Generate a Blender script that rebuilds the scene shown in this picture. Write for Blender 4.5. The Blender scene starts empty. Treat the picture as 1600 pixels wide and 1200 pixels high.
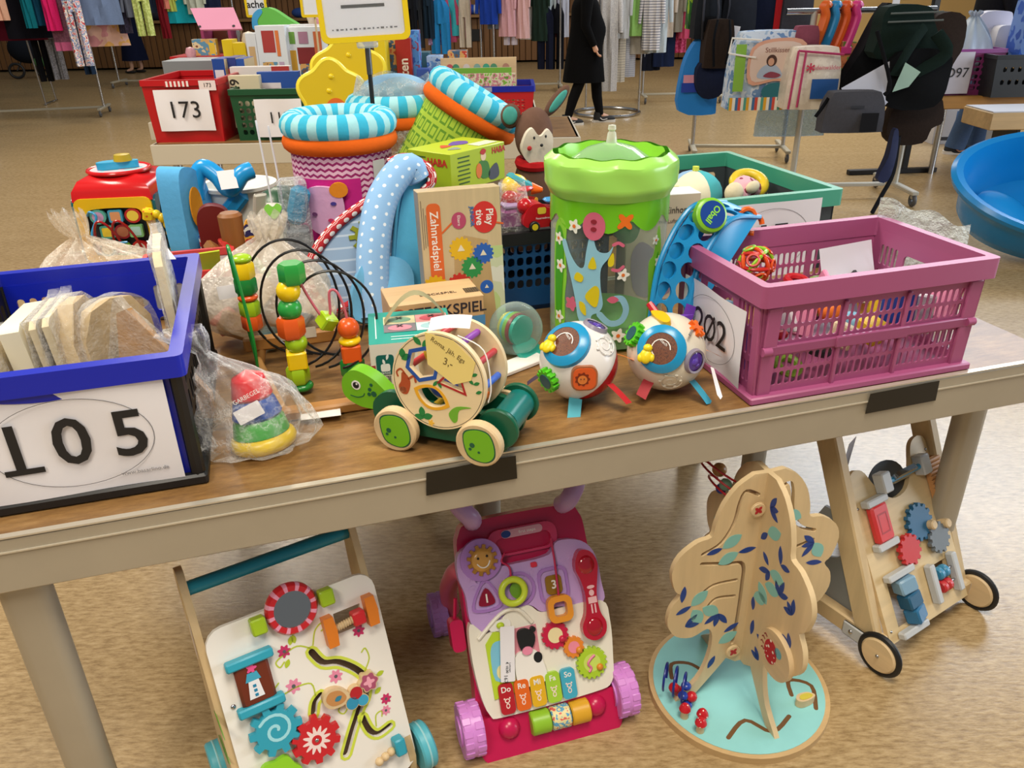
import bpy, bmesh, math, random
from mathutils import Vector, Matrix, Euler, noise, geometry
import numpy as np
R = math.radians
PI = math.pi
scene = bpy.context.scene
C = scene.collection
# ---------------------------------------------------------------- camera
FPX = 1250.0
CAMH = 1.5
_p, _r = R(26.4), R(1.08)
FW = Vector((0, math.cos(_p), -math.sin(_p)))
_r0 = Vector((1, 0, 0)); _u0 = _r0.cross(FW)
RT = _r0 * math.cos(_r) - _u0 * math.sin(_r)
UP = RT.cross(FW)
cam_data = bpy.data.cameras.new('camera')
cam = bpy.data.objects.new('camera', cam_data); C.objects.link(cam)
cam_data.sensor_width = 36; cam_data.lens = FPX * 36 / 1600; cam_data.clip_end = 200
cam.matrix_world = Matrix(((RT.x, UP.x, -FW.x, 0), (RT.y, UP.y, -FW.y, 0), (RT.z, UP.z, -FW.z, CAMH), (0, 0, 0, 1)))
scene.camera = cam
# ---------------------------------------------------------------- light
scene.view_settings.view_transform = 'Standard'; scene.view_settings.look = 'None'
scene.view_settings.gamma = 1; scene.view_settings.use_curve_mapping = False
scene.view_settings.exposure = -0.17
world = bpy.data.worlds.new('hall_light'); scene.world = world; world.use_nodes = True
world.node_tree.nodes['Background'].inputs[0].default_value = (0.86, 0.93, 1.0, 1)
world.node_tree.nodes['Background'].inputs[1].default_value = 0.22
def area(name, loc, target, sx, sy, power, color):
    d = bpy.data.lights.new(name, 'AREA'); d.shape = 'RECTANGLE'; d.size = sx; d.size_y = sy
    d.energy = power; d.color = color
    o = bpy.data.objects.new(name, d); C.objects.link(o); o.location = loc
    o.rotation_euler = (Vector(target) - Vector(loc)).to_track_quat('-Z', 'Y').to_euler()
    return o
WARM = (1.0, 0.90, 0.75); COOL = (0.82, 0.90, 1.0)
for lx, ly in ((-3.2, 2.6), (0.6, 0.2), (-1.6, -2.2), (-3.2, 8.5), (2.5, 8.5), (-3, 14.5), (4, 14.0)):  # the one behind the camera is an added fill for front faces
    area('ceiling_and_fill_lamp', (lx, ly, 4.6), (lx, ly, 0), 1.5, 1.5, (230 if lx < -3 else 170) if ly < 5 else (190 if ly < 9 and lx < 0 else 100), WARM)
area('window_high', (6.5, 10.5, 6.0), (1.6, 2.2, 0), 5.0, 2.6, 560, COOL)
area('window_daylight', (9.5, 2.5, 2.4), (0.5, 2.0, 0.4), 6.0, 2.6, 520, COOL)
# ---------------------------------------------------------------- placement helpers
ZT = 0.76
TA = R(16.3)
TU = Vector((math.cos(TA), math.sin(TA), 0)); TV = Vector((-math.sin(TA), math.cos(TA), 0)); TF = Vector((-0.784, 0.993, 0))
def W(u, v, z=ZT):
    p = TF + TU * u + TV * v; return Vector((p.x, p.y, z))
def ray(px, py): return FW + RT * ((px - 800) / FPX) - UP * ((py - 600) / FPX)
def on(px, py, z=0.0):
    d = ray(px, py); t = (z - CAMH) / d.z; return Vector((d.x * t, d.y * t, z))
def at(px, py, Y):
    d = ray(px, py); t = Y / d.y; return Vector((d.x * t, Y, CAMH + d.z * t))
# ---------------------------------------------------------------- materials
def lin(h):
    h = h.lstrip('#'); o = []
    for i in (0, 2, 4):
        c = int(h[i:i + 2], 16) / 255
        o.append(c / 12.92 if c <= 0.04045 else ((c + 0.055) / 1.055) ** 2.4)
    return (o[0], o[1], o[2], 1)
_mats = {}
class NT:
    def __init__(s, name):
        s.m = bpy.data.materials.new(name); s.m.use_nodes = True; s.t = s.m.node_tree
        s.b = s.t.nodes['Principled BSDF']; s.out = s.t.nodes['Material Output']
    def n(s, typ, **kw):
        x = s.t.nodes.new('ShaderNode' + typ)
        for k, v in kw.items():
            if k.startswith('i_'):
                key = k[2:]
                x.inputs[int(key) if key.isdigit() else key].default_value = v
            else: setattr(x, k, v)
        return x
    def l(s, a, ao, b, bi): s.t.links.new(a.outputs[ao], b.inputs[bi])
    def math(s, op, a, b=None, c=None):
        x = s.n('Math', operation=op)
        for i, v in enumerate((a, b, c)):
            if v is None: continue
            if isinstance(v, tuple): s.l(v[0], v[1], x, i)
            else: x.inputs[i].default_value = v
        return (x, 0)
    def mix(s, fac, a, b):
        x = s.n('MixRGB')
        for i, v in enumerate((fac, a, b)):
            if isinstance(v, tuple) and len(v) == 2: s.l(v[0], v[1], x, i)
            elif isinstance(v, tuple): x.inputs[i].default_value = v
            else: x.inputs[i].default_value = v
        return (x, 0)
    def coord(s, scale=(1, 1, 1), kind='Object', rot=(0, 0, 0)):
        c = s.n('TexCoord'); m = s.n('Mapping'); m.inputs['Scale'].default_value = scale; m.inputs['Rotation'].default_value = rot
        s.l(c, kind, m, 0); return (m, 0)
    def noise(s, vec, scale, detail=3, rough=0.55):
        x = s.n('TexNoise'); x.inputs['Scale'].default_value = scale; x.inputs['Detail'].default_value = detail
        x.inputs['Roughness'].default_value = rough
        if vec: s.l(vec[0], vec[1], x, 'Vector')
        return x
    def ramp(s, src, stops):
        x = s.n('ValToRGB'); s.l(src[0], src[1], x, 0); e = x.color_ramp.elements
        while len(e) < len(stops): e.new(0.5)
        for el, (p, c) in zip(e, stops): el.position = p; el.color = c
        return (x, 0)
    def bump(s, src, strength, dist=0.01):
        x = s.n('Bump'); x.inputs['Strength'].default_value = strength; x.inputs['Distance'].default_value = dist
        s.l(src[0], src[1], x, 'Height'); s.l(x, 0, s.b, 'Normal')
    def base(s, src): s.l(src[0], src[1], s.b, 'Base Color')
def sc(c, k): return (min(1, c[0] * k), min(1, c[1] * k), min(1, c[2] * k), 1)
def plain(h, rough=0.45, metal=0.0, var=0.0, bump=0.0, scale=30, coat=0.0):
    key = ('p', h, rough, metal, var, bump, scale, coat)
    if key in _mats: return _mats[key]
    t = NT('paint_' + h.strip('#')); t.b.inputs['Base Color'].default_value = lin(h)
    t.b.inputs['Roughness'].default_value = rough; t.b.inputs['Metallic'].default_value = metal
    t.b.inputs['Coat Weight'].default_value = coat
    if rough >= .78: t.b.inputs['Specular IOR Level'].default_value = .12
    if var or bump:
        nz = t.noise(t.coord(), scale)
        if var: t.base(t.mix((nz, 0), sc(lin(h), 1 - var), sc(lin(h), 1 + var)))
        if bump: t.bump((nz, 0), bump, 0.004)
    _mats[key] = t.m; return t.m
def gloss(h): return plain(h, 0.22)
def paper(h='#e9e6ea'): return plain(h, 0.75, var=0.03, scale=14)
def cloth(h, var=0.12, scale=60): return plain(h, 0.92, var=var, bump=0.25, scale=scale)
def wood(h, dark=0.72, axis=0, rough=0.5, scale=1.0):
    key = ('w', h, dark, axis, rough, scale)
    if key in _mats: return _mats[key]
    t = NT('wood_' + h.strip('#')); s = [26 * scale] * 3; s[axis] = 2.2 * scale
    v = t.coord(tuple(s)); nz = t.noise(v, 1.0, 5, 0.6)
    t.base(t.ramp((nz, 0), [(0.3, sc(lin(h), dark)), (0.55, lin(h)), (0.75, sc(lin(h), 1.12))]))
    t.b.inputs['Roughness'].default_value = rough; t.bump((nz, 0), 0.08, 0.003)
    _mats[key] = t.m; return t.m
def clear(h='#ffffff', alpha=0.16, rough=0.08, crinkle=0.0, scale=18, name='clear_plastic'):
    key = ('c', h, alpha, rough, crinkle, scale)
    if key in _mats: return _mats[key]
    t = NT(name); tr = t.n('BsdfTransparent'); tr.inputs[0].default_value = sc(lin(h), 1.0)
    t.b.inputs['Base Color'].default_value = lin(h); t.b.inputs['Roughness'].default_value = rough
    mx = t.n('MixShader'); lw = t.n('LayerWeight'); lw.inputs[0].default_value = 0.35
    fac = t.math('MULTIPLY_ADD', (lw, 1), 0.55, alpha)
    if crinkle:
        nz = t.noise(t.coord((1, 1, 1)), scale, 5, 0.65)
        wv = t.math('ABSOLUTE', t.math('SUBTRACT', (nz, 0), 0.5))
        rid = t.math('POWER', t.math('SUBTRACT', 1.0, t.math('MULTIPLY', wv, 5.0)), 8.0)
        rid = t.math('MAXIMUM', rid, 0.0)
        fac = t.math('ADD', fac, t.math('MULTIPLY', rid, crinkle))
        t.bump((nz, 0), 0.9, 0.03)
    fac = t.math('MINIMUM', fac, 0.95)
    t.l(fac[0], 0, mx, 0); t.l(tr, 0, mx, 1); t.l(t.b, 0, mx, 2); t.l(mx, 0, t.out, 0)
    _mats[key] = t.m; return t.m
def dots(h, h2, scale, size, rough=0.9, rot=(0.6, 0.4, 0.3)):
    key = ('d', h, h2, scale, size)
    if key in _mats: return _mats[key]
    t = NT('dotted_' + h.strip('#')); vo = t.n('TexVoronoi'); vo.inputs['Scale'].default_value = scale
    vo.inputs['Randomness'].default_value = 0.35
    v = t.coord((1, 1, 1), rot=rot); t.l(v[0], 0, vo, 'Vector')
    f = t.math('LESS_THAN', (vo, 'Distance'), size)
    t.base(t.mix(f, lin(h), lin(h2))); t.b.inputs['Roughness'].default_value = rough
    _mats[key] = t.m; return t.m
def pvdots(h, h2, su, sv, size, stag=True, rough=0.85):
    key = ('pd', h, h2, su, sv, size)
    if key in _mats: return _mats[key]
    t = NT('spotted_' + h.strip('#')); a = t.n('Attribute', attribute_name='pv'); sp = t.n('SeparateXYZ'); t.l(a, 'Vector', sp, 0)
    vv = t.math('MULTIPLY', (sp, 1), sv); row = t.math('FLOOR', vv)
    uu = t.math('ADD', t.math('MULTIPLY', (sp, 0), su), t.math('MULTIPLY', row, 0.5 if stag else 0))
    fu = t.math('SUBTRACT', t.math('FRACT', uu), 0.5); fv = t.math('SUBTRACT', t.math('FRACT', vv), 0.5)
    d = t.math('SQRT', t.math('ADD', t.math('MULTIPLY', fu, fu), t.math('MULTIPLY', fv, fv)))
    t.base(t.mix(t.math('LESS_THAN', d, size), lin(h), lin(h2))); t.b.inputs['Roughness'].default_value = rough
    _mats[key] = t.m; return t.m
def zigzag(h, h2, su, sv, amp=0.35, width=0.5):
    key = ('z', h, h2, su, sv)
    if key in _mats: return _mats[key]
    t = NT('zigzag_' + h.strip('#')); a = t.n('Attribute', attribute_name='pv'); sp = t.n('SeparateXYZ'); t.l(a, 'Vector', sp, 0)
    tri = t.math('PINGPONG', t.math('MULTIPLY', (sp, 0), su), 1.0)
    vv = t.math('FRACT', t.math('ADD', t.math('MULTIPLY', (sp, 1), sv), t.math('MULTIPLY', tri, amp)))
    t.base(t.mix(t.math('LESS_THAN', vv, width), lin(h), lin(h2))); t.b.inputs['Roughness'].default_value = 0.9
    _mats[key] = t.m; return t.m
def rings(h, h2, su, sv):
    key = ('r', h, h2, su, sv)
    if key in _mats: return _mats[key]
    t = NT('ring_print_' + h.strip('#')); a = t.n('Attribute', attribute_name='pv'); sp = t.n('SeparateXYZ'); t.l(a, 'Vector', sp, 0)
    vv = t.math('MULTIPLY', (sp, 1), sv); row = t.math('FLOOR', vv)
    fu = t.math('ABSOLUTE', t.math('SUBTRACT', t.math('FRACT', t.math('ADD', t.math('MULTIPLY', (sp, 0), su), t.math('MULTIPLY', row, 0.5))), 0.5))
    fv = t.math('ABSOLUTE', t.math('SUBTRACT', t.math('FRACT', vv), 0.5))
    d = t.math('MAXIMUM', fu, fv)
    f = t.math('MULTIPLY', t.math('LESS_THAN', d, 0.38), t.math('GREATER_THAN', d, 0.24))
    t.base(t.mix(f, lin(h), lin(h2))); t.b.inputs['Roughness'].default_value = 0.9
    _mats[key] = t.m; return t.m
def print_noise(cols, scale=8, rough=0.5, detail=2, stretch=(1, 1, 1)):
    key = ('n', tuple(cols), scale, rough, stretch)
    if key in _mats: return _mats[key]
    t = NT('print_' + cols[0].strip('#')); nz = t.noise(t.coord(stretch), scale, detail, 0.5)
    k = len(cols); st = [(0.3 + 0.4 * i / max(1, k - 1), lin(c)) for i, c in enumerate(cols)]
    r = t.ramp((nz, 0), st); r[0].color_ramp.interpolation = 'CONSTANT'
    t.base(r); t.b.inputs['Roughness'].default_value = rough
    _mats[key] = t.m; return t.m
def stripes(cols, period, axis=0, rough=0.85):
    key = ('s', tuple(cols), period, axis)
    if key in _mats: return _mats[key]
    t = NT('striped_' + cols[0].strip('#')); c = t.n('TexCoord'); sp = t.n('SeparateXYZ'); t.l(c, 'Object', sp, 0)
    f = t.math('FRACT', t.math('DIVIDE', (sp, axis), period))
    k = len(cols); r = t.ramp(f, [(i / k, lin(x)) for i, x in enumerate(cols)]); r[0].color_ramp.interpolation = 'CONSTANT'
    t.base(r); t.b.inputs['Roughness'].default_value = rough
    _mats[key] = t.m; return t.m
METAL = plain('#b9b9bb', 0.25, 1.0); DKMETAL = plain('#3a3a3c', 0.4, 0.6); BLACK = plain('#151517', 0.5); WHITE = plain('#ece9e4', 0.45)
# ---------------------------------------------------------------- shapes
def rr(w, h, r, cx=0, cy=0, n=4):
    o = []; r = min(r, w / 2 - 1e-5, h / 2 - 1e-5)
    for sx, sy, a0 in ((1, 1, 0), (-1, 1, 90), (-1, -1, 180), (1, -1, 270)):
        for i in range(n + 1):
            a = R(a0 + 90 * i / n); o.append((cx + sx * (w / 2 - r) + r * math.cos(a), cy + sy * (h / 2 - r) + r * math.sin(a)))
    return o
def rect(x0, y0, x1, y1): return [(x0, y0), (x1, y0), (x1, y1), (x0, y1)]
def ell(rx, ry=None, cx=0, cy=0, n=24, a0=0.0):
    ry = ry or rx; return [(cx + rx * math.cos(a0 + 2 * PI * i / n), cy + ry * math.sin(a0 + 2 * PI * i / n)) for i in range(n)]
def gear(r0, r1, k, cx=0, cy=0, a0=0.0):
    o = []
    for i in range(k):
        for da, rad in ((0, r0), (.22, r0), (.32, r1), (.72, r1), (.84, r0)):
            a = a0 + 2 * PI * (i + da) / k; o.append((cx + rad * math.cos(a), cy + rad * math.sin(a)))
    return o
def petal(r, k, depth=0.25, cx=0, cy=0, n=60, a0=0):
    return [(cx + r * (1 + depth * math.cos(k * t)) * math.cos(t + a0), cy + r * (1 + depth * math.cos(k * t)) * math.sin(t + a0)) for t in [2 * PI * i / n for i in range(n)]]
def cr(pts, n=5, closed=True):
    o = []; k = len(pts); rng = range(k if closed else k - 1); D = len(pts[0])
    g = (lambda i: pts[i % k]) if closed else (lambda i: pts[max(0, min(k - 1, i))])
    for i in rng:
        p0, p1, p2, p3 = g(i - 1), g(i), g(i + 1), g(i + 2)
        for j in range(n):
            t = j / n
            o.append(tuple(0.5 * (2 * p1[d] + (p2[d] - p0[d]) * t + (2 * p0[d] - 5 * p1[d] + 4 * p2[d] - p3[d]) * t * t + (3 * p1[d] - p0[d] - 3 * p2[d] + p3[d]) * t ** 3) for d in range(D)))
    if not closed: o.append(tuple(pts[-1]))
    return o
def band(pts, w):
    """closed outline of a stroke of width w along 2-D pts, round ends"""
    L, Rr = [], []; k = len(pts)
    for i in range(k):
        a = pts[max(0, i - 1)]; b = pts[min(k - 1, i + 1)]; dx, dy = b[0] - a[0], b[1] - a[1]; q = math.hypot(dx, dy) or 1
        nx, ny = -dy / q * w / 2, dx / q * w / 2
        L.append((pts[i][0] + nx, pts[i][1] + ny)); Rr.append((pts[i][0] - nx, pts[i][1] - ny))
    def cap(p, q0):
        a = math.atan2(q0[1] - p[1], q0[0] - p[0]); return [(p[0] + w / 2 * math.cos(a - s), p[1] + w / 2 * math.sin(a - s)) for s in (PI / 4, PI / 2, 3 * PI / 4)]
    return L + cap(pts[-1], L[-1]) + Rr[::-1] + cap(pts[0], Rr[0])
def leaf(l, w, cx, cy, a, n=8):
    o = []
    for i in range(n + 1): t = i / n; o.append((l * t, w / 2 * math.sin(PI * t) ** .8))
    for i in range(n - 1, 0, -1): t = i / n; o.append((l * t, -w / 2 * math.sin(PI * t) ** .8))
    c, s = math.cos(a), math.sin(a); return [(cx + x * c - y * s, cy + x * s + y * c) for x, y in o]
def tr2(pts, dx=0, dy=0, a=0, k=1.0):
    c, s = math.cos(a) * k, math.sin(a) * k; return [(dx + x * c - y * s, dy + x * s + y * c) for x, y in pts]
def _inside(P, loops):
    c = np.zeros(len(P), bool)
    for lp in loops:
        a = np.array(lp); b = np.roll(a, -1, 0)
        for (x0, y0), (x1, y1) in zip(a, b):
            if y0 == y1: continue
            m = ((P[:, 1] < y0) != (P[:, 1] < y1)); xi = x0 + (P[:, 1] - y0) * (x1 - x0) / (y1 - y0)
            c ^= m & (P[:, 0] < xi)
    return c
def fill(outline, holes=(), step=None):
    loops = [list(outline)] + [list(h) for h in holes]; vs = []; es = []
    for lp in loops:
        b = len(vs); vs += [Vector(p) for p in lp]; es += [(b + i, b + (i + 1) % len(lp)) for i in range(len(lp))]
    if step:
        a = np.array(outline); x0, y0 = a.min(0); x1, y1 = a.max(0)
        g = [(x0 + step * (i + .5), y0 + step * (j + .5)) for i in range(int((x1 - x0) / step) + 1) for j in range(int((y1 - y0) / step) + 1)]
        if g:
            ins = _inside(np.array(g), loops); vs += [Vector(q) for q, k in zip(g, ins) if k]
    r = geometry.delaunay_2d_cdt(vs, es, [], 0, 1e-7)
    V = [(v.x, v.y) for v in r[0]]; F = r[2]
    cen = np.array([[sum(V[i][0] for i in f) / len(f), sum(V[i][1] for i in f) / len(f)] for f in F])
    ins = _inside(cen, loops)
    out = []
    for f, k in zip(F, ins):
        if k:
            a, b, c2 = (V[i] for i in f[:3])
            out.append(tuple(f) if (b[0] - a[0]) * (c2[1] - a[1]) - (b[1] - a[1]) * (c2[0] - a[0]) > 0 else tuple(reversed(f)))
    return V, out
def FR(o, x, y, z=None):
    """frame matrix: origin o, x axis, y axis (approx)"""
    x = Vector(x).normalized(); y = Vector(y); z = x.cross(y).normalized(); y = z.cross(x); o = Vector(o)
    return Matrix(((x.x, y.x, z.x, o.x), (x.y, y.y, z.y, o.y), (x.z, y.z, z.z, o.z), (0, 0, 0, 1)))
def T3(x=0, y=0, z=0, rx=0, ry=0, rz=0): return Matrix.Translation((x, y, z)) @ Euler((rx, ry, rz)).to_matrix().to_4x4()
class M:
    def __init__(s, T=None): s.v = []; s.f = []; s.mi = []; s.uv = []; s.T = T or Matrix()
    def add(s, vs, fs, mi=0, uv=None, T=None):
        b = len(s.v); TT = s.T @ T if T is not None else s.T
        s.v += [TT @ Vector(p) for p in vs]; s.f += [tuple(i + b for i in f) for f in fs]
        s.mi += ([mi] * len(fs) if isinstance(mi, int) else list(mi)); s.uv += (list(uv) if uv else [(0, 0)] * len(vs)); return s
    def box(s, c, d, bev=0.0, mi=0, T=None):
        x, y, z = d[0] / 2, d[1] / 2, d[2] / 2; b = min(bev, x * .9, y * .9, z * .9)
        if b <= 0:
            vs = [(c[0] + sx * x, c[1] + sy * y, c[2] + sz * z) for sz in (-1, 1) for sx, sy in ((-1, -1), (1, -1), (1, 1), (-1, 1))]
            fs = [(3, 2, 1, 0), (4, 5, 6, 7), (0, 1, 5, 4), (1, 2, 6, 5), (2, 3, 7, 6), (3, 0, 4, 7)]; return s.add(vs, fs, mi, T=T)
        L = [(-z, b), (-z + b, 0), (z - b, 0), (z, b)]; vs = []
        for zz, k in L:
            X, Y = x - k, y - k; q = b if k == 0 else b * .5
            vs += [(c[0] + px, c[1] + py, c[2] + zz) for px, py in ((-X + q, -Y), (X - q, -Y), (X, -Y + q), (X, Y - q), (X - q, Y), (-X + q, Y), (-X, Y - q), (-X, -Y + q))]
        fs = [tuple(range(7, -1, -1)), tuple(range(24, 32))]
        for k in range(3): fs += [(8 * k + i, 8 * k + (i + 1) % 8, 8 * k + 8 + (i + 1) % 8, 8 * k + 8 + i) for i in range(8)]
        return s.add(vs, fs, mi, T=T)
    def tube(s, pts, r, n=8, closed=False, mi=0, caps=True, T=None, sy=1.0):
        pts = [Vector(p) for p in pts]; k = len(pts); rad = r if isinstance(r, (list, tuple)) else [r] * k
        tg = []
        for i in range(k):
            a = pts[(i - 1) % k] if closed else pts[max(0, i - 1)]; b = pts[(i + 1) % k] if closed else pts[min(k - 1, i + 1)]
            d = b - a; tg.append(d.normalized() if d.length > 1e-9 else Vector((0, 0, 1)))
        nrm = tg[0].orthogonal().normalized(); N = [nrm]
        if abs(tg[0].z) < .9: nrm = (Vector((0, 0, 1)) - tg[0] * tg[0].z).normalized(); N = [nrm]
        for i in range(1, k):
            q = tg[i - 1].rotation_difference(tg[i]); nrm = (q @ nrm); nrm = (nrm - tg[i] * nrm.dot(tg[i])).normalized(); N.append(nrm)
        vs = []; uv = []; ln = 0
        for i in range(k):
            B = tg[i].cross(N[i])
            if i: ln += (pts[i] - pts[i - 1]).length
            for j in range(n):
                a = 2 * PI * j / n; vs.append(pts[i] + N[i] * (rad[i] * math.cos(a)) + B * (rad[i] * sy * math.sin(a))); uv.append((ln, j / n))
        fs = []; m = k if closed else k - 1
        for i in range(m):
            for j in range(n): fs.append((i * n + j, i * n + (j + 1) % n, ((i + 1) % k) * n + (j + 1) % n, ((i + 1) % k) * n + j))
        if caps and not closed: fs += [tuple(range(n - 1, -1, -1)), tuple((k - 1) * n + j for j in range(n))]
        return s.add(vs, fs, mi, uv, T=T)
    def cyl(s, a, b, r0, r1=None, n=16, mi=0, bev=0.0, T=None):
        r1 = r0 if r1 is None else r1; a = Vector(a); b = Vector(b)
        if bev:
            d = (b - a).normalized() * bev; return s.tube([a, a + d, b - d, b], [r0 - bev, r0, r1, r1 - bev], n, mi=mi, T=T)
        return s.tube([a, b], [r0, r1], n, mi=mi, T=T)
    def lathe(s, prof, n=24, mi=0, T=None, a0=0, a1=2 * PI, miseg=None):
        full = abs(a1 - a0 - 2 * PI) < 1e-6; k = len(prof); cols = n if full else n + 1; vs = []; uv = []
        for j in range(cols):
            a = a0 + (a1 - a0) * j / n
            for i, (r, z) in enumerate(prof): vs.append((r * math.cos(a), r * math.sin(a), z)); uv.append((j / n, i / (k - 1)))
        fs = []; ms = []
        for j in range(n):
            j2 = (j + 1) % cols
            for i in range(k - 1):
                if prof[i][0] < 1e-6: f = (j * k + i, j2 * k + i + 1, j * k + i + 1)
                elif prof[i + 1][0] < 1e-6: f = (j * k + i, j2 * k + i, j * k + i + 1)
                else: f = (j * k + i, j2 * k + i, j2 * k + i + 1, j * k + i + 1)
                fs.append(f); ms.append(miseg(j, i) if miseg else mi)
        return s.add(vs, fs, ms, uv, T=T)
    def sph(s, c, r, n=16, m=10, mi=0, T=None):
        r = r if isinstance(r, (tuple, list)) else (r, r, r); pr = [(math.sin(PI * i / m), -math.cos(PI * i / m)) for i in range(m + 1)]
        pr[0] = (0, -1); pr[-1] = (0, 1)
        X = Matrix.Translation(c) @ Matrix.Diagonal((r[0], r[1], r[2], 1)); return s.lathe(pr, n, mi, T=(T @ X if T is not None else X))
    def tor(s, RR, r, T=None, n=28, m=10, mi=0, miseg=None, rz=None):
        vs = []; fs = []; ms = []; uv = []; rz = rz or r
        for i in range(n):
            a = 2 * PI * i / n
            for j in range(m):
                b = 2 * PI * j / m; q = RR + r * math.cos(b); vs.append((q * math.cos(a), q * math.sin(a), rz * math.sin(b))); uv.append((i / n, j / m))
        for i in range(n):
            for j in range(m): fs.append((i * m + j, ((i + 1) % n) * m + j, ((i + 1) % n) * m + (j + 1) % m, i * m + (j + 1) % m)); ms.append(miseg(i) if miseg else mi)
        return s.add(vs, fs, ms, uv, T=T)
    def plate(s, outline, z0=0.0, z1=0.002, holes=(), step=None, mi=0, side=None, T=None, fn=None):
        V, F = fill(outline, holes, step); n = len(V); g = fn or (lambda x, y, z: (x, y, z))
        vs = [g(x, y, z1) for x, y in V] + [g(x, y, z0) for x, y in V]; uv = [(x, y) for x, y in V] * 2
        fs = [tuple(f) for f in F] + [tuple(n + i for i in reversed(f)) for f in F]; ms = [mi] * len(fs)
        cnt = {}
        for f in F:
            for i in range(len(f)):
                a, b = f[i], f[(i + 1) % len(f)]; cnt[(a, b)] = 1
        sd = mi if side is None else side
        for (a, b) in cnt:
            if (b, a) not in cnt: fs.append((b, a, n + a, n + b)); ms.append(sd)
        return s.add(vs, fs, ms, uv, T=T)
    def grid(s, fn, nu, nv, cu=False, cv=False, mi=0, T=None, mf=None):
        U = nu if cu else nu + 1; Vn = nv if cv else nv + 1
        vs = [fn(i / nu, j / nv) for i in range(U) for j in range(Vn)]; uv = [(i / nu, j / nv) for i in range(U) for j in range(Vn)]
        fs = []; ms = []
        for i in range(nu):
            for j in range(nv):
                fs.append((i * Vn + j, ((i + 1) % U) * Vn + j, ((i + 1) % U) * Vn + (j + 1) % Vn, i * Vn + (j + 1) % Vn)); ms.append(mf(i, j) if mf else mi)
        return s.add(vs, fs, ms, uv, T=T)
    def mesh(s, name, mats, sharp=40):
        me = bpy.data.meshes.new(name); me.from_pydata([tuple(v) for v in s.v], [], s.f)
        mats = mats if isinstance(mats, (list, tuple)) else [mats]
        for m in mats: me.materials.append(m)
        me.polygons.foreach_set('material_index', s.mi); me.polygons.foreach_set('use_smooth', [True] * len(s.f))
        if any(u != (0, 0) for u in s.uv):
            at_ = me.attributes.new('pv', 'FLOAT_VECTOR', 'POINT'); at_.data.foreach_set('vector', [c for u in s.uv for c in (u[0], u[1], 0.0)])
        me.update(); me.set_sharp_from_angle(angle=R(sharp)); return me
    def build(s, name, mats, par=None, sharp=40, label=None):
        o = bpy.data.objects.new(name, s.mesh(name, mats, sharp)); C.objects.link(o); o.parent = par
        if label: o['label'] = label
        return o
def thing(name, label, cat, loc=(0, 0, 0), rz=0.0, group=None, rot=None):
    o = bpy.data.objects.new(name, None); C.objects.link(o); o.empty_display_size = 0.05
    o.location = loc; o.rotation_euler = rot if rot else (0, 0, rz); o['label'] = label; o['category'] = cat
    if group: o['group'] = group
    return o
def tag(o, label, cat, group=None):
    o['label'] = label; o['category'] = cat
    if group: o['group'] = group
    return o
def struct(o): o['kind'] = 'structure'; return o
def inst(src, par, name=None, mat=None):
    o = bpy.data.objects.new(name or src.name.split('.')[0], src.data); C.objects.link(o); o.parent = par
    if mat is not None: o.matrix_local = mat
    return o
def copy_tree(src, par=None):
    o = src.copy(); C.objects.link(o); o.parent = par
    for ch in [x for x in bpy.data.objects if x.parent == src]: copy_tree(ch, o)
    return o
_txt = {}
def txt(s, size, mat, par, T, ext=0.0002, align='CENTER', name='lettering', bold=0.0, sx=1.0):
    cu = bpy.data.curves.new('t', 'FONT'); cu.body = s; cu.size = size; cu.align_x = align; cu.align_y = 'CENTER'; cu.extrude = ext; cu.resolution_u = 3; cu.offset = bold * size
    ob = bpy.data.objects.new('t', cu); C.objects.link(ob)
    me = bpy.data.meshes.new_from_object(ob); C.objects.unlink(ob); bpy.data.objects.remove(ob); bpy.data.curves.remove(cu)
    me.transform(T @ Matrix.Diagonal((sx, 1, 1, 1))); me.materials.clear(); me.materials.append(mat); me.name = name
    o = bpy.data.objects.new(name, me); C.objects.link(o); o.parent = par; return o
# ================================================================ setting
def floor_mat():
    t = NT('linoleum'); v = t.coord((0.55, 2.6, 1)); n1 = t.noise(v, 3.0, 8, 0.68); v2 = t.coord((7, 26, 1)); n2 = t.noise(v2, 4.0, 6, 0.7)
    a = t.ramp((n1, 0), [(0.25, lin('#9a7f56')), (0.5, lin('#ac9066')), (0.75, lin('#bda37a'))])
    b = t.ramp((n2, 0), [(0.35, lin('#745b38')), (0.55, lin('#b39a70')), (0.72, lin('#ccb68f'))])
    t.base(t.mix(0.6, a, b)); t.b.inputs['Roughness'].default_value = 0.26; t.bump((n2, 0), 0.12, 0.004)
    return t.m
f = M().box((0, 8, -0.05), (34, 26, 0.1)).build('floor', floor_mat()); struct(f)
WOODW = wood('#7d5630', 0.6, 2, 0.45, 0.35); DARKW = plain('#1c1b1f', 0.7, var=0.3, scale=1.5)
bw = M().box((-3, 19.75, 2.2), (34, 0.2, 4.4)).build('wall_back', DARKW); struct(bw)
pl = None
mb = M().box((0, 0, 0), (0.118, 0.03, 0.92), 0.006)
pl = mb.mesh('plank', WOODW)
def planks(par, x0, x1, y, z, h):
    k = int((x1 - x0) / 0.13)
    for i in range(k):
        o = bpy.data.objects.new('plank', pl); C.objects.link(o); o.parent = par; o.location = (x0 + 0.13 * i, y + 0.004 * ((i * 7) % 3), z); o.scale = (1, 1, h / 0.92)
bench = M().box((-3.0, 19.3, 0.47), (20, 0.5, 0.86)).build('trim_1', plain('#2a1d12', 0.7)); struct(bench)
planks(bench, -12.5, 4.6, 19.03, 0.47, 0.86)
struct(M().box((-3.0, 19.2, 0.95), (20, 0.75, 0.06), 0.01).build('trim_2', wood('#8d6a42', 0.7, 0, 0.4, 0.3)))
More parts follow.
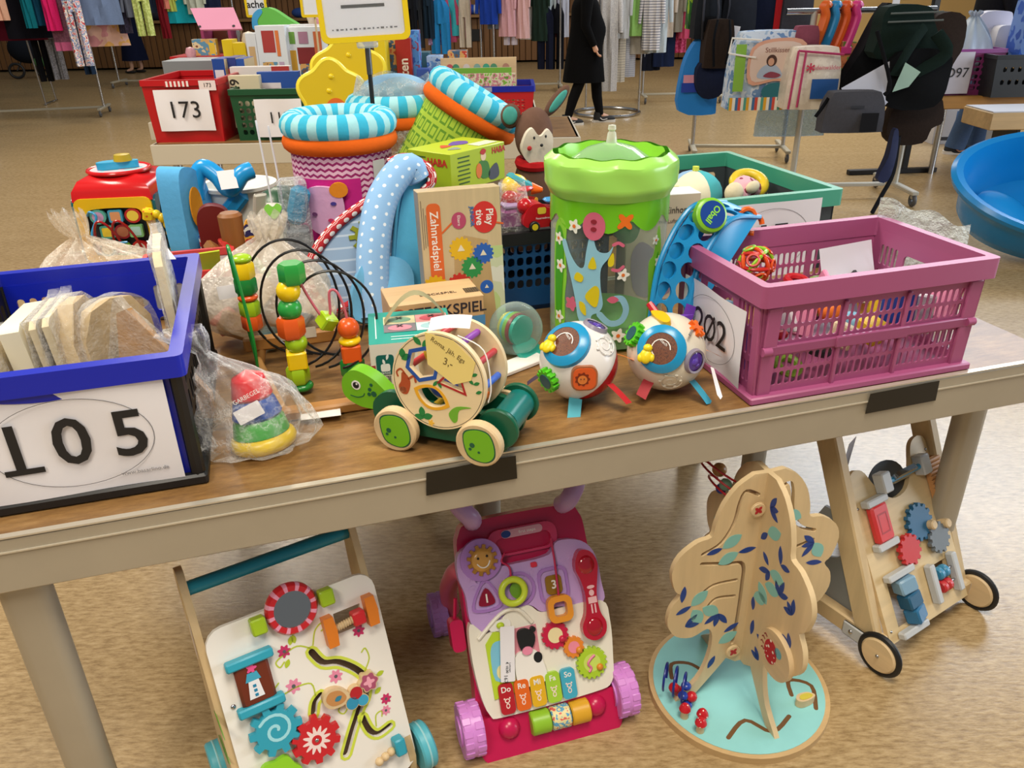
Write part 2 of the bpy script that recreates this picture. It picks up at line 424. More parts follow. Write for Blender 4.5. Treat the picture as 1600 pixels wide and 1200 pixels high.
struct(M().box((-3.0, 19.6, 1.42), (20, 0.14, 0.06), 0.01).build('trim_3', wood('#8d6a42', 0.7, 0, 0.4, 0.3)))
planks(bw, -11.5, 4.6, 19.62, 1.19, 0.42)
struct(M().box((10.2, 13.9, 2.0), (12.4, 0.2, 4.0)).build('wall_right', plain('#c9a468', 0.8, var=0.06, scale=1.2)))
struct(M().box((-17.0, 8, 2.0), (0.2, 26, 4.0)).build('wall_left', plain('#b9a077', 0.8)))
# ================================================================ display tables
APR = plain('#aaa08d', 0.42, 0.15, var=0.08, scale=9); APR2 = plain('#c9c1b0', 0.3, 0.4)
def top_mat():
    t = NT('worn_hardboard'); n1 = t.noise(t.coord((2.2, 5, 1)), 3.5, 8, 0.7); n2 = t.noise(t.coord((6, 30, 1)), 3, 6, 0.75)
    a = t.ramp((n1, 0), [(0.3, lin('#6a4a2a')), (0.5, lin('#8d683e')), (0.72, lin('#ab885a'))]); b = t.ramp((n2, 0), [(0.35, lin('#5c4022')), (0.6, lin('#96713f')), (0.8, lin('#b99a6c'))])
    t.base(t.mix(0.45, a, b)); t.b.inputs['Roughness'].default_value = 0.38; t.bump((n2, 0), 0.1, 0.003); return t.m
TOPM = top_mat()
def table(label, u0, u1, v0, v1, tape, legs):
    t = thing('display_table', label, 'table', W((u0 + u1) / 2, (v0 + v1) / 2, 0), TA)
    w, d = (u1 - u0), (v1 - v0)
    M().box((0, 0, ZT - 0.012), (w - 0.004, d - 0.004, 0.024)).build('tabletop', TOPM, t)
    for y in (-1, 1):
        m = M().box((0, y * (d / 2 - 0.012), ZT - 0.052), (w, 0.024, 0.1), 0.003); m.build('apron_rail', APR, t)
        M().box((0, y * (d / 2 + 0.001), ZT - 0.026), (w, 0.004, 0.0025)).box((0, y * (d / 2 - 0.004), ZT + 0.0005), (w, 0.012, 0.003)).build('edge_strip', APR2, t)
    for x in (-1, 1):
        M().box((x * (w / 2 - 0.012), 0, ZT - 0.052), (0.024, d - 0.05, 0.1), 0.003).build('apron_rail', APR, t)
    lm = M().plate(rr(0.078, 0.05, 0.022), 0.02, ZT - 0.095).mesh('leg', APR); fm = M().box((0, 0, 0.012), (0.086, 0.058, 0.024), 0.006).mesh('rubber_foot', BLACK)
    for lu, lv in legs:
        o = bpy.data.objects.new('leg', lm); C.objects.link(o); o.parent = t; o.location = (lu - (u0 + u1) / 2, lv - (v0 + v1) / 2, 0)
        q = bpy.data.objects.new('rubber_foot', fm); C.objects.link(q); q.parent = o
    for k, (a, b, z0, z1) in enumerate(tape):
        c = (u0 + u1) / 2
        M(FR((0, -d / 2 - 0.0036, 0), (1, 0, 0), (0, 0, 1))).plate([(a - c, z0), (b - c, z0 + .002), (b - c - .002, z1), (a - c + .003, z1 - .003)], 0, 0.001).build('tape_strip', plain('#141312', 0.35, var=0.2), t, label='strip of black tape')
    return t
table('long display table with brown top and black tape strips on its rail', -0.13, 2.07, 0.0, 0.80, [(0.655, 0.822, ZT - 0.058, ZT - 0.008), (1.565, 1.738, ZT - 0.052, ZT - 0.004)], [(-.012, .055), (2.02, .15), (.95, .74), (1.85, .74)])
table('second long table standing right behind the front display table', -0.2, 2.02, 0.81, 1.62, [], [(.8, .97), (1.75, .97), (.2, 1.55), (1.75, 1.55)])
# ================================================================ toys standing on the floor
WD = wood('#d0b68a', 0.88, 2, 0.45); WDX = wood('#c9a877', 0.85, 0, 0.45); WDE = wood('#d8bd92', 0.85, 1, 0.5)
def wheel(m, c, r, w, axis=(1, 0, 0), n=28, bev=0.006, mi=0):
    a = Vector(axis).normalized() * (w / 2); c = Vector(c); m.cyl(c - a, c + a, r, n=n, bev=bev, mi=mi); return m
def dec(par, mat, outline, z=0.0004, T=None, holes=(), name='print', th=0.0003):
    return M(T).plate(outline, z, z + th, holes).build(name, mat, par)
# ---------------------------------------------------------------- white activity walker
t = thing('baby_walker', 'white wooden activity walker with teal wheels under the left end of the table', 'baby walker', (-0.353, 1.067, 0), R(31.8))
LF = FR((0, 0, 0.04), (1, 0, 0), (0, math.sin(.368), math.cos(.368)))
WP = plain('#eeeae2', 0.35); TEAL = plain('#2f9fb8', 0.4); TEALD = plain('#1c8396', 0.35); RED = plain('#c8242c', 0.35); LIME = plain('#9fbf22', 0.35); PINKF = plain('#d9487e', 0.5)
slot = band(cr([(0.014, .322), (.030, .292), (.060, .279), (.090, .250), (.103, .222), (.094, .190), (.078, .172), (.070, .160), (.050, .130), (.028, .093)], 4, False), 0.013)
slot2 = band(cr([(.078, .150), (.085, .118), (.100, .102), (.128, .107)], 4, False), 0.012); slot3 = band(cr([(-.012, .202), (-.004, .222), (.010, .232)], 4, False), 0.012)
pan_o = rr(.333, .436, .035, 0, .218)
panel = M(LF).plate(pan_o, -0.012, 0, [slot, slot2, slot3, rect(.072, .335, .128, .378)]).build('front_panel', WP, t)
for k, sl in enumerate((slot, slot2, slot3)):
    M(LF).plate(sl, -0.02, -0.011).build('groove_floor', plain('#4a3420', 0.7), panel)
LG = plain('#cfdc4a', 0.5)
for pts, w in (([(0.014, .322), (.030, .292), (.060, .279), (.090, .250), (.103, .222), (.094, .190), (.078, .172), (.070, .160), (.050, .130), (.028, .093)], .026), ([(.078, .150), (.085, .118), (.100, .102), (.128, .107)], .024), ([(-.012, .202), (-.004, .222), (.010, .232)], .024)):
    o = band(cr(pts, 4, False), w); h = band(cr(pts, 4, False), w - .012)
    try: dec(panel, LG, o, T=LF, holes=[h])
    except Exception: pass
for pts in ([(.014, .33), (-.01, .345), (-.04, .338), (-.055, .33), (-.05, .318), (-.04, .325)], [(.02, .335), (.03, .36), (.045, .37), (.05, .36), (.042, .355)], [(0, .235), (-.002, .262), (-.03, .268), (-.06, .265), (-.072, .278), (-.06, .29)], [(.105, .24), (.12, .262), (.117, .285), (.108, .28)], [(.06, .19), (.045, .175), (.035, .185), (.045, .195)], [(.1, .12), (.105, .142), (.118, .145), (.116, .134)]):
    dec(panel, plain('#bccb3c', 0.5), band(cr(pts, 4, False), .0028), T=LF, name='vine_print')
for x, y, r, h in ((-.035, .345, .011, '#c62f66'), (.113, .325, .011, '#c62f66'), (-.035, .272, .013, '#e58aa8'), (.047, .255, .012, '#e58aa8'), (.133, .165, .01, '#c62f66'), (.127, .142, .009, '#e58aa8')):
    p = dec(panel, plain(h, 0.5), petal(r, 7, .22, x, y, 42), T=LF, name='flower_print'); dec(p, plain('#5a5a60', 0.5), ell(r * .3, None, x, y, 10), .0008, T=LF, name='flower_centre')
for x, y, a in ((-.012, .352, 1.6), (-.022, .352, 1.2), (-.04, .312, 1), (.125, .22, .2), (.113, .185, .5), (.108, .196, .8)): dec(panel, plain('#b4c832', 0.5), leaf(.018, .01, x, y, a), T=LF, name='leaf_print')
# mirror
mm = M(LF); mm.lathe([(0.036, 0.012), (.036, .020), (.046, .020), (.050, .014), (.050, .002), (.036, .002)], 36, miseg=lambda j, i: (j // 1) % 3 == 0 and 1 or 0, T=T3(-.003, .424, 0))
mir = mm.build('mirror_frame', [RED, plain('#e79ab4', 0.4)], t); M(LF).plate(ell(.0365, None, -.003, .424, 32), .012, .0165).build('mirror', plain('#c8c6c2', 0.12, 1.0), mir)
for x, y in ((-.07, .418), (.064, .422)): M(LF).box((x, y, .014), (.028, .032, .026), .003).build('green_block', LIME, t)
for x, y in ((.055, .352), (.143, .362)): M(LF).plate([(x - .01, y - .03), (x + .01, y - .03), (x + .013, y), (x + .01, y + .03), (x - .01, y + .03)], 0, .024).build('bolt_end', plain('#d97a22', 0.4), t)
mm = M(LF).cyl((.066, .353, .014), (.13, .36, .014), .006, n=10)
for i in range(7): mm.tor(.006, .0022, T=FR((.072 + .005 * i, .3535 + .0006 * i, .014), (0, 0, 1), (0, 1, 0)), n=12, m=5)
mm.build('threaded_rod', WDE, t); M(LF).box((.115, .358, .014), (.026, .028, .026), .003).build('nut_block', RED, t)
# picture roller
for y in (.362, .268): M(LF).box((-.101, y, .012), (.088, .018, .022), .003).build('roller_bracket', TEAL, t)
rl = M(LF).cyl((-.134, .315, .006), (-.068, .315, .006), .0, n=3) ; rl = M(LF).box((-.101, .315, .008), (.064, .084, .016), .005); rl = rl.build('picture_roller', plain('#6b2a14', 0.45), t)
lt = M(LF)
lt.plate([(-.118, .288), (-.090, .288), (-.094, .322), (-.113, .322)], .0165, .0172, mi=0).plate([(-.118, .322), (-.089, .322), (-.094, .338), (-.112, .338)], .0165, .0172, mi=1)
for y in (.294, .303, .312): lt.box((-.104, y, .0175), (.006, .005, .0012), mi=2)
lt.plate(petal(.008, 5, .3, -.102, .346), .0165, .0172, mi=3).build('lighthouse_print', [plain('#e6e6ea', 0.5), plain('#3fa0bf', 0.5), plain('#1c7fa8', 0.5), plain('#e0518a', 0.5)], rl)
# gears
g = M(LF).plate(gear(.038, .050, 10, -.088, .212, .2), .006, .018).build('gear', TEAL, t)
sp = [(-.088 + (.004 + .0034 * a) * math.cos(a), .212 + (.004 + .0034 * a) * math.sin(a)) for a in [i * .35 for i in range(26)]]; dec(g, plain('#9fdbe6', 0.4), band(sp, .006), .0182, T=LF, name='spiral_print')
g = M(LF).plate(gear(.038, .048, 10, -.022, .158, .5), .006, .018).build('gear', RED, t)
dec(g, plain('#f0d9d4', 0.4), petal(.022, 12, .28, -.022, .158, 96), .0182, T=LF, name='star_print'); p = dec(g, RED, ell(.010, None, -.022, .158, 16), .0187, T=LF, name='centre_print'); M(LF).sph((-.022, .158, .0195), (.004, .004, .002), 10, 6).build('rivet', METAL, g)
g = M(LF).plate(petal(.042, 6, .08, -.105, .115, 48), .006, .018, [ell(.012, .008, -.1, .12, 14)]).build('gear', plain('#8fcf2a', 0.35), t)
# sliders
for nm, x, y, mat, o in (('flower_slider', .104, .222, plain('#a8506e', 0.4), petal(.02, 6, .12)), ('button_slider', .074, .212, plain('#b3202a', 0.4), ell(.015)), ('button_slider', .062, .195, plain('#2f8fb5', 0.4), ell(.0145)), ('button_slider', .084, .192, plain('#3a9ec4', 0.4), ell(.013))):
    s_ = M(LF).plate([(x + a * .95, y + b * .95) for a, b in o], 0, .016).build(nm, WDE, t); dec(s_, mat, [(x + a * .85, y + b * .85) for a, b in o], .0162, T=LF, name='slider_print')
    if nm[0] == 'f': dec(s_, plain('#eba3b6', 0.4), petal(.009, 4, .35, x, y, 40), .0168, T=LF, name='petal_print')
s_ = M(LF).plate(cr([(.008, .222), (.02, .24), (.045, .236), (.062, .215), (.05, .2), (.02, .202)], 4), 0, .016).build('bird_slider', WDE, t)
dec(s_, plain('#c08850', 0.5), cr([(.014, .222), (.024, .235), (.044, .231), (.054, .214), (.044, .205), (.024, .207)], 4), .0162, T=LF, name='bird_print'); dec(s_, plain('#2f7c96', 0.5), leaf(.016, .01, .03, .215, .3), .0168, T=LF, name='wing_print')
M(LF).sph((-.148, .283, .001), (.005, .005, .003), 10, 6).sph((.138, .336, .001), (.005, .005, .003), 10, 6).build('screw', METAL, t)
for i in range(3): M(LF).sph((.086 + .014 * i, .052 + .004 * i, .012), .009, 12, 8).build('wooden_bead', WDE, t)
M(LF).box((.132, .066, .014), (.022, .036, .028), .003).build('bead_block', TEAL, t)
# side boards, handle, wheels
so = cr([(-.02, .02), (.05, .2), (.145, .44), (.19, .53), (.21, .545), (.235, .53), (.225, .46), (.19, .3), (.2, .12), (.25, .02)], 3)
for sx, nm in ((-.172, 1), (.157, 1)):
    X = FR((sx - .007, .026, 0), (0, 1, 0), (0, 0, 1)); o = M(X).plate(so, 0, .014).build('side_board', WD, t)
    if sx < 0:
        for (y, z) in ((.1, .29), (.115, .21), (.145, .18)): M(X).plate(leaf(.075, .016, y, z, 1.9 + 1.3), -.001, .0005).build('leaf_slit', plain('#5f8f2a', 0.5), o)
        M(X).plate(rect(.16, .37, .18, .45), -.001, -.0003).build('price_sticker', paper('#d7c8bd'), o)
M().cyl((-.166, .226, .505), (.151, .226, .505), .014, n=16).build('handle_bar', TEALD, t)
M().box((0, .12, .03), (.33, .2, .014)).build('base_board', WDX, t)
for x, y in ((-.19, .03), (.19, .03), (-.19, .22), (.19, .22)):
    w_ = wheel(M(), (x, y, .05), .05, .032, bev=.004).build('wheel', plain('#58b4c4', 0.4), t); M().tor(.0495, .0022, T=FR((x, y, .05), (0, 1, 0), (0, 0, 1)), n=28, m=6).build('tyre_groove', plain('#9fd6dd', 0.4), w_)
# ---------------------------------------------------------------- pink and purple plastic walker
t = thing('baby_walker', 'pink and purple plastic walker with piano keys and telephone under the table', 'baby walker', W(.895, .02, 0), TA)
PF = FR((0, 0, .05), (1, 0, 0), (0, .2, .37))
HOT = plain('#c2184f', 0.28); HOT2 = plain('#d43a6a', 0.28); LIL = plain('#c3a0d8', 0.3); LIL2 = plain('#aa7cc6', 0.3); LILP = plain('#d58ad8', 0.35); CRM = plain('#e9e4d6', 0.38); SAL = plain('#d9607e', 0.35)
body_o = cr([(-.15, -.06), (-.165, 0), (-.155, .1), (-.15, .36), (-.14, .43), (-.10, .452), (.10, .452), (.14, .43), (.15, .36), (.155, .1), (.165, 0), (.15, -.06), (.09, -.078), (-.09, -.078)], 4)
body = M(PF).plate(body_o, -.05, -.006).build('body_shell', HOT, t)
M(PF).plate(rr(.16, .06, .025, 0, .395), -.01, .004, [rr(.13, .035, .015, 0, .388)]).build('carry_handle', HOT2, body)
lg = M(PF).plate(rr(.096, .018, .009, 0, .413), .004, .0055).build('logo_plate', plain('#e2a7bd', 0.4), t); dec(lg, plain('#1c3f8f', .4), ell(.011, .008, -.037, .413, 18), .0057, T=PF, name='logo_print')
txt('first steps', .010, plain('#ffffff', .5), lg, PF @ T3(.012, .413, .0058))
up_o = cr([(-.148, .30), (-.158, .345), (-.150, .392), (-.110, .405), (-.075, .385), (-.066, .352), (-.02, .348), (.05, .352), (.075, .378), (.13, .368), (.158, .33), (.162, .27), (.160, .225), (.10, .23), (.05, .235), (.015, .232), (-.01, .252), (-.055, .255), (-.08, .235), (-.115, .215), (-.145, .24)], 4)
pur = M(PF).plate(up_o, -.01, .016).build('purple_console', LIL, t)
lo_o = cr([(-.148, .24), (-.115, .212), (-.078, .236), (-.052, .256), (-.012, .252), (.012, .232), (.06, .232), (.155, .228), (.168, .18), (.162, .1), (.150, .045), (.10, .032), (-.10, .028), (-.135, .04), (-.150, .1), (-.155, .18)], 4)
whi = M(PF).plate(lo_o, -.01, .018).build('white_console', CRM, t)
M(PF).tube(cr([(-.135, .205, .02), (-.08, .248, .022), (-.04, .25, .022), (-.012, .215, .02)], 4, False), .0045, 8).build('barn_roof', CRM, whi)
# face disc
d = M(PF).plate(ell(.046, None, -.104, .372, 28), .012, .024).build('sun_disc', LIL2, t)
s_ = M(PF).plate(gear(.026, .034, 12, -.102, .372), .024, .029).build('sun', plain('#a8762a', 0.3), d); M(PF).sph((-.102, .372, .029), (.024, .024, .006), 20, 8).build('sun_face', plain('#c9964a', 0.25), s_)
M(PF).tube(cr([(-.116, .367, .0345), (-.109, .359, .035), (-.1, .357, .0355), (-.092, .361, .035), (-.087, .37, .034)], 3, False), .0016, 6).build('smile', WHITE, s_)
M(PF).sph((-.112, .378, .0338), .003, 8, 6).sph((-.092, .38, .0338), .003, 8, 6).build('eye', BLACK, s_)
# shaped windows
for o, h, inn, s_x, nm in (([(-.135, .268), (-.075, .268), (-.102, .325)], '#8d1030', '1', (-.105, .287), 'one'), (ell(.034, None, -.03, .292, 24), '#6f9c2a', '', (0, 0), 'two'), (rr(.062, .07, .016, .05, .286), '#8f6a18', '3', (.05, .288), 'three')):
    oo = cr(o, 5) if len(o) == 3 else o; cx = sum(p[0] for p in oo) / len(oo); cy = sum(p[1] for p in oo) / len(oo)
    w_ = M(PF).plate([(cx + (x - cx) * 1.12, cy + (y - cy) * 1.12) for x, y in oo], .016, .0205, [[(cx + (x - cx) * .92, cy + (y - cy) * .92) for x, y in oo]]).build('window_rim', LIL2, t)
    b_ = M(PF).plate([(cx + (x - cx) * .6, cy + (y - cy) * .6) for x, y in oo], .016, .0215).build('light_button', plain(h, 0.18), w_)
    if inn: txt(inn, .026, WHITE, w_, PF @ T3(cx, cy, .0222), bold=.02)
M(PF).plate(rr(.014, .011, .003, .012, .338), .016, .02).build('switch', plain('#d8304a', .3), t)
rnd = random.Random(3)
for i in range(26):
    x = rnd.uniform(-.14, .11); y = rnd.uniform(.235, .345)
    if _inside(np.array([(x, y)]), [up_o])[0]: M(PF).plate(leaf(.016, .008, x, y, rnd.uniform(0, 6)), .0158, .0172).build('leaf_relief', LIL, pur)
# ring and square on strings
M(PF).tor(.026, .0075, T=T3(-.046, .293, .032), n=30, m=10).build('ring_bead', plain('#c3d63a', 0.35), t)
M(PF).tube(cr([(-.05, .375, .02), (-.06, .36, .024), (-.045, .345, .026), (-.047, .318, .032)], 4, False), .0024, 7).build('string', plain('#b8184f', .6), t)
M(PF).plate(rr(.056, .058, .016, .052, .235), .024, .04, [rr(.03, .032, .008, .052, .235)]).build('square_bead', plain('#e0912a', 0.35), t)
M(PF).tube([(.06, .388, .018), (.058, .34, .028), (.054, .262, .032)], .0024, 7).build('string', plain('#b8184f', .6), t)
# telephone
ph = cr([(.104, .335), (.118, .352), (.14, .345), (.152, .32), (.148, .29), (.14, .25), (.142, .21), (.152, .185), (.146, .16), (.122, .15), (.1, .162), (.096, .185), (.108, .21), (.113, .25), (.108, .285), (.1, .31)], 4)
p_ = M(PF).plate(ph, .016, .038).build('telephone', plain('#b3122c', 0.15, coat=.5), t)
for q_ in ((.126, .318), (.124, .18)): M(PF).sph((*q_, .036), (.02, .022, .008), 16, 8).build('ear_cap', plain('#a50f26', 0.12, coat=.5), p_)
fp = M(PF)
for o in (ell(.009, .004, .128, .268, 14), ell(.006, .007, .128, .255, 14), rect(.118, .232, .138, .246), rect(.122, .21, .1255, .23), rect(.13, .21, .1335, .23)): fp.plate(o, .0382, .0386)
fp.build('scarecrow_print', plain('#e7b7bd', .5), p_)
# barn door picture, cow
b_ = M(PF).plate([(-.12, .07), (-.07, .075), (-.062, .2), (-.1, .215), (-.122, .19)], .018, .021).build('barn_door', plain('#b9d432', 0.35), t)
dec(b_, plain('#7fc3dd', .4), cr([(-.112, .11), (-.078, .115), (-.072, .18), (-.1, .192), (-.114, .17)], 3), .0212, T=PF, name='sky_print')
dec(b_, plain('#e8dca0', .4), ell(.012, .016, -.095, .125, 14), .0217, T=PF, name='chick_print')
M(PF).plate(rect(-.06, .075, -.004, .21), .0182, .0188).build('barn_back', plain('#d98a98', .5), t)
cw = M(PF).plate(cr([(-.06, .08), (-.005, .085), (.002, .11), (-.01, .15), (-.03, .16), (-.062, .15)], 4), .0188, .026, mi=0).plate(cr([(-.045, .16), (-.02, .165), (-.012, .19), (-.03, .207), (-.05, .2)], 4), .0188, .028, mi=1)
cw.plate(ell(.01, .012, -.012, .14, 14), .026, .0266, mi=1).plate(ell(.012, .009, -.034, .16, 14), .028, .031, mi=2).plate(ell(.006, .006, -.014, .202, 10), .0188, .029, mi=1).plate(rect(-.06, .076, -.006, .082), .02, .0268, mi=1)
cw.build('cow_relief', [WHITE, BLACK, plain('#e58aa8', .4)], t)
M(PF).plate(rr(.05, .022, .01, -.085, .225), .018, .022).build('slide_plate', WHITE, t); M(PF).sph((-.084, .225, .024), (.009, .007, .006), 12, 8).build('slide_knob', plain('#b5cf2a', .3), t)
# gears
for x, y, r, k, h, h2 in ((.034, .178, .031, 14, '#c41f45', '#e8d9a8'), (.072, .143, .024, 12, '#e0862c', '#e88aa0'), (.108, .1, .036, 18, '#a9cc2f', '#c4dc62')):
    g = M(PF).plate(gear(r * .88, r, k, x, y), .018, .027).build('gear', plain(h, .3), t); dec(g, plain(h2, .4), ell(r * .55, None, x, y, 22), .0273, T=PF, name='gear_print')
    M(PF).sph((x + r * .45, y - r * .35, .028), (.008, .008, .007), 12, 8).build('gear_knob', plain('#d98a2a' if k != 14 else '#c41f45', .3), g)
M(PF).tube(cr([(.098, .082, .0285), (.104, .09, .0285), (.098, .1, .0285), (.106, .11, .0285), (.116, .116, .0285)], 4, False), .003, 6).build('worm_relief', plain('#d9789a', .4), t)
# piano keys
for i, (h, s_) in enumerate((('#b31f2a', 'Do'), ('#e0671f', 'Re'), ('#e0b022', 'Mi'), ('#a4cf3a', 'Fa'), ('#45aac6', 'So'))):
    x = -.094 + .0355 * i; k_ = M(PF).plate(rr(.033, .066, .009, x, .068), .016, .027).build('piano_key', plain(h, .3), t); txt(s_, .017, WHITE, k_, PF @ T3(x, .088, .0273), bold=.015)
    q = M(PF)
    for o in (ell(.006, .005, x, .064, 12), ell(.0045, .006, x, .053, 12), ell(.002, None, x - .006, .069, 8), ell(.002, None, x + .006, .069, 8)): q.plate(o, .0272, .0276, [[(a * .6 + x * .4, b * .6 + (sum(p[1] for p in o) / len(o)) * .4) for a, b in o]] if len(o) > 10 else ())
    q.build('animal_print', plain('#f3d9cf', .5), k_)
# price tag
pt = M(PF @ T3(-.079, .163, .030, 0, 0, -.14)).plate(rr(.032, .118, .003), 0, .0006).build('price_tag', paper('#e4e2e8'), t, label='white paper price tag')
txt('€ 10,00', .0075, BLACK, pt, PF @ T3(-.0845, .135, .0308, 0, 0, -.14 - PI / 2), bold=.02); txt('167', .012, BLACK, pt, PF @ T3(-.091, .112, .0308, 0, 0, -.14 - PI / 2)); txt('Laufwagen', .005, BLACK, pt, PF @ T3(-.078, .134, .0308, 0, 0, -.14 - PI / 2))
# roller and bumper
M(PF).plate(cr([(-.155, .03), (.155, .03), (.168, -.02), (.15, -.066), (.08, -.082), (-.08, -.082), (-.15, -.066), (-.168, -.02)], 4), -.055, .01).build('bumper', HOT, t)
for i, h in enumerate(('#8fbf2f', '#e6d9a0', '#dba42a')):
    x = -.027 + .046 * i; r_ = M(PF).cyl((x - .022, -.002, .014), (x + .022, -.002, .014), .026, n=22, bev=.003).build('roller', plain(h, .35) if i != 1 else print_noise(['#e6d9a0', '#5aa0c8', '#e6d9a0', '#d9605a', '#e8c23a'], 60), t)
for x in (-.096, .106): M(PF).sph((x, .0, .01), (.024, .024, .02), 18, 10).build('bumper_dome', HOT, t)
# wheels
def toy_wheel(c, r, w, mat, par):
    m = M(); wheel(m, c, r, w, bev=.004)
    for i in range(14):
        a = 2 * PI * i / 14
        for s_, da in ((-.28, 0), (.28, .22)): m.box((0, 0, 0), (w * .42, .016, .004), .0015, T=Matrix.Translation(c) @ Matrix.Rotation(a + da, 4, 'X') @ T3(w * s_, 0, r - .0008))
    for s_ in (-1, 1): wheel(m, Vector(c) + Vector((s_ * w * .5, 0, 0)), r * .55, .004)
    return m.build('wheel', mat, par)
for x in (-.178, .178): toy_wheel((x, .012, .058), .058, .046, LILP, t)
for x in (-.17, .17): toy_wheel((x, .385, .055), .055, .04, LIL2, t)
for x in (-.135, .135):
    M().tube(cr([(x, .2, .33), (x - (.01 if x < 0 else -.01), .24, .30), (x - (.012 if x < 0 else -.012), .34, .17), (x, .385, .06)], 5, False), .022, 12).build('rear_leg', SAL, t)
    sx = -1 if x < 0 else 1
    M().tube(cr([(sx * .105, .222, .445), (sx * .112, .20, .47), (sx * .135, .215, .50), (sx * .142, .25, .53), (sx * .135, .29, .56)], 6, False), .021, 14).build('handle_post', LIL, t)
M().tube([(-.14, .29, .56), (.14, .29, .56)], .018, 14).build('handle_bar', LIL, t)
M(PF).plate(rr(.03, .07, .01, -.172, .21), -.06, -.02).tube([(-.172, .24, -.04), (-.165, .29, -.03)], .004, 6).build('phone_cradle', HOT, t)
# ---------------------------------------------------------------- natural wood walker
t = thing('baby_walker', 'natural plywood activity walker with red, blue and grey gears by the right table leg', 'baby walker', (1.04, 1.527, 0), R(32.2))
RF = FR((0, 0, .06), (1, 0, 0), (0, math.sin(.498), math.cos(.498)))
PLY = wood('#d6bd8f', .88, 0, .45); GRY = plain('#b9bcbd', .45); GRD = plain('#7c8084', .5)
po = cr([(-.162, 0), (-.162, .2), (-.162, .375), (-.14, .425), (-.1, .42), (-.068, .37), (-.02, .325), (.04, .33), (.075, .375), (.1, .43), (.14, .44), (.162, .4), (.162, .2), (.162, 0)], 4)
po = [(min(.162, max(-.162, x)), max(0, y)) for x, y in po]
pan = M(RF).plate(po, -.012, 0, [rect(-.12, .022, -.045, .148), rect(.035, .045, .115, .12)], side=0).build('front_panel', PLY, t)
for x, y in ((-.058, .378), (.100, .375)): M(RF).box((x, y, .016), (.034, .05, .03), .003).build('mirror_block', GRY, t)
M(RF).cyl((-.042, .375, .018), (.084, .375, .018), .007, n=12).build('mirror_axle', plain('#2f88b5', .4), t)
M(RF @ T3(.02, .375, .018, .9)).plate(rr(.09, .042, .018), -.006, .006).build('mirror', plain('#8e979c', .12, .9), t)
M(RF @ T3(.015, .35, -.03)).plate(ell(.075, .06), -.004, 0).build('back_disc', plain('#5c6268', .6), t)
rb = M(RF).box((.146, .32, .008), (.05, .12, .012), .002)
for i in range(11): rb.cyl((.12, .268 + .0105 * i, .015), (.172, .268 + .0105 * i, .015), .0055, n=8)
rb.build('washboard', wood('#c58f5a', .8, 0), t)
for y in (.345, .235): M(RF).box((-.1, y, .012), (.078, .018, .024), .003).build('roller_bracket', GRY, t)
r_ = M(RF).box((-.1, .29, .012), (.06, .095, .022), .006).build('picture_roller', plain('#d0383a', .35), t); dec(r_, plain('#a8272a', .4), rect(-.117, .265, -.083, .315), .0232, T=RF, holes=[rect(-.113, .269, -.087, .311)], name='frame_print')
for x, y, r, h, k in ((.04, .243, .048, '#1f5f86', 14), (-.028, .195, .04, '#c22f33', 12), (.09, .185, .04, '#6c757c', 12)): M(RF).plate(gear(r * .82, r, k, x, y, .3 * k), .002 if k == 14 else .008, .014 if k == 14 else .02).build('gear', plain(h, .4), t)
for x, y in ((.07, .225), (.125, .21)): M(RF).cyl((x, y, 0), (x, y, .03), .012, n=14, bev=.003).build('gear_peg', WDE, t)
for y in (.155, .012): M(RF).box((-.083, y, .012), (.1, .017, .022), .003).build('tower_bracket', GRY, t)
for i, (y, h) in enumerate(((.123, '#7fa3bd'), (.083, '#1d5677'), (.045, '#2a6a93'))): M(RF @ T3(-.075 + .006 * i, y, .012, 0, .25 * (i - 1), .1)).box((0, 0, 0), (.05, .038, .038), .004).build('turning_cube', plain(h, .4), t)
for x in (.03, .122): M(RF).box((x, .083, .012), (.02, .1, .022), .003).build('abacus_side', GRY, t)
for y, h in ((.1, '#3a86ab'), (.066, '#c22f33')):
    M(RF).cyl((.03, y, .012), (.122, y, .012), .0028, n=8).build('abacus_rod', METAL, t)
    for k in range(2): M(RF).cyl((.05 + .02 * k, y, .012), (.067 + .02 * k, y, .012), .0165, n=16, bev=.004).build('abacus_bead', plain(h, .35), t)
M(RF).sph((-.15, .34, .001), (.004, .004, .002), 8, 6).sph((-.15, .03, .001), (.004, .004, .002), 8, 6).sph((.15, .03, .001), (.004, .004, .002), 8, 6).sph((.15, .4, .001), (.004, .004, .002), 8, 6).build('screw', METAL, t)
for x in (-.178, .178):
    M().box((0, 0, 0), (.03, .058, .6), .004, T=FR((x, .165, .325), (1, 0, 0), (0, math.cos(.42), -math.sin(.42)))).build('side_post', WD, t)
    M().box((x, .19, .06), (.03, .36, .05), .004).build('base_rail', WD, t)
    b_ = M().box((x + (.019 if x > 0 else -.019), .06, .058), (.008, .1, .04), .004).build('bracket', GRY, t)
    M().sph((x + (.024 if x > 0 else -.024), .035, .058), (.003, .006, .006), 8, 6).sph((x + (.024 if x > 0 else -.024), .085, .058), (.003, .006, .006), 8, 6).build('bracket_screw', METAL, b_)
M().cyl((-.17, .275, .56), (.17, .275, .56), .014, n=14).build('handle_bar', WDX, t)
M(FR((-.164, .1, .03), (0, 1, 0), (0, .0, 1))).plate([(0, .04), (.26, .04), (.14, .3), (.08, .3)], 0, .008, [ell(.05, .035, .12, .2, 18)]).build('grey_side_panel', plain('#8b8f90', .5), t)
M().cyl((-.21, .26, .16), (-.165, .26, .16), .026, n=18, bev=.006).build('red_knob', plain('#b91f24', .35), t)
M().cyl((-.2, .2, .1), (-.2, .37, .17), .004, n=8).build('wire_rod', METAL, t)
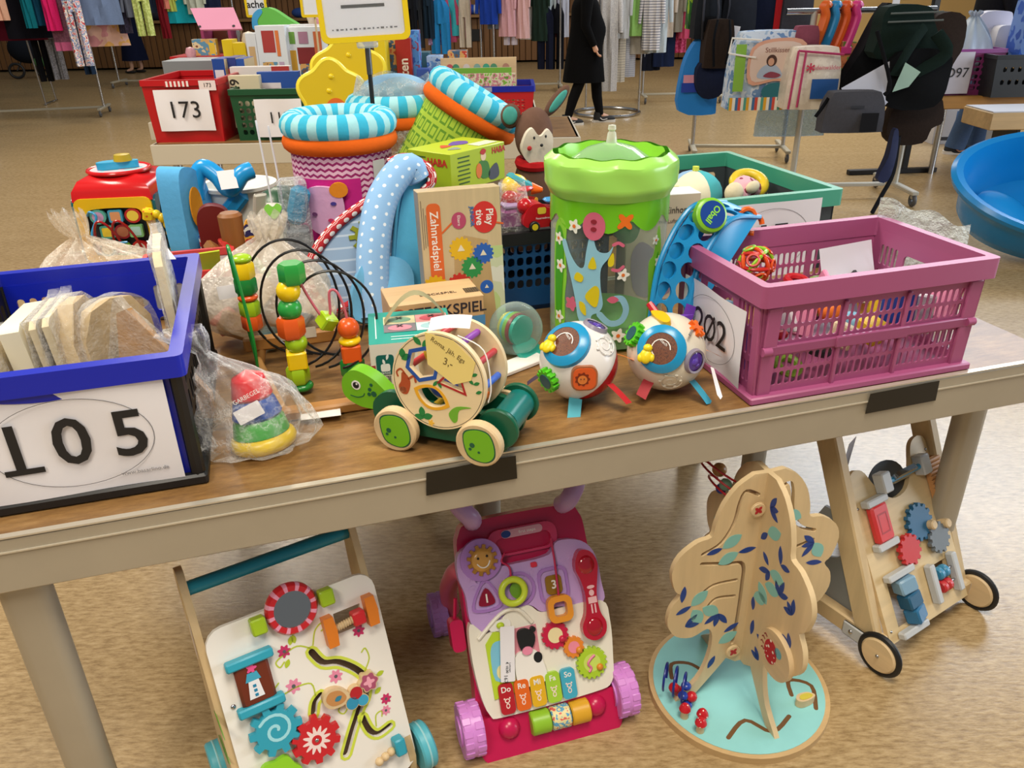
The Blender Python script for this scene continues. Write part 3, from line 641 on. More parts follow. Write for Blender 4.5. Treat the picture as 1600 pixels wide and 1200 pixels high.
for x in (-.205, .205):
    for y in (.0, .35):
        w_ = wheel(M(), (x, y, .056), .047, .02).build('wheel', WDE, t); M().tor(.05, .0075, T=FR((x, y, .056), (0, 1, 0), (0, 0, 1)), n=30, m=8).build('tyre', BLACK, w_); M().sph((x + (.011 if x > 0 else -.011), y, .056), (.003, .005, .005), 8, 6).build('axle_cap', METAL, w_)
M(FR((-.08, .26, .47), (1, .3, 0), (.1, .1, -1))).plate(rect(0, 0, .05, .1), 0, .0006).build('price_tag', paper('#b9b6bd'), t)
# ---------------------------------------------------------------- wooden tree toy
TC = W(1.357, .0, 0)
t = thing('activity_tree', 'wooden tree shaped activity toy on a round light blue base', 'activity toy', TC, TA)
TRW = wood('#d9c095', .9, 2, .42); AQ = plain('#8fd0cf', .5, var=.05)
gro = [band(cr(p, 4, False), .01) for p in ([(-.10, -.13), (-.04, -.1), (.0, -.145), (.06, -.12)], [(-.14, .06), (-.12, .1), (-.08, .09), (-.06, .06)], [(.10, -.07), (.12, -.03), (.16, -.06), (.13, -.12)])]
bo = M().plate(ell(.207, None, 0, 0, 64), .0, .018); base = bo.build('base_disc', WDX, t)
M().plate(ell(.196, None, 0, 0, 64), .0182, .0192, gro).build('base_top', AQ, base)
for g_ in gro: M().plate(g_, .0183, .0186).build('groove', plain('#6f4a22', .7), base)
half = [(0, .61), (.035, .612), (.07, .59), (.098, .55), (.112, .505), (.118, .475), (.150, .468), (.188, .44), (.203, .40), (.192, .352), (.178, .335), (.198, .305), (.203, .262), (.180, .222), (.140, .208), (.103, .222), (.088, .195), (.092, .13), (.115, .07), (.165, .018), (.128, .018), (.078, .075), (.045, .118), (.02, .1), (.0, .1)]
hs = [(0, .61)] + cr(half[1:23], 3, False) + [(.02, .1), (0, .1)]
LEAF = plain('#173f8f', .5); LEAFL = plain('#85c3bd', .5)
slots = [band(cr([(.02, .56), (.05, .575), (.062, .55), (.07, .50), (.095, .455), (.135, .435)], 4, False), .009), band(cr([(.135, .41), (.07, .395), (.035, .385), (.03, .33), (.03, .23), (.034, .16)], 4, False), .009),
         band(cr([(.045, .345), (.1, .345), (.13, .325)], 4, False), .008), band(cr([(.045, .30), (.09, .305), (.11, .285)], 4, False), .008)]
def half_plane(name, ang, sl, leaves, dark=False):
    X = FR((0, 0, 0), (math.cos(ang), math.sin(ang), 0), (0, 0, 1)); p = M(X).plate(hs, -.006, .006, sl).build(name, TRW, t)
    side = leaves[0]
    for x, z, l, w, a, m in leaves[1]:
        if _inside(np.array([(x + l * k * math.cos(a) + .004 * e, z + l * k * math.sin(a)) for k in (.0, .5, 1.05) for e in (-1, 1)]), [hs]).all(): M(X).plate(leaf(l, w, x, z, a), *((.0062, .0066) if side > 0 else (-.0066, -.0062))).build('leaf_print', m, p)
    return p
rnd = random.Random(11)
def leafset(pos):
    o = []
    for x, z in pos:
        a = rnd.uniform(0, 6.28); o.append((x, z, .05, .03, a + 2, LEAFL)) if rnd.random() < .55 else None
        for q in range(rnd.choice((1, 2, 3))): o.append((x, z, rnd.uniform(.028, .045), .014, a + (q - 1) * .8, LEAF))
    return o
# FR z-axis = x × (0,0,1): for ang=pi (left half) it points (+y)... print goes on the camera side
def signside(ang):
    zx = Vector((math.cos(ang), math.sin(ang), 0)).cross(Vector((0, 0, 1))); view = Vector((-TC.x, -TC.y, 0)); view.rotate(Euler((0, 0, -TA))); return 1 if zx.dot(view) > 0 else -1
pA = half_plane('tree_board', PI, slots, (signside(PI), leafset([(.03, .585), (.15, .42), (.09, .44), (.17, .36), (.05, .42), (.15, .3), (.08, .26), (.16, .245), (.06, .2), (.09, .1), (.07, .17), (.12, .245)])))
pB = half_plane('tree_board', -PI / 2, [], (signside(-PI / 2), leafset([(.03, .54), (.035, .48), (.03, .43), (.06, .4), (.03, .35), (.02, .3), (.1, .37), (.15, .36), (.16, .28), (.05, .22), (.03, .2), (.07, .16), (.13, .03), (.09, .44)])))
pC = half_plane('tree_board', 0, [slots[0], slots[1]], (signside(0), leafset([(.05, .5), (.14, .4), (.17, .34)])))
pD = half_plane('tree_board', PI / 2, [], (signside(PI / 2), leafset([(.08, .5), (.12, .4)])))
XB = FR((0, 0, 0), (0, -1, 0), (0, 0, 1)); sb = signside(-PI / 2)
dd = M(XB).plate(ell(.056, None, .128, .235, 36), .006 * sb, .018 * sb).build('ladybird_disc', WDE, t)
zz = .0184 * sb
M(XB).plate(ell(.022, .03, .118, .235, 24, .4), zz, zz + .0004 * sb).build('ladybird_print', dots('#b8222a', '#f0e4d6', 90, .3), dd); M(XB).plate(ell(.012, None, .142, .252, 16), zz, zz + .0004 * sb).build('head_print', plain('#6aa9b4', .5), dd)
for x, z in ((.094, .25), (.092, .236), (.096, .222), (.1, .262)): M(XB).plate(band([(x, z), (x - .006, z + .004), (x - .009, z)], .003), zz, zz + .0004 * sb).build('leg_print', plain('#8a1a22', .5), dd)
XA = FR((0, 0, 0), (-1, 0, 0), (0, 0, 1)); sa = signside(PI)
for x, z in ((.024, .53), (.036, .145)):
    k_ = M(XA).cyl((x, z, -.014), (x, z, .018 * sa), .018, n=20, bev=.003).build('sliding_knob', WDE, t)
    for q in range(4): M(XA).plate(leaf(.011, .007, x, z, q * 1.57 + .7), .0184 * sa, .0188 * sa).build('flower_print', plain('#b3222a', .5), k_)
for x, y in ((-.165, -.05), (-.135, -.075), (-.15, -.095)):
    mu = M().cyl((x, y, .018), (x, y, .042), .0095, .008, n=12).build('mushroom_stem', WDE, t); M().lathe([(.0, .058), (.006, .057), (.011, .051), (.0135, .043), (.0, .0415)][::-1], 14, T=T3(x, y, 0)).build('mushroom_cap', dots('#c3202a', '#f0e6dc', 130, .22, .3), mu)
for x, y, r in ((-.175, .03, .028), (-.16, .01, .03), (-.15, -.012, .03)):
    M().tube([(x + r * math.cos(a) * .6, y + r * math.cos(a) * .8 + .0, .02 + .045 + r * 1.2 * math.sin(a)) for a in [PI * (-.25 + 1.5 * i / 20) for i in range(21)]], .0028, 7).build('blue_wire', plain('#1a2f8a', .3), t)
for x, y, z, h in ((-.155, -.02, .05, '#1f3fa0'), (-.14, -.005, .06, '#1f3fa0'), (-.165, .005, .052, '#c3202a'), (-.135, -.025, .045, '#c3202a'), (-.148, -.03, .03, '#1f3fa0'), (-.15, .01, .032, '#c3202a')): M().sph((x, y, z), (.0125, .0125, .0125) if h[1] == 'c' else (.012, .012, .008), 14, 10).build('wire_bead', plain(h, .28), t)
sn = M().plate(cr([(.09, -.1), (.1, -.088), (.125, -.088), (.138, -.1), (.125, -.108), (.1, -.11)], 4), .02, .04).build('mouse_slider', WDE, t); M().plate(cr([(.098, -.1), (.106, -.092), (.124, -.092), (.132, -.1), (.122, -.105), (.104, -.106)], 4), .0402, .041).build('mouse_print', plain('#c9b93a', .5), sn)
XD = FR((0, 0, 0), (0, 1, 0), (0, 0, 1))
for k in range(3): M(XD).tube([(.08 + .07 * math.cos(a) + .02 * k, .505 + .028 * k + .035 * math.sin(a), -.02 - .05 * math.sin(a) - .01 * k) for a in [PI * i / 16 for i in range(17)]], .0025, 7).build('red_wire', plain('#a8202a', .3), t)
for x, z, h, r in ((.1, .52, '#7fae98', .014), (.115, .5, '#1f3fa0', .012), (.13, .54, '#b98a52', .016)): M(XD).sph((x, z, -.03), r, 14, 10).build('wire_bead', plain(h, .3), t)
# ================================================================ things on the front display table
def slots_grid(x0, x1, y0, y1, nx, ny, gx, gy, r=None):
    o = []; w = (x1 - x0 - gx * (nx - 1)) / nx; h = (y1 - y0 - gy * (ny - 1)) / ny
    for i in range(nx):
        for j in range(ny): o.append(rr(w, h, r if r else min(w, h) * .4, x0 + w / 2 + i * (w + gx), y0 + h / 2 + j * (h + gy), 2))
    return o
def crate_frame(wb, db, wt, dt, h):
    """wall frames (front, back, left, right) of a tapered crate, y axis runs up the wall, z outwards"""
    fy = (dt - db) / 2; fx = (wt - wb) / 2
    return (FR((0, -db / 2, 0), (1, 0, 0), (0, -fy, h)), FR((0, db / 2, 0), (-1, 0, 0), (0, fy, h)), FR((-wb / 2, 0, 0), (0, -1, 0), (-fx, 0, h)), FR((wb / 2, 0, 0), (0, 1, 0), (fx, 0, h)))
def rim(par, w, d, z, hh, t, mat, name='rim', bev=.004):
    """rim as one ring"""
    o = rr(w, d, .012); i = rr(w - 2 * t, d - 2 * t, .006)
    return M().plate(o, z - hh, z, [i]).build(name, mat, par)
def page(par, T, w, h, s, size, mat=None, oval=True, name='number_sign', curl=.003, sx=1.0, bold=.0):
    p = M(T).grid(lambda a, b: ((a - .5) * w, (b - .5) * h, .001 + curl * math.sin(a * 7 + b * 3)), 10, 8).build(name, mat or paper(), par, label='white sheet with the number ' + s)
    txt(s, size, plain('#1b1a1c', .6), p, T @ T3(0, 0, .002 + curl), sx=sx, bold=bold)
    if oval:
        o = ell(w * .40, h * .42, 0, -.0, 48); i = ell(w * .40 - .0009, h * .42 - .0009, 0, 0, 48); M(T).plate(o, .0016 + curl, .0018 + curl, [i]).build('oval_line', plain('#55545a', .6), p)
    return p
# ---------------------------------------------------------------- blue crate 105
BL = plain('#0b20ac', 0.32); BLK = plain('#141416', .45)
c105 = thing('folding_crate', 'blue and black folding crate with sheet 105 at the left table edge', 'crate', W(.10, .335), TA)
wb, db, wt, dt, h = .372, .52, .372, .53, .215
fr = crate_frame(wb, db, wt, dt, h)
M().box((0, 0, .01), (wb + .03, db + .03, .02), .004).build('base', BLK, c105)
so = slots_grid(-.16, -.1, .13, .185, 3, 1, .008, .01) + slots_grid(.1, .16, .13, .185, 3, 1, .008, .01) + slots_grid(-.16, .16, .03, .045, 16, 1, .009, .008) + slots_grid(-.16, -.1, .06, .115, 3, 1, .008, .01) + slots_grid(.1, .16, .06, .115, 3, 1, .008, .01)
hole = ell(.085, .024, 0, .15, 24)
for k, X in ((0, fr[0]), (1, fr[1])):
    M(X).plate([(-wb / 2, 0), (wb / 2, 0), (wt / 2, h), (-wt / 2, h)], -.006, 0, so + [hole]).build('end_wall', BL, c105)
lo = []
for i in range(5): lo += slots_grid(-.24 + .098 * i, -.165 + .098 * i, .04, .185, 3, 3, .008, .012)
for X in fr[2:]: M(X).plate([(-db / 2, 0), (db / 2, 0), (dt / 2, h), (-dt / 2, h)], -.006, 0, lo).build('side_wall', BLK, c105)
for sx in (-1, 1):
    for sy in (-1, 1): M().tube([(sx * wb / 2, sy * db / 2, .01), (sx * wt / 2, sy * dt / 2, h)], .012, 8).build('corner_post', BLK, c105)
r105 = rim(c105, wt + .035, dt + .035, h + .025, .036, .022, BL)
M(fr[0]).plate(cr([(-.12, .218), (-.08, .2), (0, .19), (.08, .2), (.12, .218), (0, .226)], 4), .001, .012).build('grip', BL, c105)
PX105 = FR((.018, -db / 2 - .013, .113), (1, 0, 0), (0, -.03, 1)); pg_ = page(c105, PX105, .297, .186, '0', .116, sx=1.0, curl=.002, bold=.012)
txt('5', .116, plain('#1b1a1c', .6), pg_, PX105 @ T3(.084, .0, .004), bold=.012); txt('1', .116, plain('#1b1a1c', .6), pg_, PX105 @ T3(-.08, .0, .004), bold=.012)
M(PX105).box((-.076, -.037, .0042), (.056, .01, .0006)).build('serif', plain('#1b1a1c', .6), pg_)
txt('www.basarlino.de', .010, plain('#8c8c92', .6), c105, FR((.11, -db / 2 - .0145, .045), (1, 0, 0), (0, -.05, 1)))
# wrapped wooden puzzles in it
WRAP = clear('#ffffff', .02, .12, .09, 30); PALE = wood('#dccba6', .86, 2, .6); PALE2 = wood('#c9b187', .86, 2, .6)
def puzzle(label, u, v, z, w, d, h_, lean, yaw, mat, outline=None, wrap=True, roll=0):
    t = thing('wooden_puzzle', label, 'puzzle', W(u, v, z), rot=(lean, roll, TA + yaw), group='wrapped puzzles in the blue crate')
    o = outline or [(-.5, 0), (.5, 0), (.5, .95), (.4, 1), (-.4, 1), (-.5, .95)]
    M(FR((0, 0, 0), (1, 0, 0), (0, 0, 1))).plate([(x * w, y * h_) for x, y in o], -d / 2, d / 2).build('board', mat, t)
    if wrap: M(FR((0, 0, 0), (1, 0, 0), (0, 0, 1))).plate([(x * w * 1.08, y * h_ * 1.04 - .004) for x, y in cr(o, 3)], -d / 2 - .004, d / 2 + .004, step=.02, fn=lambda x, y, z: (x + .002 * math.sin(y * 90), y, z + .003 * math.sin(x * 120 + y * 70))).build('plastic_wrap', WRAP, t)
puzzle('bubble wrapped board at the far left of the blue crate', -.035, .33, .785, .15, .03, .17, -.1, 1.5, PALE)
puzzle('thick cream board standing left among the boards in the blue crate', .02, .40, .785, .15, .035, .195, -.1, 1.45, plain('#e9e0c6', .5), wrap=False)
puzzle('thin board left of its twin, next to the thick cream board', .05, .41, .785, .16, .012, .195, -.08, 1.5, PALE)
puzzle('thin board right of its twin, next to the grey wrapped wedge', .072, .41, .785, .16, .012, .198, -.08, 1.5, PALE)
puzzle('grey wrapped wedge shaped board in the blue crate', .105, .42, .785, .17, .03, .205, -.1, 1.35, PALE2, [(-.5, 0), (.5, 0), (.5, .6), (.1, 1), (-.2, 1), (-.5, .7)])
puzzle('wrapped board with rounded top beside the large tan board', .155, .41, .785, .16, .025, .20, -.1, .9, PALE2, [(-.5, 0), (.5, 0), (.5, .7), (.3, .95), (0, 1), (-.3, .95), (-.5, .7)])
puzzle('large tan pointed board leaning at the right in the blue crate', .225, .30, .785, .19, .014, .20, -.15, -.5, wood('#b98f62', .8, 0, .5), [(-.5, 0), (.5, 0), (.48, .25), (-.3, 1), (-.42, .95)])
puzzle('low picture board lying across the front of the blue crate', .09, .16, .905, .13, .008, .11, .75, -.3, print_noise(['#d9c79c', '#d9c79c', '#a9b878', '#d9c79c', '#c7a870'], 25), [(-.5, 0), (.5, 0), (.5, 1), (-.5, 1)], wrap=False)
puzzle('tall wrapped board with price tag standing at the right wall of the blue crate', .262, .40, .785, .2, .014, .30, -.03, 1.66, PALE)
tg = M(T3(*W(.245, .5, 1.045), .5, .2, TA + .6)).plate(rect(-.016, -.03, .016, .03), 0, .0008); tgo = tg.build('price_tag', paper(), None); tag(tgo, 'small white price tag 207 hanging from the tall wrapped board', 'price tag')
txt('207', .016, BLACK, tgo, T3(*W(.245, .5, 1.045), .5, .2, TA + .6) @ T3(0, 0, .001, 0, 0, PI / 2))
# ---------------------------------------------------------------- mauve crate 202
MV = plain('#a4527d', .42); MVD = plain('#984a74', .42)
c202 = thing('folding_crate', 'mauve folding crate with sheet 202 at the right end of the table', 'crate', W(1.565, .185), TA)
wb, db, wt, dt, h = .49, .31, .505, .325, .222
M().box((0, 0, .008), (.525, .345, .016), .003).build('base', MV, c202)
fr = crate_frame(wb, db, wt, dt, h)
def long_holes():
    o = []
    for a, b in ((-.212, -.08), (-.066, .066), (.08, .212)):
        o += slots_grid(a, b, .03, .095, 9, 2, .0038, .006) + slots_grid(a, b, .125, .185, 9, 2, .0038, .006)
    return o
for X in fr[:2]:
    M(X).plate([(-wb / 2, 0), (wb / 2, 0), (wt / 2, h), (-wt / 2, h)], -.003, 0, long_holes()).build('long_wall', MV, c202)
    M(X).box((0, .11, .004), (wb, .02, .008), .002).box((0, .11, .007), (.17, .024, .008), .002).build('hinge_rail', MVD, c202)
    for x in (-.23, .23): M(X).box((x, .1, .003), (.03, .2, .008), .002).build('corner_rib', MV, c202)
    for x in (-.0727, .0727): M(X).box((x, .1, .003), (.009, .19, .007), .002).build('wall_rib', MV, c202)
sh = slots_grid(-.13, -.075, .03, .19, 4, 3, .005, .012) + slots_grid(.075, .13, .03, .19, 4, 3, .005, .012) + slots_grid(-.06, .06, .03, .1, 7, 2, .005, .008) + [rr(.11, .04, .012, 0, .165)]
for X in fr[2:]:
    M(X).plate([(-db / 2, 0), (db / 2, 0), (dt / 2, h), (-dt / 2, h)], -.005, 0, sh).build('short_wall', MV, c202)
    for x in (-.148, .148): M(X).box((x, .1, .003), (.022, .2, .008), .002).build('corner_rib', MV, c202)
rim(c202, wt + .03, dt + .03, h + .024, .042, .02, MV)
for sx in (-1, 1): M().cyl((sx * .247, -.165, .11), (sx * .228, -.165, .11), .009, n=10).build('hinge_pin', MV, c202)
P202 = FR((-.262, -.005, .098), (0, -1, 0), (-.03, 0, 1))
page(c202, P202, .24, .165, '2  2', .085, paper('#dfdee6')); txt('O', .085, plain('#1b1a1c', .6), c202, P202 @ T3(0, 0, .006), sx=.75)
M(P202).box((0, 0, .0065), (.006, .075, .0006), T=T3(0, 0, 0, 0, 0, -.5)).build('zero_slash', plain('#1b1a1c', .6), c202)
rnd = random.Random(5)
cols = [('red', '#c3202a'), ('blue', '#2447a8'), ('teal', '#1f8f8a'), ('cream', '#e3d5ae'), ('orange', '#e0762a'), ('lime', '#8fb93a'), ('white', '#e8e6ea'), ('brown', '#7a5230'), ('yellow', '#e6c22f'), ('light blue', '#7fb8d8'), ('black', '#26262a'), ('pink', '#d986a8')]
kinds = ['ring', 'block', 'board', 'ball', 'bar']
pos = [(x, y) for x in range(8) for y in range(5)]
nn = 0
for (ix, iy) in pos:
    ci, ki = nn % 12, (nn * 7 + nn // 12) % 5; cn, ch = cols[ci]; kd = kinds[ki]
    lab = '%s %s in the mauve crate, %s from left, %s' % (cn, kd, ('first', 'second', 'third', 'fourth', 'fifth', 'sixth', 'seventh', 'last')[ix], ('near wall row', 'second row', 'middle row', 'fourth row', 'far wall row')[iy]); nn += 1
    x = -.2 + .057 * ix + rnd.uniform(-.01, .01); y = -.12 + .06 * iy; z = .024 + rnd.uniform(.0, .095)
    X = T3(x, y, z + .025, rnd.uniform(-.4, .4), rnd.uniform(-.4, .4), rnd.uniform(0, 3)); m = M(X)
    if kd == 'ring': m.tor(.022, .009, n=16, m=8)
    elif kd == 'block': m.box((0, 0, 0), (.05, .042, .046), .004)
    elif kd == 'board': m.box((0, 0, 0.01), (.065, .012, .09), .003)
    elif kd == 'ball': m.sph((0, 0, 0), .026, 14, 10)
    else: m.cyl((-.03, 0, 0), (.03, 0, 0), .011, n=12, bev=.003)
    o = m.build('toy_' + kd, plain(ch, .4)); o.matrix_world = T3(*W(1.565, .185), 0, 0, TA); tag(o, lab, 'toy', 'loose small toys in the mauve crate')
pg = M(T3(*W(1.72, .24, .785), -.35, 0, TA + .15)).grid(lambda a, b: ((a - .5) * .16, .01 * math.sin(b * 2), b * .19), 6, 6).build('paper_sheet', paper('#dcdbe6')); tag(pg, 'blank white sheet standing inside the mauve crate', 'paper')
# ---------------------------------------------------------------- stacking tower in a clear bag
t = thing('stacking_tower', 'stacking tower of red, blue, green and yellow cups wrapped in a clear bag', 'stacking toy', W(.395, .155), rot=(-.12, -.12, 0))
for nm, z0, z1, r0, r1, hx in (('yellow_ring', 0, .03, .058, .058, '#e6c414'), ('green_ring', .026, .062, .05, .045, '#3fa03a'), ('blue_ring', .06, .098, .044, .037, '#1f4fa8'), ('red_cap', .096, .138, .036, .03, '#d4222a')):
    if nm[0] == 'y': M().tor(.043, .016, T=T3(0, 0, .016), n=32, m=10).build(nm, plain(hx, .3), t)
    else: M().lathe([(0, z0), (r0 * .9, z0), (r0, z0 + .006), (r1, z1 - .006), (r1 * .9, z1), (0, z1 + (.012 if nm[0] == 'r' else 0))], 30).build(nm, plain(hx, .3), t)
st = M(FR((.005, -.046, .085), (1, 0, 0), (0, .12, 1)) @ T3(0, 0, 0, 0, 0, .35)).plate(rr(.05, .026, .002), 0, .0006).build('price_sticker', paper(), t)
txt('GARBEGEL', .011, WHITE, t, FR((.005, -.0385, .112), (1, 0, 0), (0, .12, 1)) @ T3(0, 0, .003, 0, 0, .35))
BAG = clear('#ffffff', .03, .1, .22, 10)
def bagfn(a, b):
    th = 2 * PI * a; prof = [(0, .0), (.075, .004), (.09, .03), (.082, .07), (.066, .115), (.05, .155), (.022, .185), (.012, .205), (.03, .235), (.04, .255)]
    k = b * (len(prof) - 1); i = min(int(k), len(prof) - 2); f = k - i; r = prof[i][0] * (1 - f) + prof[i + 1][0] * f; z = prof[i][1] * (1 - f) + prof[i + 1][1] * f
    r *= 1 + .09 * math.sin(5 * th + 9 * b) + .06 * math.sin(11 * th - 14 * b); s = max(0, z - .1); return (r * math.cos(th) * (1.15 if b < .5 else 1) - s * .55, r * math.sin(th) * .85, z - s * .12)
bg = M().grid(bagfn, 48, 36, cu=True).build('plastic_bag', BAG); bg.location = W(.39, .155, ZT + .0005); bg.rotation_euler = (-.1, -.1, .1); tag(bg, 'clear plastic bag tied around the rainbow stacking tower', 'bag')
# ---------------------------------------------------------------- bead maze
t = thing('bead_maze', 'wooden bead maze with black wire loops and stacked beads', 'bead maze', W(.49, .39), TA)
NW = wood('#a8763c', .8, 0, .45); cy_ = .5 - .39
M().box((0, .13, .055), (.25, .022, .03), .004).build('rear_rail', NW, t)
M().box((.05, -.14, .012), (.24, .03, .022), .004).build('front_rail', NW, t)
for x in (-.1, .1): M().cyl((x, .13, .0), (x * .9, .13, .045), .011, n=12).build('dowel_post', wood('#b98a50', .85, 2), t)
M().cyl((.085, .12, .03), (.12, -.135, .018), .009, n=12).cyl((-.1, .12, .02), (-.055, -.135, .012), .008, n=12).build('side_dowel', wood('#b98a50', .85, 1), t)
BW = plain('#111114', .3)
for k in range(4):
    cx, cyy, rd, rz_ = -.01 + .026 * k, .075 - .03 * k, .094 - .004 * k, .128 - .012 * k
    M().tube([(cx + rd * math.cos(a), cyy + .05 * math.sin(a * .5), .155 - .004 * k + rz_ * math.sin(a)) for a in [PI * (-.5 + 2 * i / 40) for i in range(41)]], .0028, 7).build('black_wire', BW, t)
def bead(kind, c, r, hx, par):
    m = M(); c = Vector(c); r *= 1.2
    if kind == 's': m.sph(c, r, 18, 12)
    elif kind == 'c': m.box(c, (r * 1.75, r * 1.75, r * 1.7), .003, T=None)
    elif kind == 'h': m.lathe([(0, -r * .85), (r * .92, -r * .85), (r * 1.08, -r * .6), (r * 1.08, r * .6), (r * .92, r * .85), (0, r * .85)], 6, T=Matrix.Translation(c))
    else: m.sph(c, (r * 1.1, r * 1.1, r * .5), 16, 10)
    return m.build('bead', plain(hx, .25), par)
G1, G2, LM_, YE, OR = '#1f7f35', '#2d9a3f', '#9fc41f', '#efc90f', '#df5a1c'
colA = [('d', .775, '#1f7a2c', .018), ('h', .802, LM_, .018), ('c', .836, YE, .0185), ('s', .871, LM_, .0185), ('h', .906, OR, .021), ('s', .943, G2, .0195), ('s', .98, YE, .0195), ('h', 1.015, G2, .02)]
ax = -.018
for k, z, hx, r in colA: bead(k, (ax + (0.016 if z > 1 else 0) + .003 * math.sin(z * 60), -.03, z - ZT), r, hx, t)
colB = [('d', .775, YE, .015), ('h', .798, G1, .0195), ('c', .833, OR, .0185), ('d', .859, YE, .0175), ('s', .886, OR, .0185)]
for k, z, hx, r in colB: bead(k, (.09, -.025, z - ZT), r, hx, t)
M(T3(.05, -.02, .145, .5, .4, .6)).box((0, 0, 0), (.032, .032, .03), .003).build('bead', plain(LM_, .25), t)
M().tube(cr([(.0, -.03, .26), (.02, -.02, .20), (.045, -.02, .15), (.058, -.02, .16), (.062, -.02, .205), (.078, -.022, .20), (.09, -.025, .14), (.09, -.025, .02)], 5, False), .0028, 7).build('pink_wire', plain('#c9606f', .35), t)
M().tube([(ax, -.03, .0), (ax, -.03, .27)], .0028, 7).build('centre_wire', plain('#c9606f', .35), t)
GW = plain('#1f8f3a', .3)
M().tube(cr([(-.10, .1, .0), (-.112, .1, .15), (-.118, .08, .27), (-.116, .05, .295), (-.11, .03, .26), (-.098, .02, .12), (-.1, .03, .03)], 6, False), .0032, 8).build('green_wire', GW, t)
for k, z, hx, r in (('d', .255, LM_, .016), ('h', .23, YE, .0175), ('h', .198, G1, .0175), ('d', .172, OR, .016), ('h', .148, LM_, .0165), ('h', .118, OR, .0165)): bead(k, (-.098, .1, z), r, hx, t)
M(T3(-.01, .118, .07, PI / 2)).plate(rect(-.04, -.012, .04, .012), 0, .0006).build('price_sticker', paper('#cfc5b4'), t)
cs = M(T3(*W(.50, .225, ZT + .014), 0, 0, TA - .05)).box((0, 0, 0), (.075, .032, .0008)).build('price_tag', paper('#ddd9d6')); tag(cs, 'white paper price tag lying by the green turtle head', 'price tag')
# ---------------------------------------------------------------- turtle pull toy
yaw = R(-21); tc = W(.727, .085)
t = thing('pull_toy_turtle', 'green wooden turtle on wheels with a round shape sorter shell', 'pull toy', tc, yaw)
GR = plain('#0d5a3f', .35); LGR = plain('#73b91f', .35); BIR = wood('#e3cda2', .92, 0, .45)
side = cr([(-.128, .03), (-.135, .07), (-.105, .096), (-.06, .092), (.0, .08), (.05, .085), (.1, .075), (.125, .045), (.118, .015), (.07, .018), (-.07, .018)], 4)
for y in (-.038, .038): M(FR((0, y + .006, 0), (1, 0, 0), (0, 0, 1))).plate(side, 0, .012).build('side_board', GR, t)
M().box((0, 0, .035), (.19, .07, .03), .004).build('chassis', GR, t)
M(FR((-.112, .012, .03), (1, 0, 0), (0, 0, 1))).plate(cr([(.02, .0), (.01, .03), (-.015, .055), (-.04, .075), (-.075, .085), (-.1, .065), (-.1, .03), (-.07, .012), (-.03, .008), (0, -.005)], 5), 0, .03).build('head', LGR, t)
hd = bpy.data.objects['head']; HX = FR((-.112, .012 - .0305, .03), (1, 0, 0), (0, 0, 1))
e = M(HX).plate(ell(.0095, None, -.072, .055, 18), 0, .0006).build('eye_white', WHITE, hd); M(HX).plate(ell(.0065, None, -.072, .055, 16), .0007, .001).build('pupil', BLACK, e); M(HX).plate(ell(.002, None, -.07, .058, 8), .0011, .0014).build('glint', WHITE, e)
M(HX).plate(band(cr([(-.086, .032), (-.072, .03), (-.06, .034), (-.056, .04)], 4, False), .0018), 0, .0004).build('mouth_print', GR, hd)
for x, y, r in ((-.044, .05, .004), (-.036, .042, .006), (-.046, .04, .004), (-.028, .034, .003), (-.04, .06, .0035)): M(HX).plate(ell(r, None, x, y, 7), 0, .0004).build('spot_print', GR, hd)
DX = FR((.006, -.054, .14), (1, 0, 0), (0, .10, 1)); r0 = .087
hexo = ell(.026, None, -.028, .028, 6, .3); trio = [(.005, .0), (.048, -.012), (.034, .03)]; 
def lens(cx, cy, l, w, a): return tr2(leaf(l, w, -l / 2, 0, 0, 10), cx, cy, a)
lens_o = lens(-.012, -.03, .055, .034, -.35)
fd = M(DX).plate(ell(r0, None, 0, 0, 56), -.006, .006, [hexo, trio, lens_o]).build('front_disc', BIR, t)
for o, hx in ((hexo, '#1f4f9f'), (trio, '#a81f22'), (lens_o, '#e0a422')):
    cx = sum(p[0] for p in o) / len(o); cy2 = sum(p[1] for p in o) / len(o)
    M(DX).plate([(cx + (x - cx) * 1.32, cy2 + (y - cy2) * 1.32) for x, y in o], .0061, .0066, [[(cx + (x - cx) * 1.03, cy2 + (y - cy2) * 1.03) for x, y in o]]).build('hole_outline', plain(hx, .4), fd)
M(DX).plate(ell(r0 * .965, None, 0, 0, 56), .0061, .0063, [ell(r0 * .955, None, 0, 0, 56)]).build('rim_line', BLACK, fd)
def dprint(o, hx, nm='animal_print'): return M(DX).plate(o, .0061, .0066).build(nm, plain(hx, .5), fd)
dprint(cr([(-.068, .008), (-.058, .004), (-.052, -.01), (-.058, -.03), (-.07, -.03), (-.075, -.018), (-.07, -.008)], 4), '#a8481f'); dprint(band(cr([(-.062, .006), (-.07, .014), (-.078, .008), (-.076, .0)], 4, False), .003), '#a8481f'); dprint(band(cr([(-.055, -.002), (-.045, .004), (-.042, -.006)], 4, False), .004), '#a8481f'); dprint(ell(.007, .006, -.067, -.024, 14), '#e0a070')
dprint(cr([(.02, -.055), (.035, -.04), (.062, -.038), (.04, -.046), (.036, -.066), (.028, -.07)], 4), '#6aa82a')
for x, y, l, w, a in ((-.068, .032, .02, .012, .5), (-.066, .034, .018, .012, 1.6), (-.03, .062, .02, .01, 2.4), (-.028, .06, .02, .01, .8), (-.03, -.07, .02, .012, .3), (-.03, -.07, .02, .012, 1.7), (-.028, -.072, .018, .01, 2.9), (.0, .002, .014, .006, 4), (.0, .002, .014, .006, 5.2), (.062, .02, .012, .006, .4), (.062, .02, .012, .006, 2.4), (.066, .005, .012, .006, .4), (.066, .005, .012, .006, 2.4), (.07, -.01, .012, .006, .4)): dprint(leaf(l, w, x, y, a), '#1f7a3a', 'leaf_print')
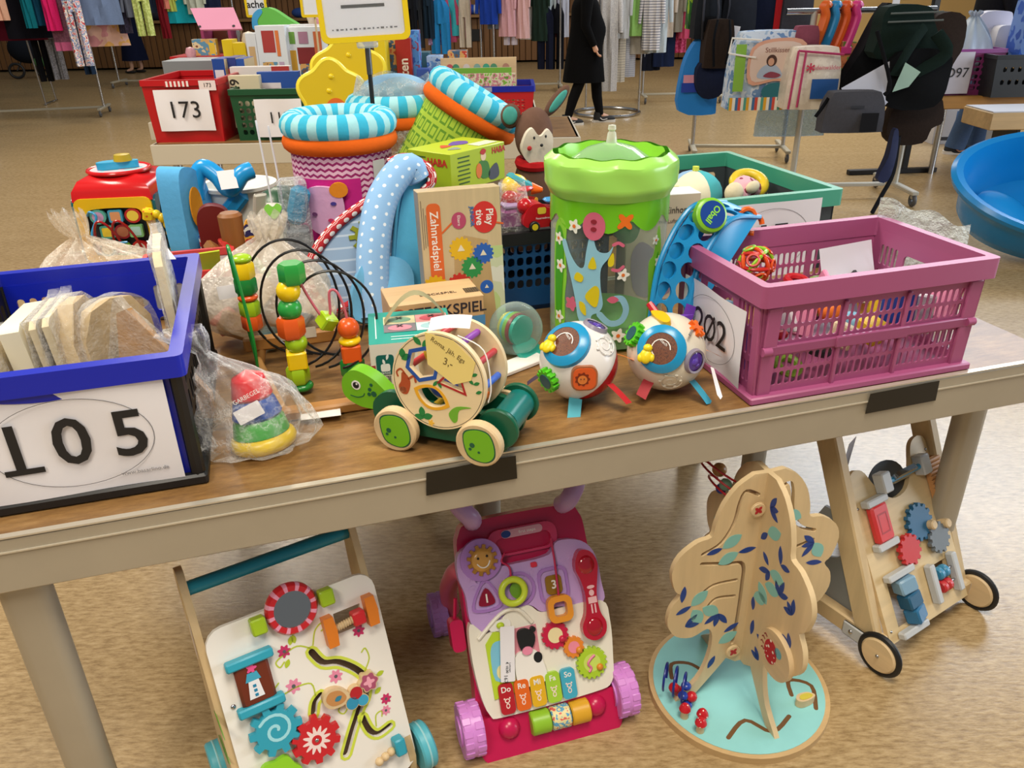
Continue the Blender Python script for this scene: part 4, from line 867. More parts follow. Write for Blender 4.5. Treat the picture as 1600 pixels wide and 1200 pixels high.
dprint(petal(.005, 5, .3, -.014, -.078), '#e8b43a', 'flower_print')
nt = M(DX).plate([(-.022, .086), (.03, .078), (.07, .045), (.062, .012), (.03, .0), (-.018, .03)], .0068, .0074).build('sticky_note', plain('#e6cf7c', .7), t, label='yellow note with handwriting')
txt('Roma. Jäh. Egs', .012, plain('#6a5a30', .7), nt, DX @ T3(.02, .06, .0076, 0, 0, -.5)); txt('3,-', .018, plain('#6a5a30', .7), nt, DX @ T3(.02, .038, .0076, 0, 0, -.25))
DB = DX @ T3(0.0, .0, -.095); M(DB).plate(ell(r0, None, 0, 0, 56), -.005, .005).build('rear_disc', BIR, t)
for i, hx in enumerate(('#3c62c8', '#c22f36', '#8f3fae', '#b5303c', '#3a66c9', '#e0732a', '#2f9a4a', '#e6c22f', '#e0732a', '#c22f36')):
    a = 2.35 - i * .62; x, y = r0 * .84 * math.cos(a), r0 * .84 * math.sin(a); M(DX).cyl((x, y, -.005), (x, y, -.093), .0062, n=10).build('rod', plain(hx, .35), t)
M(DX).sph((-.01, -.025, -.04), (.026, .022, .022), 16, 10).build('inner_block', plain('#3a4fae', .3), t); M(DX).cyl((-.04, .03, -.03), (-.015, .042, -.04), .009, n=10).build('inner_peg', plain('#e0b422', .35), t)
M(DX).tube(cr([(.03, .082, -.01), (.075, .06, -.015), (.09, .0, -.012), (.086, -.03, -.01)], 5, False), .0012, 6).build('string', WHITE, t)
pt = M(DX @ T3(.012, .098, -.02, -.9, .1, .15)).grid(lambda a, b: ((a - .5) * .075, (b - .5) * .028, .006 * math.sin(a * 3)), 8, 3).build('price_tag', paper(), t, label='white price tag laid over the shell'); 
for i, (x, y) in enumerate(((-.075, -.072), (.085, -.072), (-.075, .062), (.085, .062))):
    w_ = M().cyl((x, y - .01, .042), (x, y + .01, .042), .042, n=32, bev=.003).build('wheel', WDE, t)
    if y < 0:
        WX = FR((x, y - .0102, .042), (1, 0, 0), (0, 0, 1)); M(WX).plate(cr([(-.027, .02), (-.005, .032), (.02, .028), (.031, .005), (.03, -.02), (.01, -.032), (-.02, -.022)], 5), 0, .0005).build('foot_outline', GR, w_)
        M(WX).plate(cr([(-.025, .018), (-.005, .03), (.019, .026), (.029, .005), (.028, -.018), (.01, -.03), (-.018, -.02)], 5), .0006, .001).build('foot_print', LGR, w_)
        for a, b, r in ((-.01, .0, .005), (-.014, -.008, .003), (.002, -.012, .0025)): M(WX).plate(ell(r, None, a, b, 8), .0011, .0014).build('spot_print', GR, w_)
M().cyl((.112, -.03, .062), (.112, .055, .062), .027, n=22).build('tail_roller', plain('#12716c', .3), t)
for y in (-.045, .06): M().cyl((.108, y - .005, .06), (.108, y + .005, .06), .038, n=24, bev=.002).build('roller_disc', GR, t)
# ---------------------------------------------------------------- two activity balls
def act_ball(label, c, axis, white, feats, tags_):
    t = thing('activity_ball', label, 'toy ball', c); r = .078; Z = Vector((0, 0, r + .004))
    A_ = Vector(axis).normalized(); X = Matrix.Translation(Z) @ Vector((0, 0, 1)).rotation_difference(A_).to_matrix().to_4x4()
    M(X).lathe([(0, r)] + [(r * math.sin(a), r * math.cos(a)) for a in [PI * .58 * i / 14 for i in range(1, 15)]] + [(r * .93, r * math.cos(PI * .58) - .003)], 40).build('white_shell', white, t)
    M(X).lathe([(r * .92 * math.sin(a) / math.sin(PI * .59), r * math.cos(a)) for a in [PI * (.575 + .425 * i / 9) for i in range(0, 9)]] + [(0, -r)], 32).build('red_shell', plain('#b3141f', .25), t)
    yaw_ = math.atan2(-c[0], c[1])
    def sp(lat, lon, rr_=1.0):   # frame on the ball: z outwards
        lon += yaw_ * -1; d = Vector((math.cos(lat) * math.sin(lon - 2 * 0), -math.cos(lat) * math.cos(lon), math.sin(lat))); up = Vector((0, 0, 1)); x = up.cross(d) * 1; x = x.normalized()
        return Matrix.Translation(Z) @ FR(d * r * rr_, x, d.cross(x))
    for f in feats:
        k, lat, lon = f[0], R(f[1]), R(f[2]); F = sp(lat, lon)
        if k == 'screen':
            q = M(F).lathe([(0, .004), (.031, .003), (.0315, .0)], 32).build('brown_screen', print_noise(['#5a2a12', '#6a3818', '#4a200e', '#8a5424'], 260), t)
            M(F).lathe([(.031, .0036), (.036, .0022), (.047, -.006), (.047, -.016)], 36).build('blue_ring', plain('#1f8fc2', .25), t)
            M(F).plate(band([(.018 * math.cos(a), .018 * math.sin(a)) for a in [i * .4 for i in range(11)]], .0018), .0042, .0046).build('dash_print', WHITE, q)
            M(F).sph((-.026, -.018, .006), (.012, .015, .007), 14, 8).sph((-.024, -.002, .008), (.009, .008, .007), 14, 8).sph((-.036, -.022, .006), (.006, .009, .005), 10, 6).sph((-.014, -.02, .006), (.005, .008, .005), 10, 6).build('chick_figure', plain('#e8cf1c', .35), t)
            txt('vtech', .008, WHITE, q, F @ T3(.004, .012, .0046, 0, 0, -.6))
        elif k == 'lion':
            M(F).plate(rr(.05, .05, .016), -.006, .003).build('window_rim', plain('#a8663f', .35), t); w_ = M(F).plate(rr(.043, .043, .013), .003, .005).build('orange_window', plain('#d9541a', .12, coat=.6), t)
            M(F).plate(petal(.013, 9, .12, -.004, .0), .0051, .0056).build('mane_print', plain('#7a260c', .3), w_); M(F).plate(ell(.009, None, -.004, -.001, 18), .0057, .006).build('face_print', plain('#d97a35', .3), w_)
            M(F).sph((-.007, .001, .0062), .0012, 6, 5).sph((-.001, .001, .0062), .0012, 6, 5).build('eye', BLACK, w_)
        elif k == 'purple':
            M(F).lathe([(.019, .003), (.023, .004), (.0255, -.004)], 28).build('window_rim', plain('#8f8798', .3), t); w_ = M(F).lathe([(0, .0035), (.014, .003), (.0195, .001)], 26).build('purple_window', plain('#4a2f92', .15, coat=.5), t)
            M(F).sph((-.003, .0, .003), (.009, .008, .003), 12, 6).sph((.003, -.008, .003), (.006, .004, .002), 10, 6).build('elephant_relief', plain('#5a3fa8', .2), w_)
        elif k == 'gear':
            g_ = M(F).plate(gear(.020, .025, 12), -.004, .010).build('green_dial', plain('#55c022', .3), t); M(F).plate(ell(.015, None, 0, 0, 20), .010, .0115).build('dial_plate', plain('#1f5560', .3), g_)
        elif k == 'leafo':
            M(F).plate(gear(.009, .019, 6), -.002, .007).build('orange_slider', plain('#ea6a14', .35), t); M(F).box((-.03, .006, .001), (.03, .004, .002)).build('slider_slot', plain('#8f8d8a', .4), t)
        elif k == 'yellow':
            M(F).plate(cr([(-.03, -.008), (-.01, .01), (.03, .008), (.035, -.006), (0, -.012)], 4), -.006, .004).build('yellow_panel', plain('#e8b81c', .3), t)
        elif k == 'notes':
            for q in range(6):
                a = q * 1.05; M(F).sph((.02 * math.cos(a), .018 * math.sin(a), -.001), (.004, .003, .002), 8, 5).build('note_relief', white, t)
            M(F).tube([((.003 + .0016 * a) * math.cos(a), (.003 + .0016 * a) * math.sin(a), -.0002) for a in [i * .4 for i in range(34)]], .001, 5).build('spiral_relief', white, t)
        elif k == 'speaker':
            m = M(F)
            for q in range(4): m.box((0, -.006 + .004 * q, .001), (.014, .0018, .001))
            m.build('speaker_slots', plain('#16506a', .4), t)
    for lat, lon, hx, L_, ww in tags_:
        F = sp(R(lat), R(lon), .97); p0 = F.translation; d = F.to_3x3() @ Vector((0, 0, 1)); d = Vector((d.x, d.y, min(.3, d.z * .4) - .35)).normalized(); wv = Vector((d.y, -d.x, .25)).normalized() * ww
        M().grid(lambda a, b: p0 + wv * (a - .5) + d * (b * L_) + Vector((0, 0, -.006 * b * b)), 4, 6).build('ribbon_tab', plain(hx, .6), t)
    return t
WB = plain('#e4e1de', .25); WB2 = plain('#dcd5c4', .3)
act_ball('white activity ball with an orange lion window and red underside', W(1.0, .155), (-.66, -.28, .7), WB,
         [('screen', 48, -43), ('lion', 0, -3), ('gear', -12, -58), ('purple', 66, 95), ('notes', 40, 42), ('speaker', 22, -50)], [(-25, 50, '#c9242c', .05, .026), (-45, -16, '#49aabb', .05, .026), (8, 88, '#e8802a', .04, .014), (-20, -95, '#3a2340', .035, .012)])
b2 = act_ball('cream activity ball with a purple elephant window and orange leaf slider', W(1.18, .14), (-.2, -.85, .5), WB2,
         [('screen', 27, -32), ('purple', 5, 22), ('leafo', 46, 55), ('yellow', 78, -90), ('gear', 32, -92), ('notes', -24, -14)], [(-35, 35, '#3aa3c4', .055, .028), (0, 85, '#e8861f', .04, .026), (-30, -50, '#a81f2a', .035, .022), (60, 120, '#6a2fae', .05, .026)])
M().tube(cr([(.045, -.02, .11), (.06, -.04, .1), (.07, -.06, .085)], 4, False), .0008, 5).build('tag_string', plain('#9a958c', .6), b2)
M(T3(.085, -.07, .05, .4, .5, .2)).plate([(-.004, .035), (.004, .035), (.007, -.04), (.0, -.05), (-.006, -.04)], 0, .0008).build('price_tag', paper(), b2)
# ---------------------------------------------------------------- clear dome ball
t = thing('rattle_ball', 'transparent ball with a rainbow roller inside beside the turtle', 'toy ball', W(.945, .40), TA)
M().sph((0, 0, .062), .06, 28, 18).build('clear_sphere', clear('#d8ecea', .03, .05), t)
dd = T3(.0, 0, .062, 0, .5, .5)
for k, hx in enumerate(('#3fae9a', '#a83a3f', '#8fb83a', '#5ac0c0', '#e8c41c')): M(dd).cyl((0, -.02 + .0095 * k, 0), (0, -.0105 + .0095 * k, 0), .034 + .003 * math.sin(k), n=24).build('colour_disc', plain(hx, .35), t)
M(T3(.02, -.02, .02, .6, .3, .2)).lathe([(0, .006), (.034, .004), (.036, -.004), (0, -.004)], 28).build('teal_cap', plain('#2fa595', .3), t)
wb_ = M(T3(*W(.93, .335, ZT + .006), 0, 0, TA + .42)).box((0, 0, 0), (.13, .05, .01), .002).build('white_tray', WHITE); tag(wb_, 'narrow white tray lying under the transparent rainbow ball', 'tray')
# ================================================================ boxes and toys in the middle of the table
def carton(name, label, cat, loc, yaw, w, d, h, fc, top=None, side=None, rot=None, group=None):
    t = thing(name, label, cat, loc, yaw, group, rot=rot)
    m = M().box((0, 0, h / 2), (w, d, h), .0015); m.mi = []
    for f in m.f:
        a, b, c = (m.v[i] for i in f[:3]); n = (b - a).cross(c - a); n.normalize()
        m.mi.append(1 if n.z > .7 else (2 if abs(n.x) > .7 else 0))
    m.build('carton', [fc, top or fc, side or fc], t)
    return t, FR((0, -d / 2 - .0003, 0), (1, 0, 0), (0, 0, 1)), FR((0, 0, h + .0003), (1, 0, 0), (0, 1, 0)), FR((-w / 2 - .0003, 0, 0), (0, -1, 0), (0, 0, 1)), FR((w / 2 + .0003, 0, 0), (0, 1, 0), (0, 0, 1))
def lines(par, T, x, y, n, w, dy, hh, mat):
    m = M(T); r_ = random.Random(n)
    for i in range(n): m.box((x + w / 2 * 0, y - i * dy, .0003), (w * r_.uniform(.7, 1), hh, .0003))
    return m.build('small_print', mat, par)
INK = plain('#3a3532', .6)
# gear game box
t, F, Tp, L_, R_ = carton('game_box', 'upright wood look game box printed with coloured toy gears', 'game box', W(.873, .585), TA, .19, .055, .335, wood('#c9b48f', .9, 2, .4), side=plain('#8f8a84', .5), rot=(-.09, 0, TA - .02))
dec(t, plain('#d9662f', .4), rr(.032, .205, .012, -.062, .205), .0004, F, name='orange_band'); txt('Zahnradspiel', .026, WHITE, t, F @ T3(-.062, .222, .0009, 0, 0, -PI / 2), bold=.01)
for pts in ([(-.045, .24), (-.02, .262), (.0, .265)], [(.075, .255), (.098, .25)], [(-.066, .14), (-.075, .05), (-.078, .0)]): dec(t, plain('#d9662f', .4), band(pts, .004), .0004, F, name='orange_line')
dec(t, plain('#b5496b', .4), ell(.017, .019, -.005, .265, 24), .0006, F, name='round_badge'); txt('Eltern', .010, WHITE, t, F @ T3(-.005, .265, .0011, 0, 0, -PI / 2))
dec(t, plain('#d1332f', .4), ell(.03, .036, .055, .268, 30), .0006, F, name='brand_disc'); txt('Play\ntive', .024, WHITE, t, F @ T3(.055, .268, .0011, 0, 0, -PI / 2), bold=.015); txt('JUNIOR', .013, plain('#2f6fb5', .5), t, F @ T3(.026, .272, .0011, 0, 0, -PI / 2), bold=.02)
dec(t, wood('#b89a6c', .9, 2, .5), [(-.028, .0), (-.02, .205), (.005, .23), (.06, .215), (.075, .0)], .0004, F, name='board_print')
dec(t, print_noise(['#d9d9cc', '#c8cfae', '#b8cc8a', '#dcdcd4'], 12), rect(.062, .02, .095, .2), .0003, F, name='photo_print')
for x, y, r, hx, sh in ((-.004, .2, .028, '#dfb21f', 3), (.048, .185, .025, '#2a5fb8', 3), (.02, .155, .026, '#2f8f4a', 3), (-.012, .115, .03, '#c8352c', 20), (.012, .07, .027, '#2a5fb8', 4), (-.07, .115, .03, '#dfb21f', 3), (-.018, .03, .026, '#c8352c', 20), (.052, .105, .016, '#2a5fb8', 0)):
    if sh: g_ = dec(t, plain(hx, .4), gear(r * .86, r, 14, x, y, x * 40), .0008, F, name='gear_print')
    else: g_ = dec(t, plain(hx, .4), ell(r, r, x, y, 20), .0008, F, name='gear_print')
    dec(g_, plain('#e2d8c2', .5), ell(r * .36, None, x, y, 3 if sh in (0, 3) else sh, 1.57 + (.78 if sh == 4 else 0)), .0013, F, name='hole_print')
for q_ in range(3): M(F).box((-.086 + .0045 * q_ - .003, .26 - .006 * q_, .0003), (.0016, .11 - .02 * q_, .0003)).build('small_print', plain('#7a6a58', .6), t)
hx_ = M(R_); rnd = random.Random(2)
for i in range(16): hx_.plate(ell(.006, None, -.012 + .012 * (i % 3), .04 + .016 * i, 6), .0003, .0006)
hx_.build('pattern_print', plain('#55504c', .6), t)
# peg game box
t, F, Tp, L_, R_ = carton('game_box', 'pale wood look peg game box lying behind the teal box', 'game box', W(.775, .475), TA, .205, .12, .075, wood('#cba374', .9, 0, .45), top=wood('#d3b184', .9, 0, .45), rot=(0, 0, TA + .02))
t.location.z = ZT + .068
txt('STECKSPIEL', .034, plain('#2a2530', .5), t, F @ T3(.02, .05, .0006), bold=.012); txt('STECKSPIEL', .016, plain('#5a4a3c', .5), t, Tp @ T3(0.01, -.02, .0006))
b_ = dec(t, plain('#a8472c', .4), ell(.016, None, -.085, .05, 20), .0004, F, name='age_badge'); txt('1-3', .014, WHITE, b_, F @ T3(-.085, .05, .0009))
dec(t, plain('#4a86b8', .4), rect(.045, .006, .104, .03), .0004, F, name='photo_print')
bc = M(Tp)
for i in range(18): bc.box((.07 + .0018 * i, -.02, .0004), (.0009 if i % 3 else .0014, .03, .0003))
bc.build('barcode', BLACK, t)
t, F, Tp, L_, R_ = carton('game_box', 'flat brown game box carrying the peg game box', 'game box', W(.775, .48), TA, .2, .115, .066, wood('#b08a5c', .85, 0, .5), rot=(0, 0, TA + .02))
# teal square pyramid box
t, F, Tp, L_, R_ = carton('toy_box', 'teal and white cardboard box with fruit pictures behind the turtle', 'toy box', W(.698, .318), TA, .165, .165, .135, plain('#e4dccd', .5), top=plain('#1f9a8c', .45), side=plain('#e4dccd', .5), rot=(0, 0, TA - .12))
for i, (hx, hf) in enumerate((('#ddd3a6', '#7fa88a'), ('#e39a9a', '#cf5a68'), ('#7b767c', '#d98a9a'), ('#cfe3e2', '#9fc6cc'))):
    x, y = (-.02 if i % 2 == 0 else .045), (.03 if i < 2 else -.012); p = dec(t, plain(hx, .45), rect(x - .032, y - .021, x + .032, y + .021), .0004, Tp, name='fruit_panel'); dec(p, plain(hf, .45), ell(.024, .014, x, y, 20), .0009, Tp, name='fruit_print'); dec(p, BLACK, gear(.003, .008, 4, x, y + .008), .0013, Tp, name='stalk_print')
for y in (-.055, -.068): lines(t, Tp, .005, y, 1, .12, .01, .003, plain('#cfe8e2', .5))
lines(t, Tp, -.068, .0, 1, .003, .01, .12, plain('#cfe8e2', .5))
p = dec(t, plain('#14625a', .45), rr(.034, .042, .006, -.055, .09), .0004, F, name='logo_panel'); dec(p, WHITE, rr(.018, .016, .004, -.055, .084), .0009, F, name='rabbit_print'); dec(p, WHITE, leaf(.014, .005, -.052, .1, 1.3), .0009, F, name='ear_print'); dec(p, WHITE, leaf(.013, .005, -.056, .09, 1.8), .0009, F, name='ear_print')
txt('janod', .008, WHITE, p, F @ T3(-.055, .073, .0011)); txt('4 seasons', .013, INK, t, F @ T3(-.066, .033, .0006, 0, 0, PI / 2), align='CENTER'); txt('Square pyramid', .0135, INK, t, F @ T3(-.05, .033, .0006, 0, 0, PI / 2), sx=.78)
dec(t, plain('#a83a34', .5), rect(-.082, .06, -.074, .09), .0004, F, name='apple_print'); dec(t, plain('#a83a34', .5), rect(-.03, .06, .0, .085), .0004, F, name='apple_print')
st = M().grid(lambda a, b: (-.05 + .15 * a, .02 + .1 * math.sin(a * 2.9) * .25 + (b - .5) * .03, .137 + .06 * math.sin(PI * a) - .045 * a * a), 16, 2).build('carry_strap', cloth('#9a9472'), t)
# lime green box
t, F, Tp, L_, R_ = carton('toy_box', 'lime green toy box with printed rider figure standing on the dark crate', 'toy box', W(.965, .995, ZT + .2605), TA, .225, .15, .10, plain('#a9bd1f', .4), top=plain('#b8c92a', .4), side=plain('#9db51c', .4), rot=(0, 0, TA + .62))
LFt = L_
txt('HABA', .026, plain('#b8231f', .5), t, LFt @ T3(.03, .074, .0006), bold=.03); lines(t, LFt, -.03, .085, 7, .05, .011, .0035, plain('#3a5a1c', .6)); txt('HABA', .022, plain('#b8231f', .5), t, F @ T3(.085, .083, .0006), bold=.03)
lines(t, F, -.06, .085, 7, .06, .011, .0035, plain('#3a5a1c', .6))
fg = M(F).plate(ell(.011, .012, .02, .075, 16), .0004, .0007, mi=0).plate(cr([(.0, .06), (.02, .064), (.04, .055), (.045, .02), (.01, .02)], 4), .0004, .0007, mi=1).plate(leaf(.026, .016, .006, .086, .1), .0008, .0011, mi=2).plate(ell(.012, .02, .0, .04, 14), .0008, .0011, mi=3).plate(cr([(.04, .03), (.075, .05), (.085, .015), (.05, .008)], 4), .0004, .0007, mi=4)
fg.build('rider_print', [plain('#e6c9a8', .5), plain('#3f7a2f', .5), plain('#b8231f', .5), plain('#d9742a', .5), plain('#4a4a58', .5)], t)
for hx, o in (('#6a4f9f', cr([(-.02, .01), (.03, .04), (.06, .02), (.03, -.01)], 4)), ('#c9542a', cr([(-.06, .0), (-.03, .03), (-.02, .0)], 4)), ('#e2dcc0', rect(.02, -.06, .1, -.02)), ('#8f9a8a', cr([(-.07, -.03), (-.03, -.02), (-.04, -.05)], 4))): dec(t, plain(hx, .5), o, .0004, Tp, name='toy_print')
# ---------------------------------------------------------------- dark blue crate
c = thing('storage_crate', 'black and dark blue slotted crate between the gear game and the clear bin', 'crate', W(1.105, .80), TA)
wb, db, h = .33, .30, .205; fr = crate_frame(wb, db, wb, db, h); DB_ = plain('#15497a', .4)
M().box((0, 0, .006), (wb, db, .012)).build('base', BLK, c)
for i, X in enumerate(fr): M(X).plate(rect(-(wb if i < 2 else db) / 2, 0, (wb if i < 2 else db) / 2, h - .02), -.005, 0, slots_grid(-.15, .15, .06, .17, 13, 4, .006, .007) if i < 2 else slots_grid(-.13, .13, .06, .17, 11, 4, .006, .007)).build('slotted_wall', DB_, c)
rim(c, wb + .02, db + .02, h, .03, .016, BLK)
M().box((0, 0, .185), (wb - .02, db - .02, .004)).build('inner_shelf', BLK, c)
# toys piled on the crate
def toy_car(label, loc, yaw, hx, hx2):
    t = thing('toy_car', label, 'toy car', loc, yaw)
    M(FR((0, .024, 0), (1, 0, 0), (0, 0, 1))).plate(cr([(-.045, .012), (-.048, .045), (-.03, .065), (-.005, .066), (.01, .055), (.035, .05), (.05, .038), (.05, .012)], 4), 0, .048).build('body', plain(hx, .22), t)
    M().sph((-.04, 0, .058), (.02, .022, .02), 14, 10).build('horn', plain(hx, .22), t); M(FR((0, -.0245, 0), (1, 0, 0), (0, 0, 1))).plate(rr(.022, .016, .005, -.006, .05), 0, .001).build('window', plain('#d9b93a', .2), t)
    M(FR((0, -.0255, 0), (1, 0, 0), (0, 0, 1))).plate(ell(.008, None, .04, .04, 14), 0, .002).build('headlight', plain('#d99a2a', .3), t); M().box((0.03, 0, .068), (.04, .03, .01), .004).build('roof_light', plain(hx2, .3), t)
    for x in (-.026, .028):
        for y in (-.026, .026):
            w_ = M().cyl((x, y - .006, .013), (x, y + .006, .013), .0135, n=16, bev=.002).build('wheel', BLACK, t)
            if y < 0: M().cyl((x, y - .0068, .013), (x, y - .005, .013), .008, n=12).build('hub', plain('#dcc422', .3), w_)
    return t
tc_ = toy_car('red toy fire engine with blue light on the black crate rim', W(1.095, .675, ZT + .203), TA + .05, '#b3121c', '#2f8fd0'); txt('Feuerwehrauto', .007, WHITE, tc_, FR((0, -.0262, .032), (1, 0, 0), (0, 0, 1)))
toy_car('second red toy vehicle tucked behind the fire engine', W(1.06, .74, ZT + .215), TA + .7, '#a8141a', '#c8242c')
t = thing('toy_duck', 'yellow plastic duck with teal scarf on the dark crate', 'toy duck', W(1.075, .81, ZT + .19), TA)
M().sph((0, 0, .035), (.05, .038, .035), 18, 12).build('body', plain('#e8bb1a', .25), t); M().sph((-.005, -.005, .09), (.036, .034, .032), 18, 12).build('head', plain('#ecc41e', .25), t); M(T3(.035, -.02, .085, .3, .3, 0)).lathe([(0, .03), (.006, .028), (.016, .0), (0, -.002)], 12, T=T3(0, 0, 0, 0, 1.3, -.3)).build('beak', plain('#e8641a', .3), t)
M(T3(.012, -.0, .1, 0, .5, 0)).tor(.03, .011, n=22, m=8).build('scarf', plain('#1f8f9a', .6), t)
t = thing('toy_block', 'purple toy block in a clear bag beside the gear game', 'toy', W(1.03, .70, ZT + .195), TA)
M().box((0, 0, .035), (.06, .05, .05), .008).build('block', plain('#8a2f7a', .35), t); M().box((.0, 0, .066), (.05, .045, .012), .004).build('block_cap', plain('#b59ac9', .35), t)
M().grid(lambda a, b: ((.05 - .02 * b) * math.cos(2 * PI * a) * (1 + .1 * math.sin(9 * a * PI)), (.042 - .02 * b) * math.sin(2 * PI * a), .003 + .12 * b), 24, 10, cu=True).build('clear_bag', clear('#ffffff', .06, .1, .2, 20), t)
# plush donkey
t = thing('plush_donkey', 'brown plush donkey with white muzzle leaning on the green basket', 'plush toy', W(1.225, 1.13, ZT), TA - .05); t.scale = (1, 1, 1.16)
M().lathe([(0, 0), (.07, .005), (.085, .06), (.07, .16), (.045, .23), (0, .25)], 20).build('body', cloth('#5a4236'), t)
M(T3(0, -.01, .305, .1, .1, 0)).sph((0, 0, 0), (.056, .05, .066), 20, 14).build('head', cloth('#6b5044'), t)
M(T3(0, -.04, .29, .15, .1, 0)).plate(cr([(-.045, -.02), (-.04, .02), (-.022, .038), (0, .022), (.022, .038), (.042, .02), (.042, -.025), (.02, -.048), (-.02, -.048)], 4), 0, .03, fn=lambda x, y, z: (x, -z - .0 + (x * x + y * y) * 5.0, y)).build('muzzle', cloth('#e3d9c8', .05), t)
for x, y in ((-.014, .008), (.02, .01)): M().sph((x, -.067, .297 + y), .0035, 8, 6).build('eye', BLACK, t)
M().sph((.006, -.074, .287), (.005, .003, .004), 8, 6).build('nose', BLACK, t); M().sph((-.028, -.066, .28), (.007, .003, .006), 8, 6).build('cheek', cloth('#b53a3a'), t)
M().tor(.042, .014, T=T3(0, -.005, .235, .1, 0, 0), n=24, m=8).build('red_scarf', cloth('#b01f24'), t)
M(T3(.05, 0, .36, .2, .75, 0)).sph((0, 0, .03), (.018, .01, .05), 14, 10).build('ear', cloth('#6b5044'), t); M(T3(.052, -.008, .36, .2, .75, 0)).sph((0, 0, .03), (.011, .006, .036), 12, 8).build('inner_ear', cloth('#4fa39a'), t)
M(T3(-.055, 0, .345, 0, -1.1, 0)).sph((0, 0, .012), (.03, .014, .03), 14, 10).build('ear', cloth('#6b5044'), t); M(T3(-.06, -.013, .348, 0, -1.1, 0)).sph((0, 0, .012), (.022, .006, .022), 12, 8).build('inner_ear', cloth('#4fa39a'), t)
# ---------------------------------------------------------------- big clear bin
BR_ = .13; BH = .40; bu, bv = 1.182, .455
t = thing('toy_bin', 'tall transparent toy bin with inflated green rim and cow print', 'toy bin', W(bu, bv), 0)
view = math.atan2(0 - W(bu, bv).y, 0 - W(bu, bv).x)           # direction of the aisle side
CL = clear('#eef6ee', .03, .06)
M().lathe([(BR_, .01), (BR_ * 1.0, .12), (BR_ * .99, .3), (BR_ * 1.0, BH - .05)], 56).build('clear_wall', CL, t)
M().lathe([(0, .004), (BR_ * .8, .004), (BR_ * .99, .01), (BR_, .04), (BR_ * .9, .055), (BR_ * .55, .05), (0, .045)], 48).build('green_base', clear('#7fc06a', .35, .1), t)
M().grid(lambda a, b: ((BR_ * 1.02 + .012 * min(1, 4 * b) - .02 * max(0, b - .82) / .18 + .0015 * math.sin(a * 2 * PI * 7 + b * 5)) * math.cos(2 * PI * a), (BR_ * 1.02 + .012 * min(1, 4 * b) - .02 * max(0, b - .82) / .18 + .0015 * math.sin(a * 2 * PI * 7 + b * 5)) * math.sin(2 * PI * a), BH - .062 + .085 * b + .002 * math.sin(a * 2 * PI * 11) * b), 64, 12, cu=True).build('inflated_rim', plain('#9edb5e', .25), t)
M().grid(lambda a, b: ((BR_ * 1.0 - .016 - .012 * b) * math.cos(2 * PI * a), (BR_ * 1.0 - .016 - .012 * b) * math.sin(2 * PI * a), BH + .023 - .05 * b + .002 * math.sin(a * 2 * PI * 11)), 64, 6, cu=True).build('rim_lining', plain('#8fd63a', .3), t)
def cyl_print(par, mat, outline, name, rad=BR_ + .0006, off=0.0, step=.02):
    """flat print bent round the bin wall: x = arc length from the aisle side, y = height"""
    return M().plate(outline, 0, .0004, step=step, fn=lambda x, y, z: ((rad + z + off) * math.cos(view + x / rad), (rad + z + off) * math.sin(view + x / rad), y)).build(name, mat, par)
sc_ = [(2 * PI * BR_ * (i / 80 - .5), BH - .095 - .03 * abs(math.sin(PI * i / 80 * 9))) for i in range(81)]
cyl_print(t, plain('#6fc21a', .25), sc_ + [(PI * BR_ * .999, BH - .05), (-PI * BR_ * .999, BH - .05)], 'scalloped_edge')
M().lathe([(BR_ * .86, BH - .02), (BR_ * .7, BH + .002), (BR_ * .4, BH + .028), (BR_ * .12, BH + .038), (0, BH + .04)], 48).build('clear_lid', clear('#bfe3b0', .22, .08), t)
M().lathe([(0, BH + .075), (.008, BH + .074), (.009, BH + .066), (.006, BH + .062), (.009, BH + .058), (.012, BH + .038), (.02, BH + .036)], 16).build('valve', clear('#f4f4ea', .35, .1), t)
def fl(x, y, r, par):
    p = cyl_print(par, plain('#eceee2', .4), petal(r, 5, .28, x, y, 30), 'daisy_print', off=.0012); cyl_print(par, plain('#e0762a', .4), ell(r * .32, None, x, y, 10), 'daisy_centre', off=.0022)
GB = plain('#3f9f1f', .35); GB2 = plain('#86cc3a', .35)
cyl_print(t, GB2, cr([(-.135, .03), (-.115, .02), (-.1, .06), (-.1, .12), (-.095, .17), (-.1, .23), (-.098, .28), (-.12, .295), (-.14, .26), (-.142, .15)], 5), 'bush_print')
cyl_print(t, GB, cr([(-.13, .07), (-.112, .07), (-.108, .14), (-.105, .2), (-.108, .26), (-.125, .275), (-.135, .2)], 5), 'bush_print', off=.001)
cyl_print(t, GB2, cr([(.1, .03), (.12, .03), (.135, .12), (.14, .22), (.125, .28), (.112, .22), (.098, .2), (.102, .12)], 5), 'bush_print'); cyl_print(t, GB, cr([(.107, .05), (.12, .06), (.125, .15), (.128, .22), (.118, .2), (.108, .12)], 5), 'bush_print', off=.001)
for x, y, r in ((-.122, .25, .012), (-.115, .19, .013), (-.118, .07, .013), (-.075, .285, .013), (.035, .185, .012), (.03, .045, .014), (.128, .2, .01), (.118, .1, .011), (.115, .25, .009)): fl(x, y, r, t)
COW = plain('#8fc6dc', .35); YEL = plain('#dbc91a', .35); PNK = plain('#d0637f', .35)
cow = cyl_print(t, COW, cr([(-.035, .278), (-.022, .24), (.0, .235), (.012, .25), (.004, .225), (-.012, .2), (-.012, .16), (-.006, .12), (-.014, .1), (-.03, .09), (-.03, .055), (-.026, .02), (-.045, .02), (-.05, .06), (-.062, .085), (-.068, .12), (-.08, .165), (-.095, .21), (-.108, .245), (-.098, .252), (-.085, .225), (-.065, .2), (-.05, .2), (-.045, .235)], 4), 'cow_print', off=.0016)
cyl_print(cow, PNK, ell(.024, .03, -.03, .29, 22), 'snout_print', off=.0026)
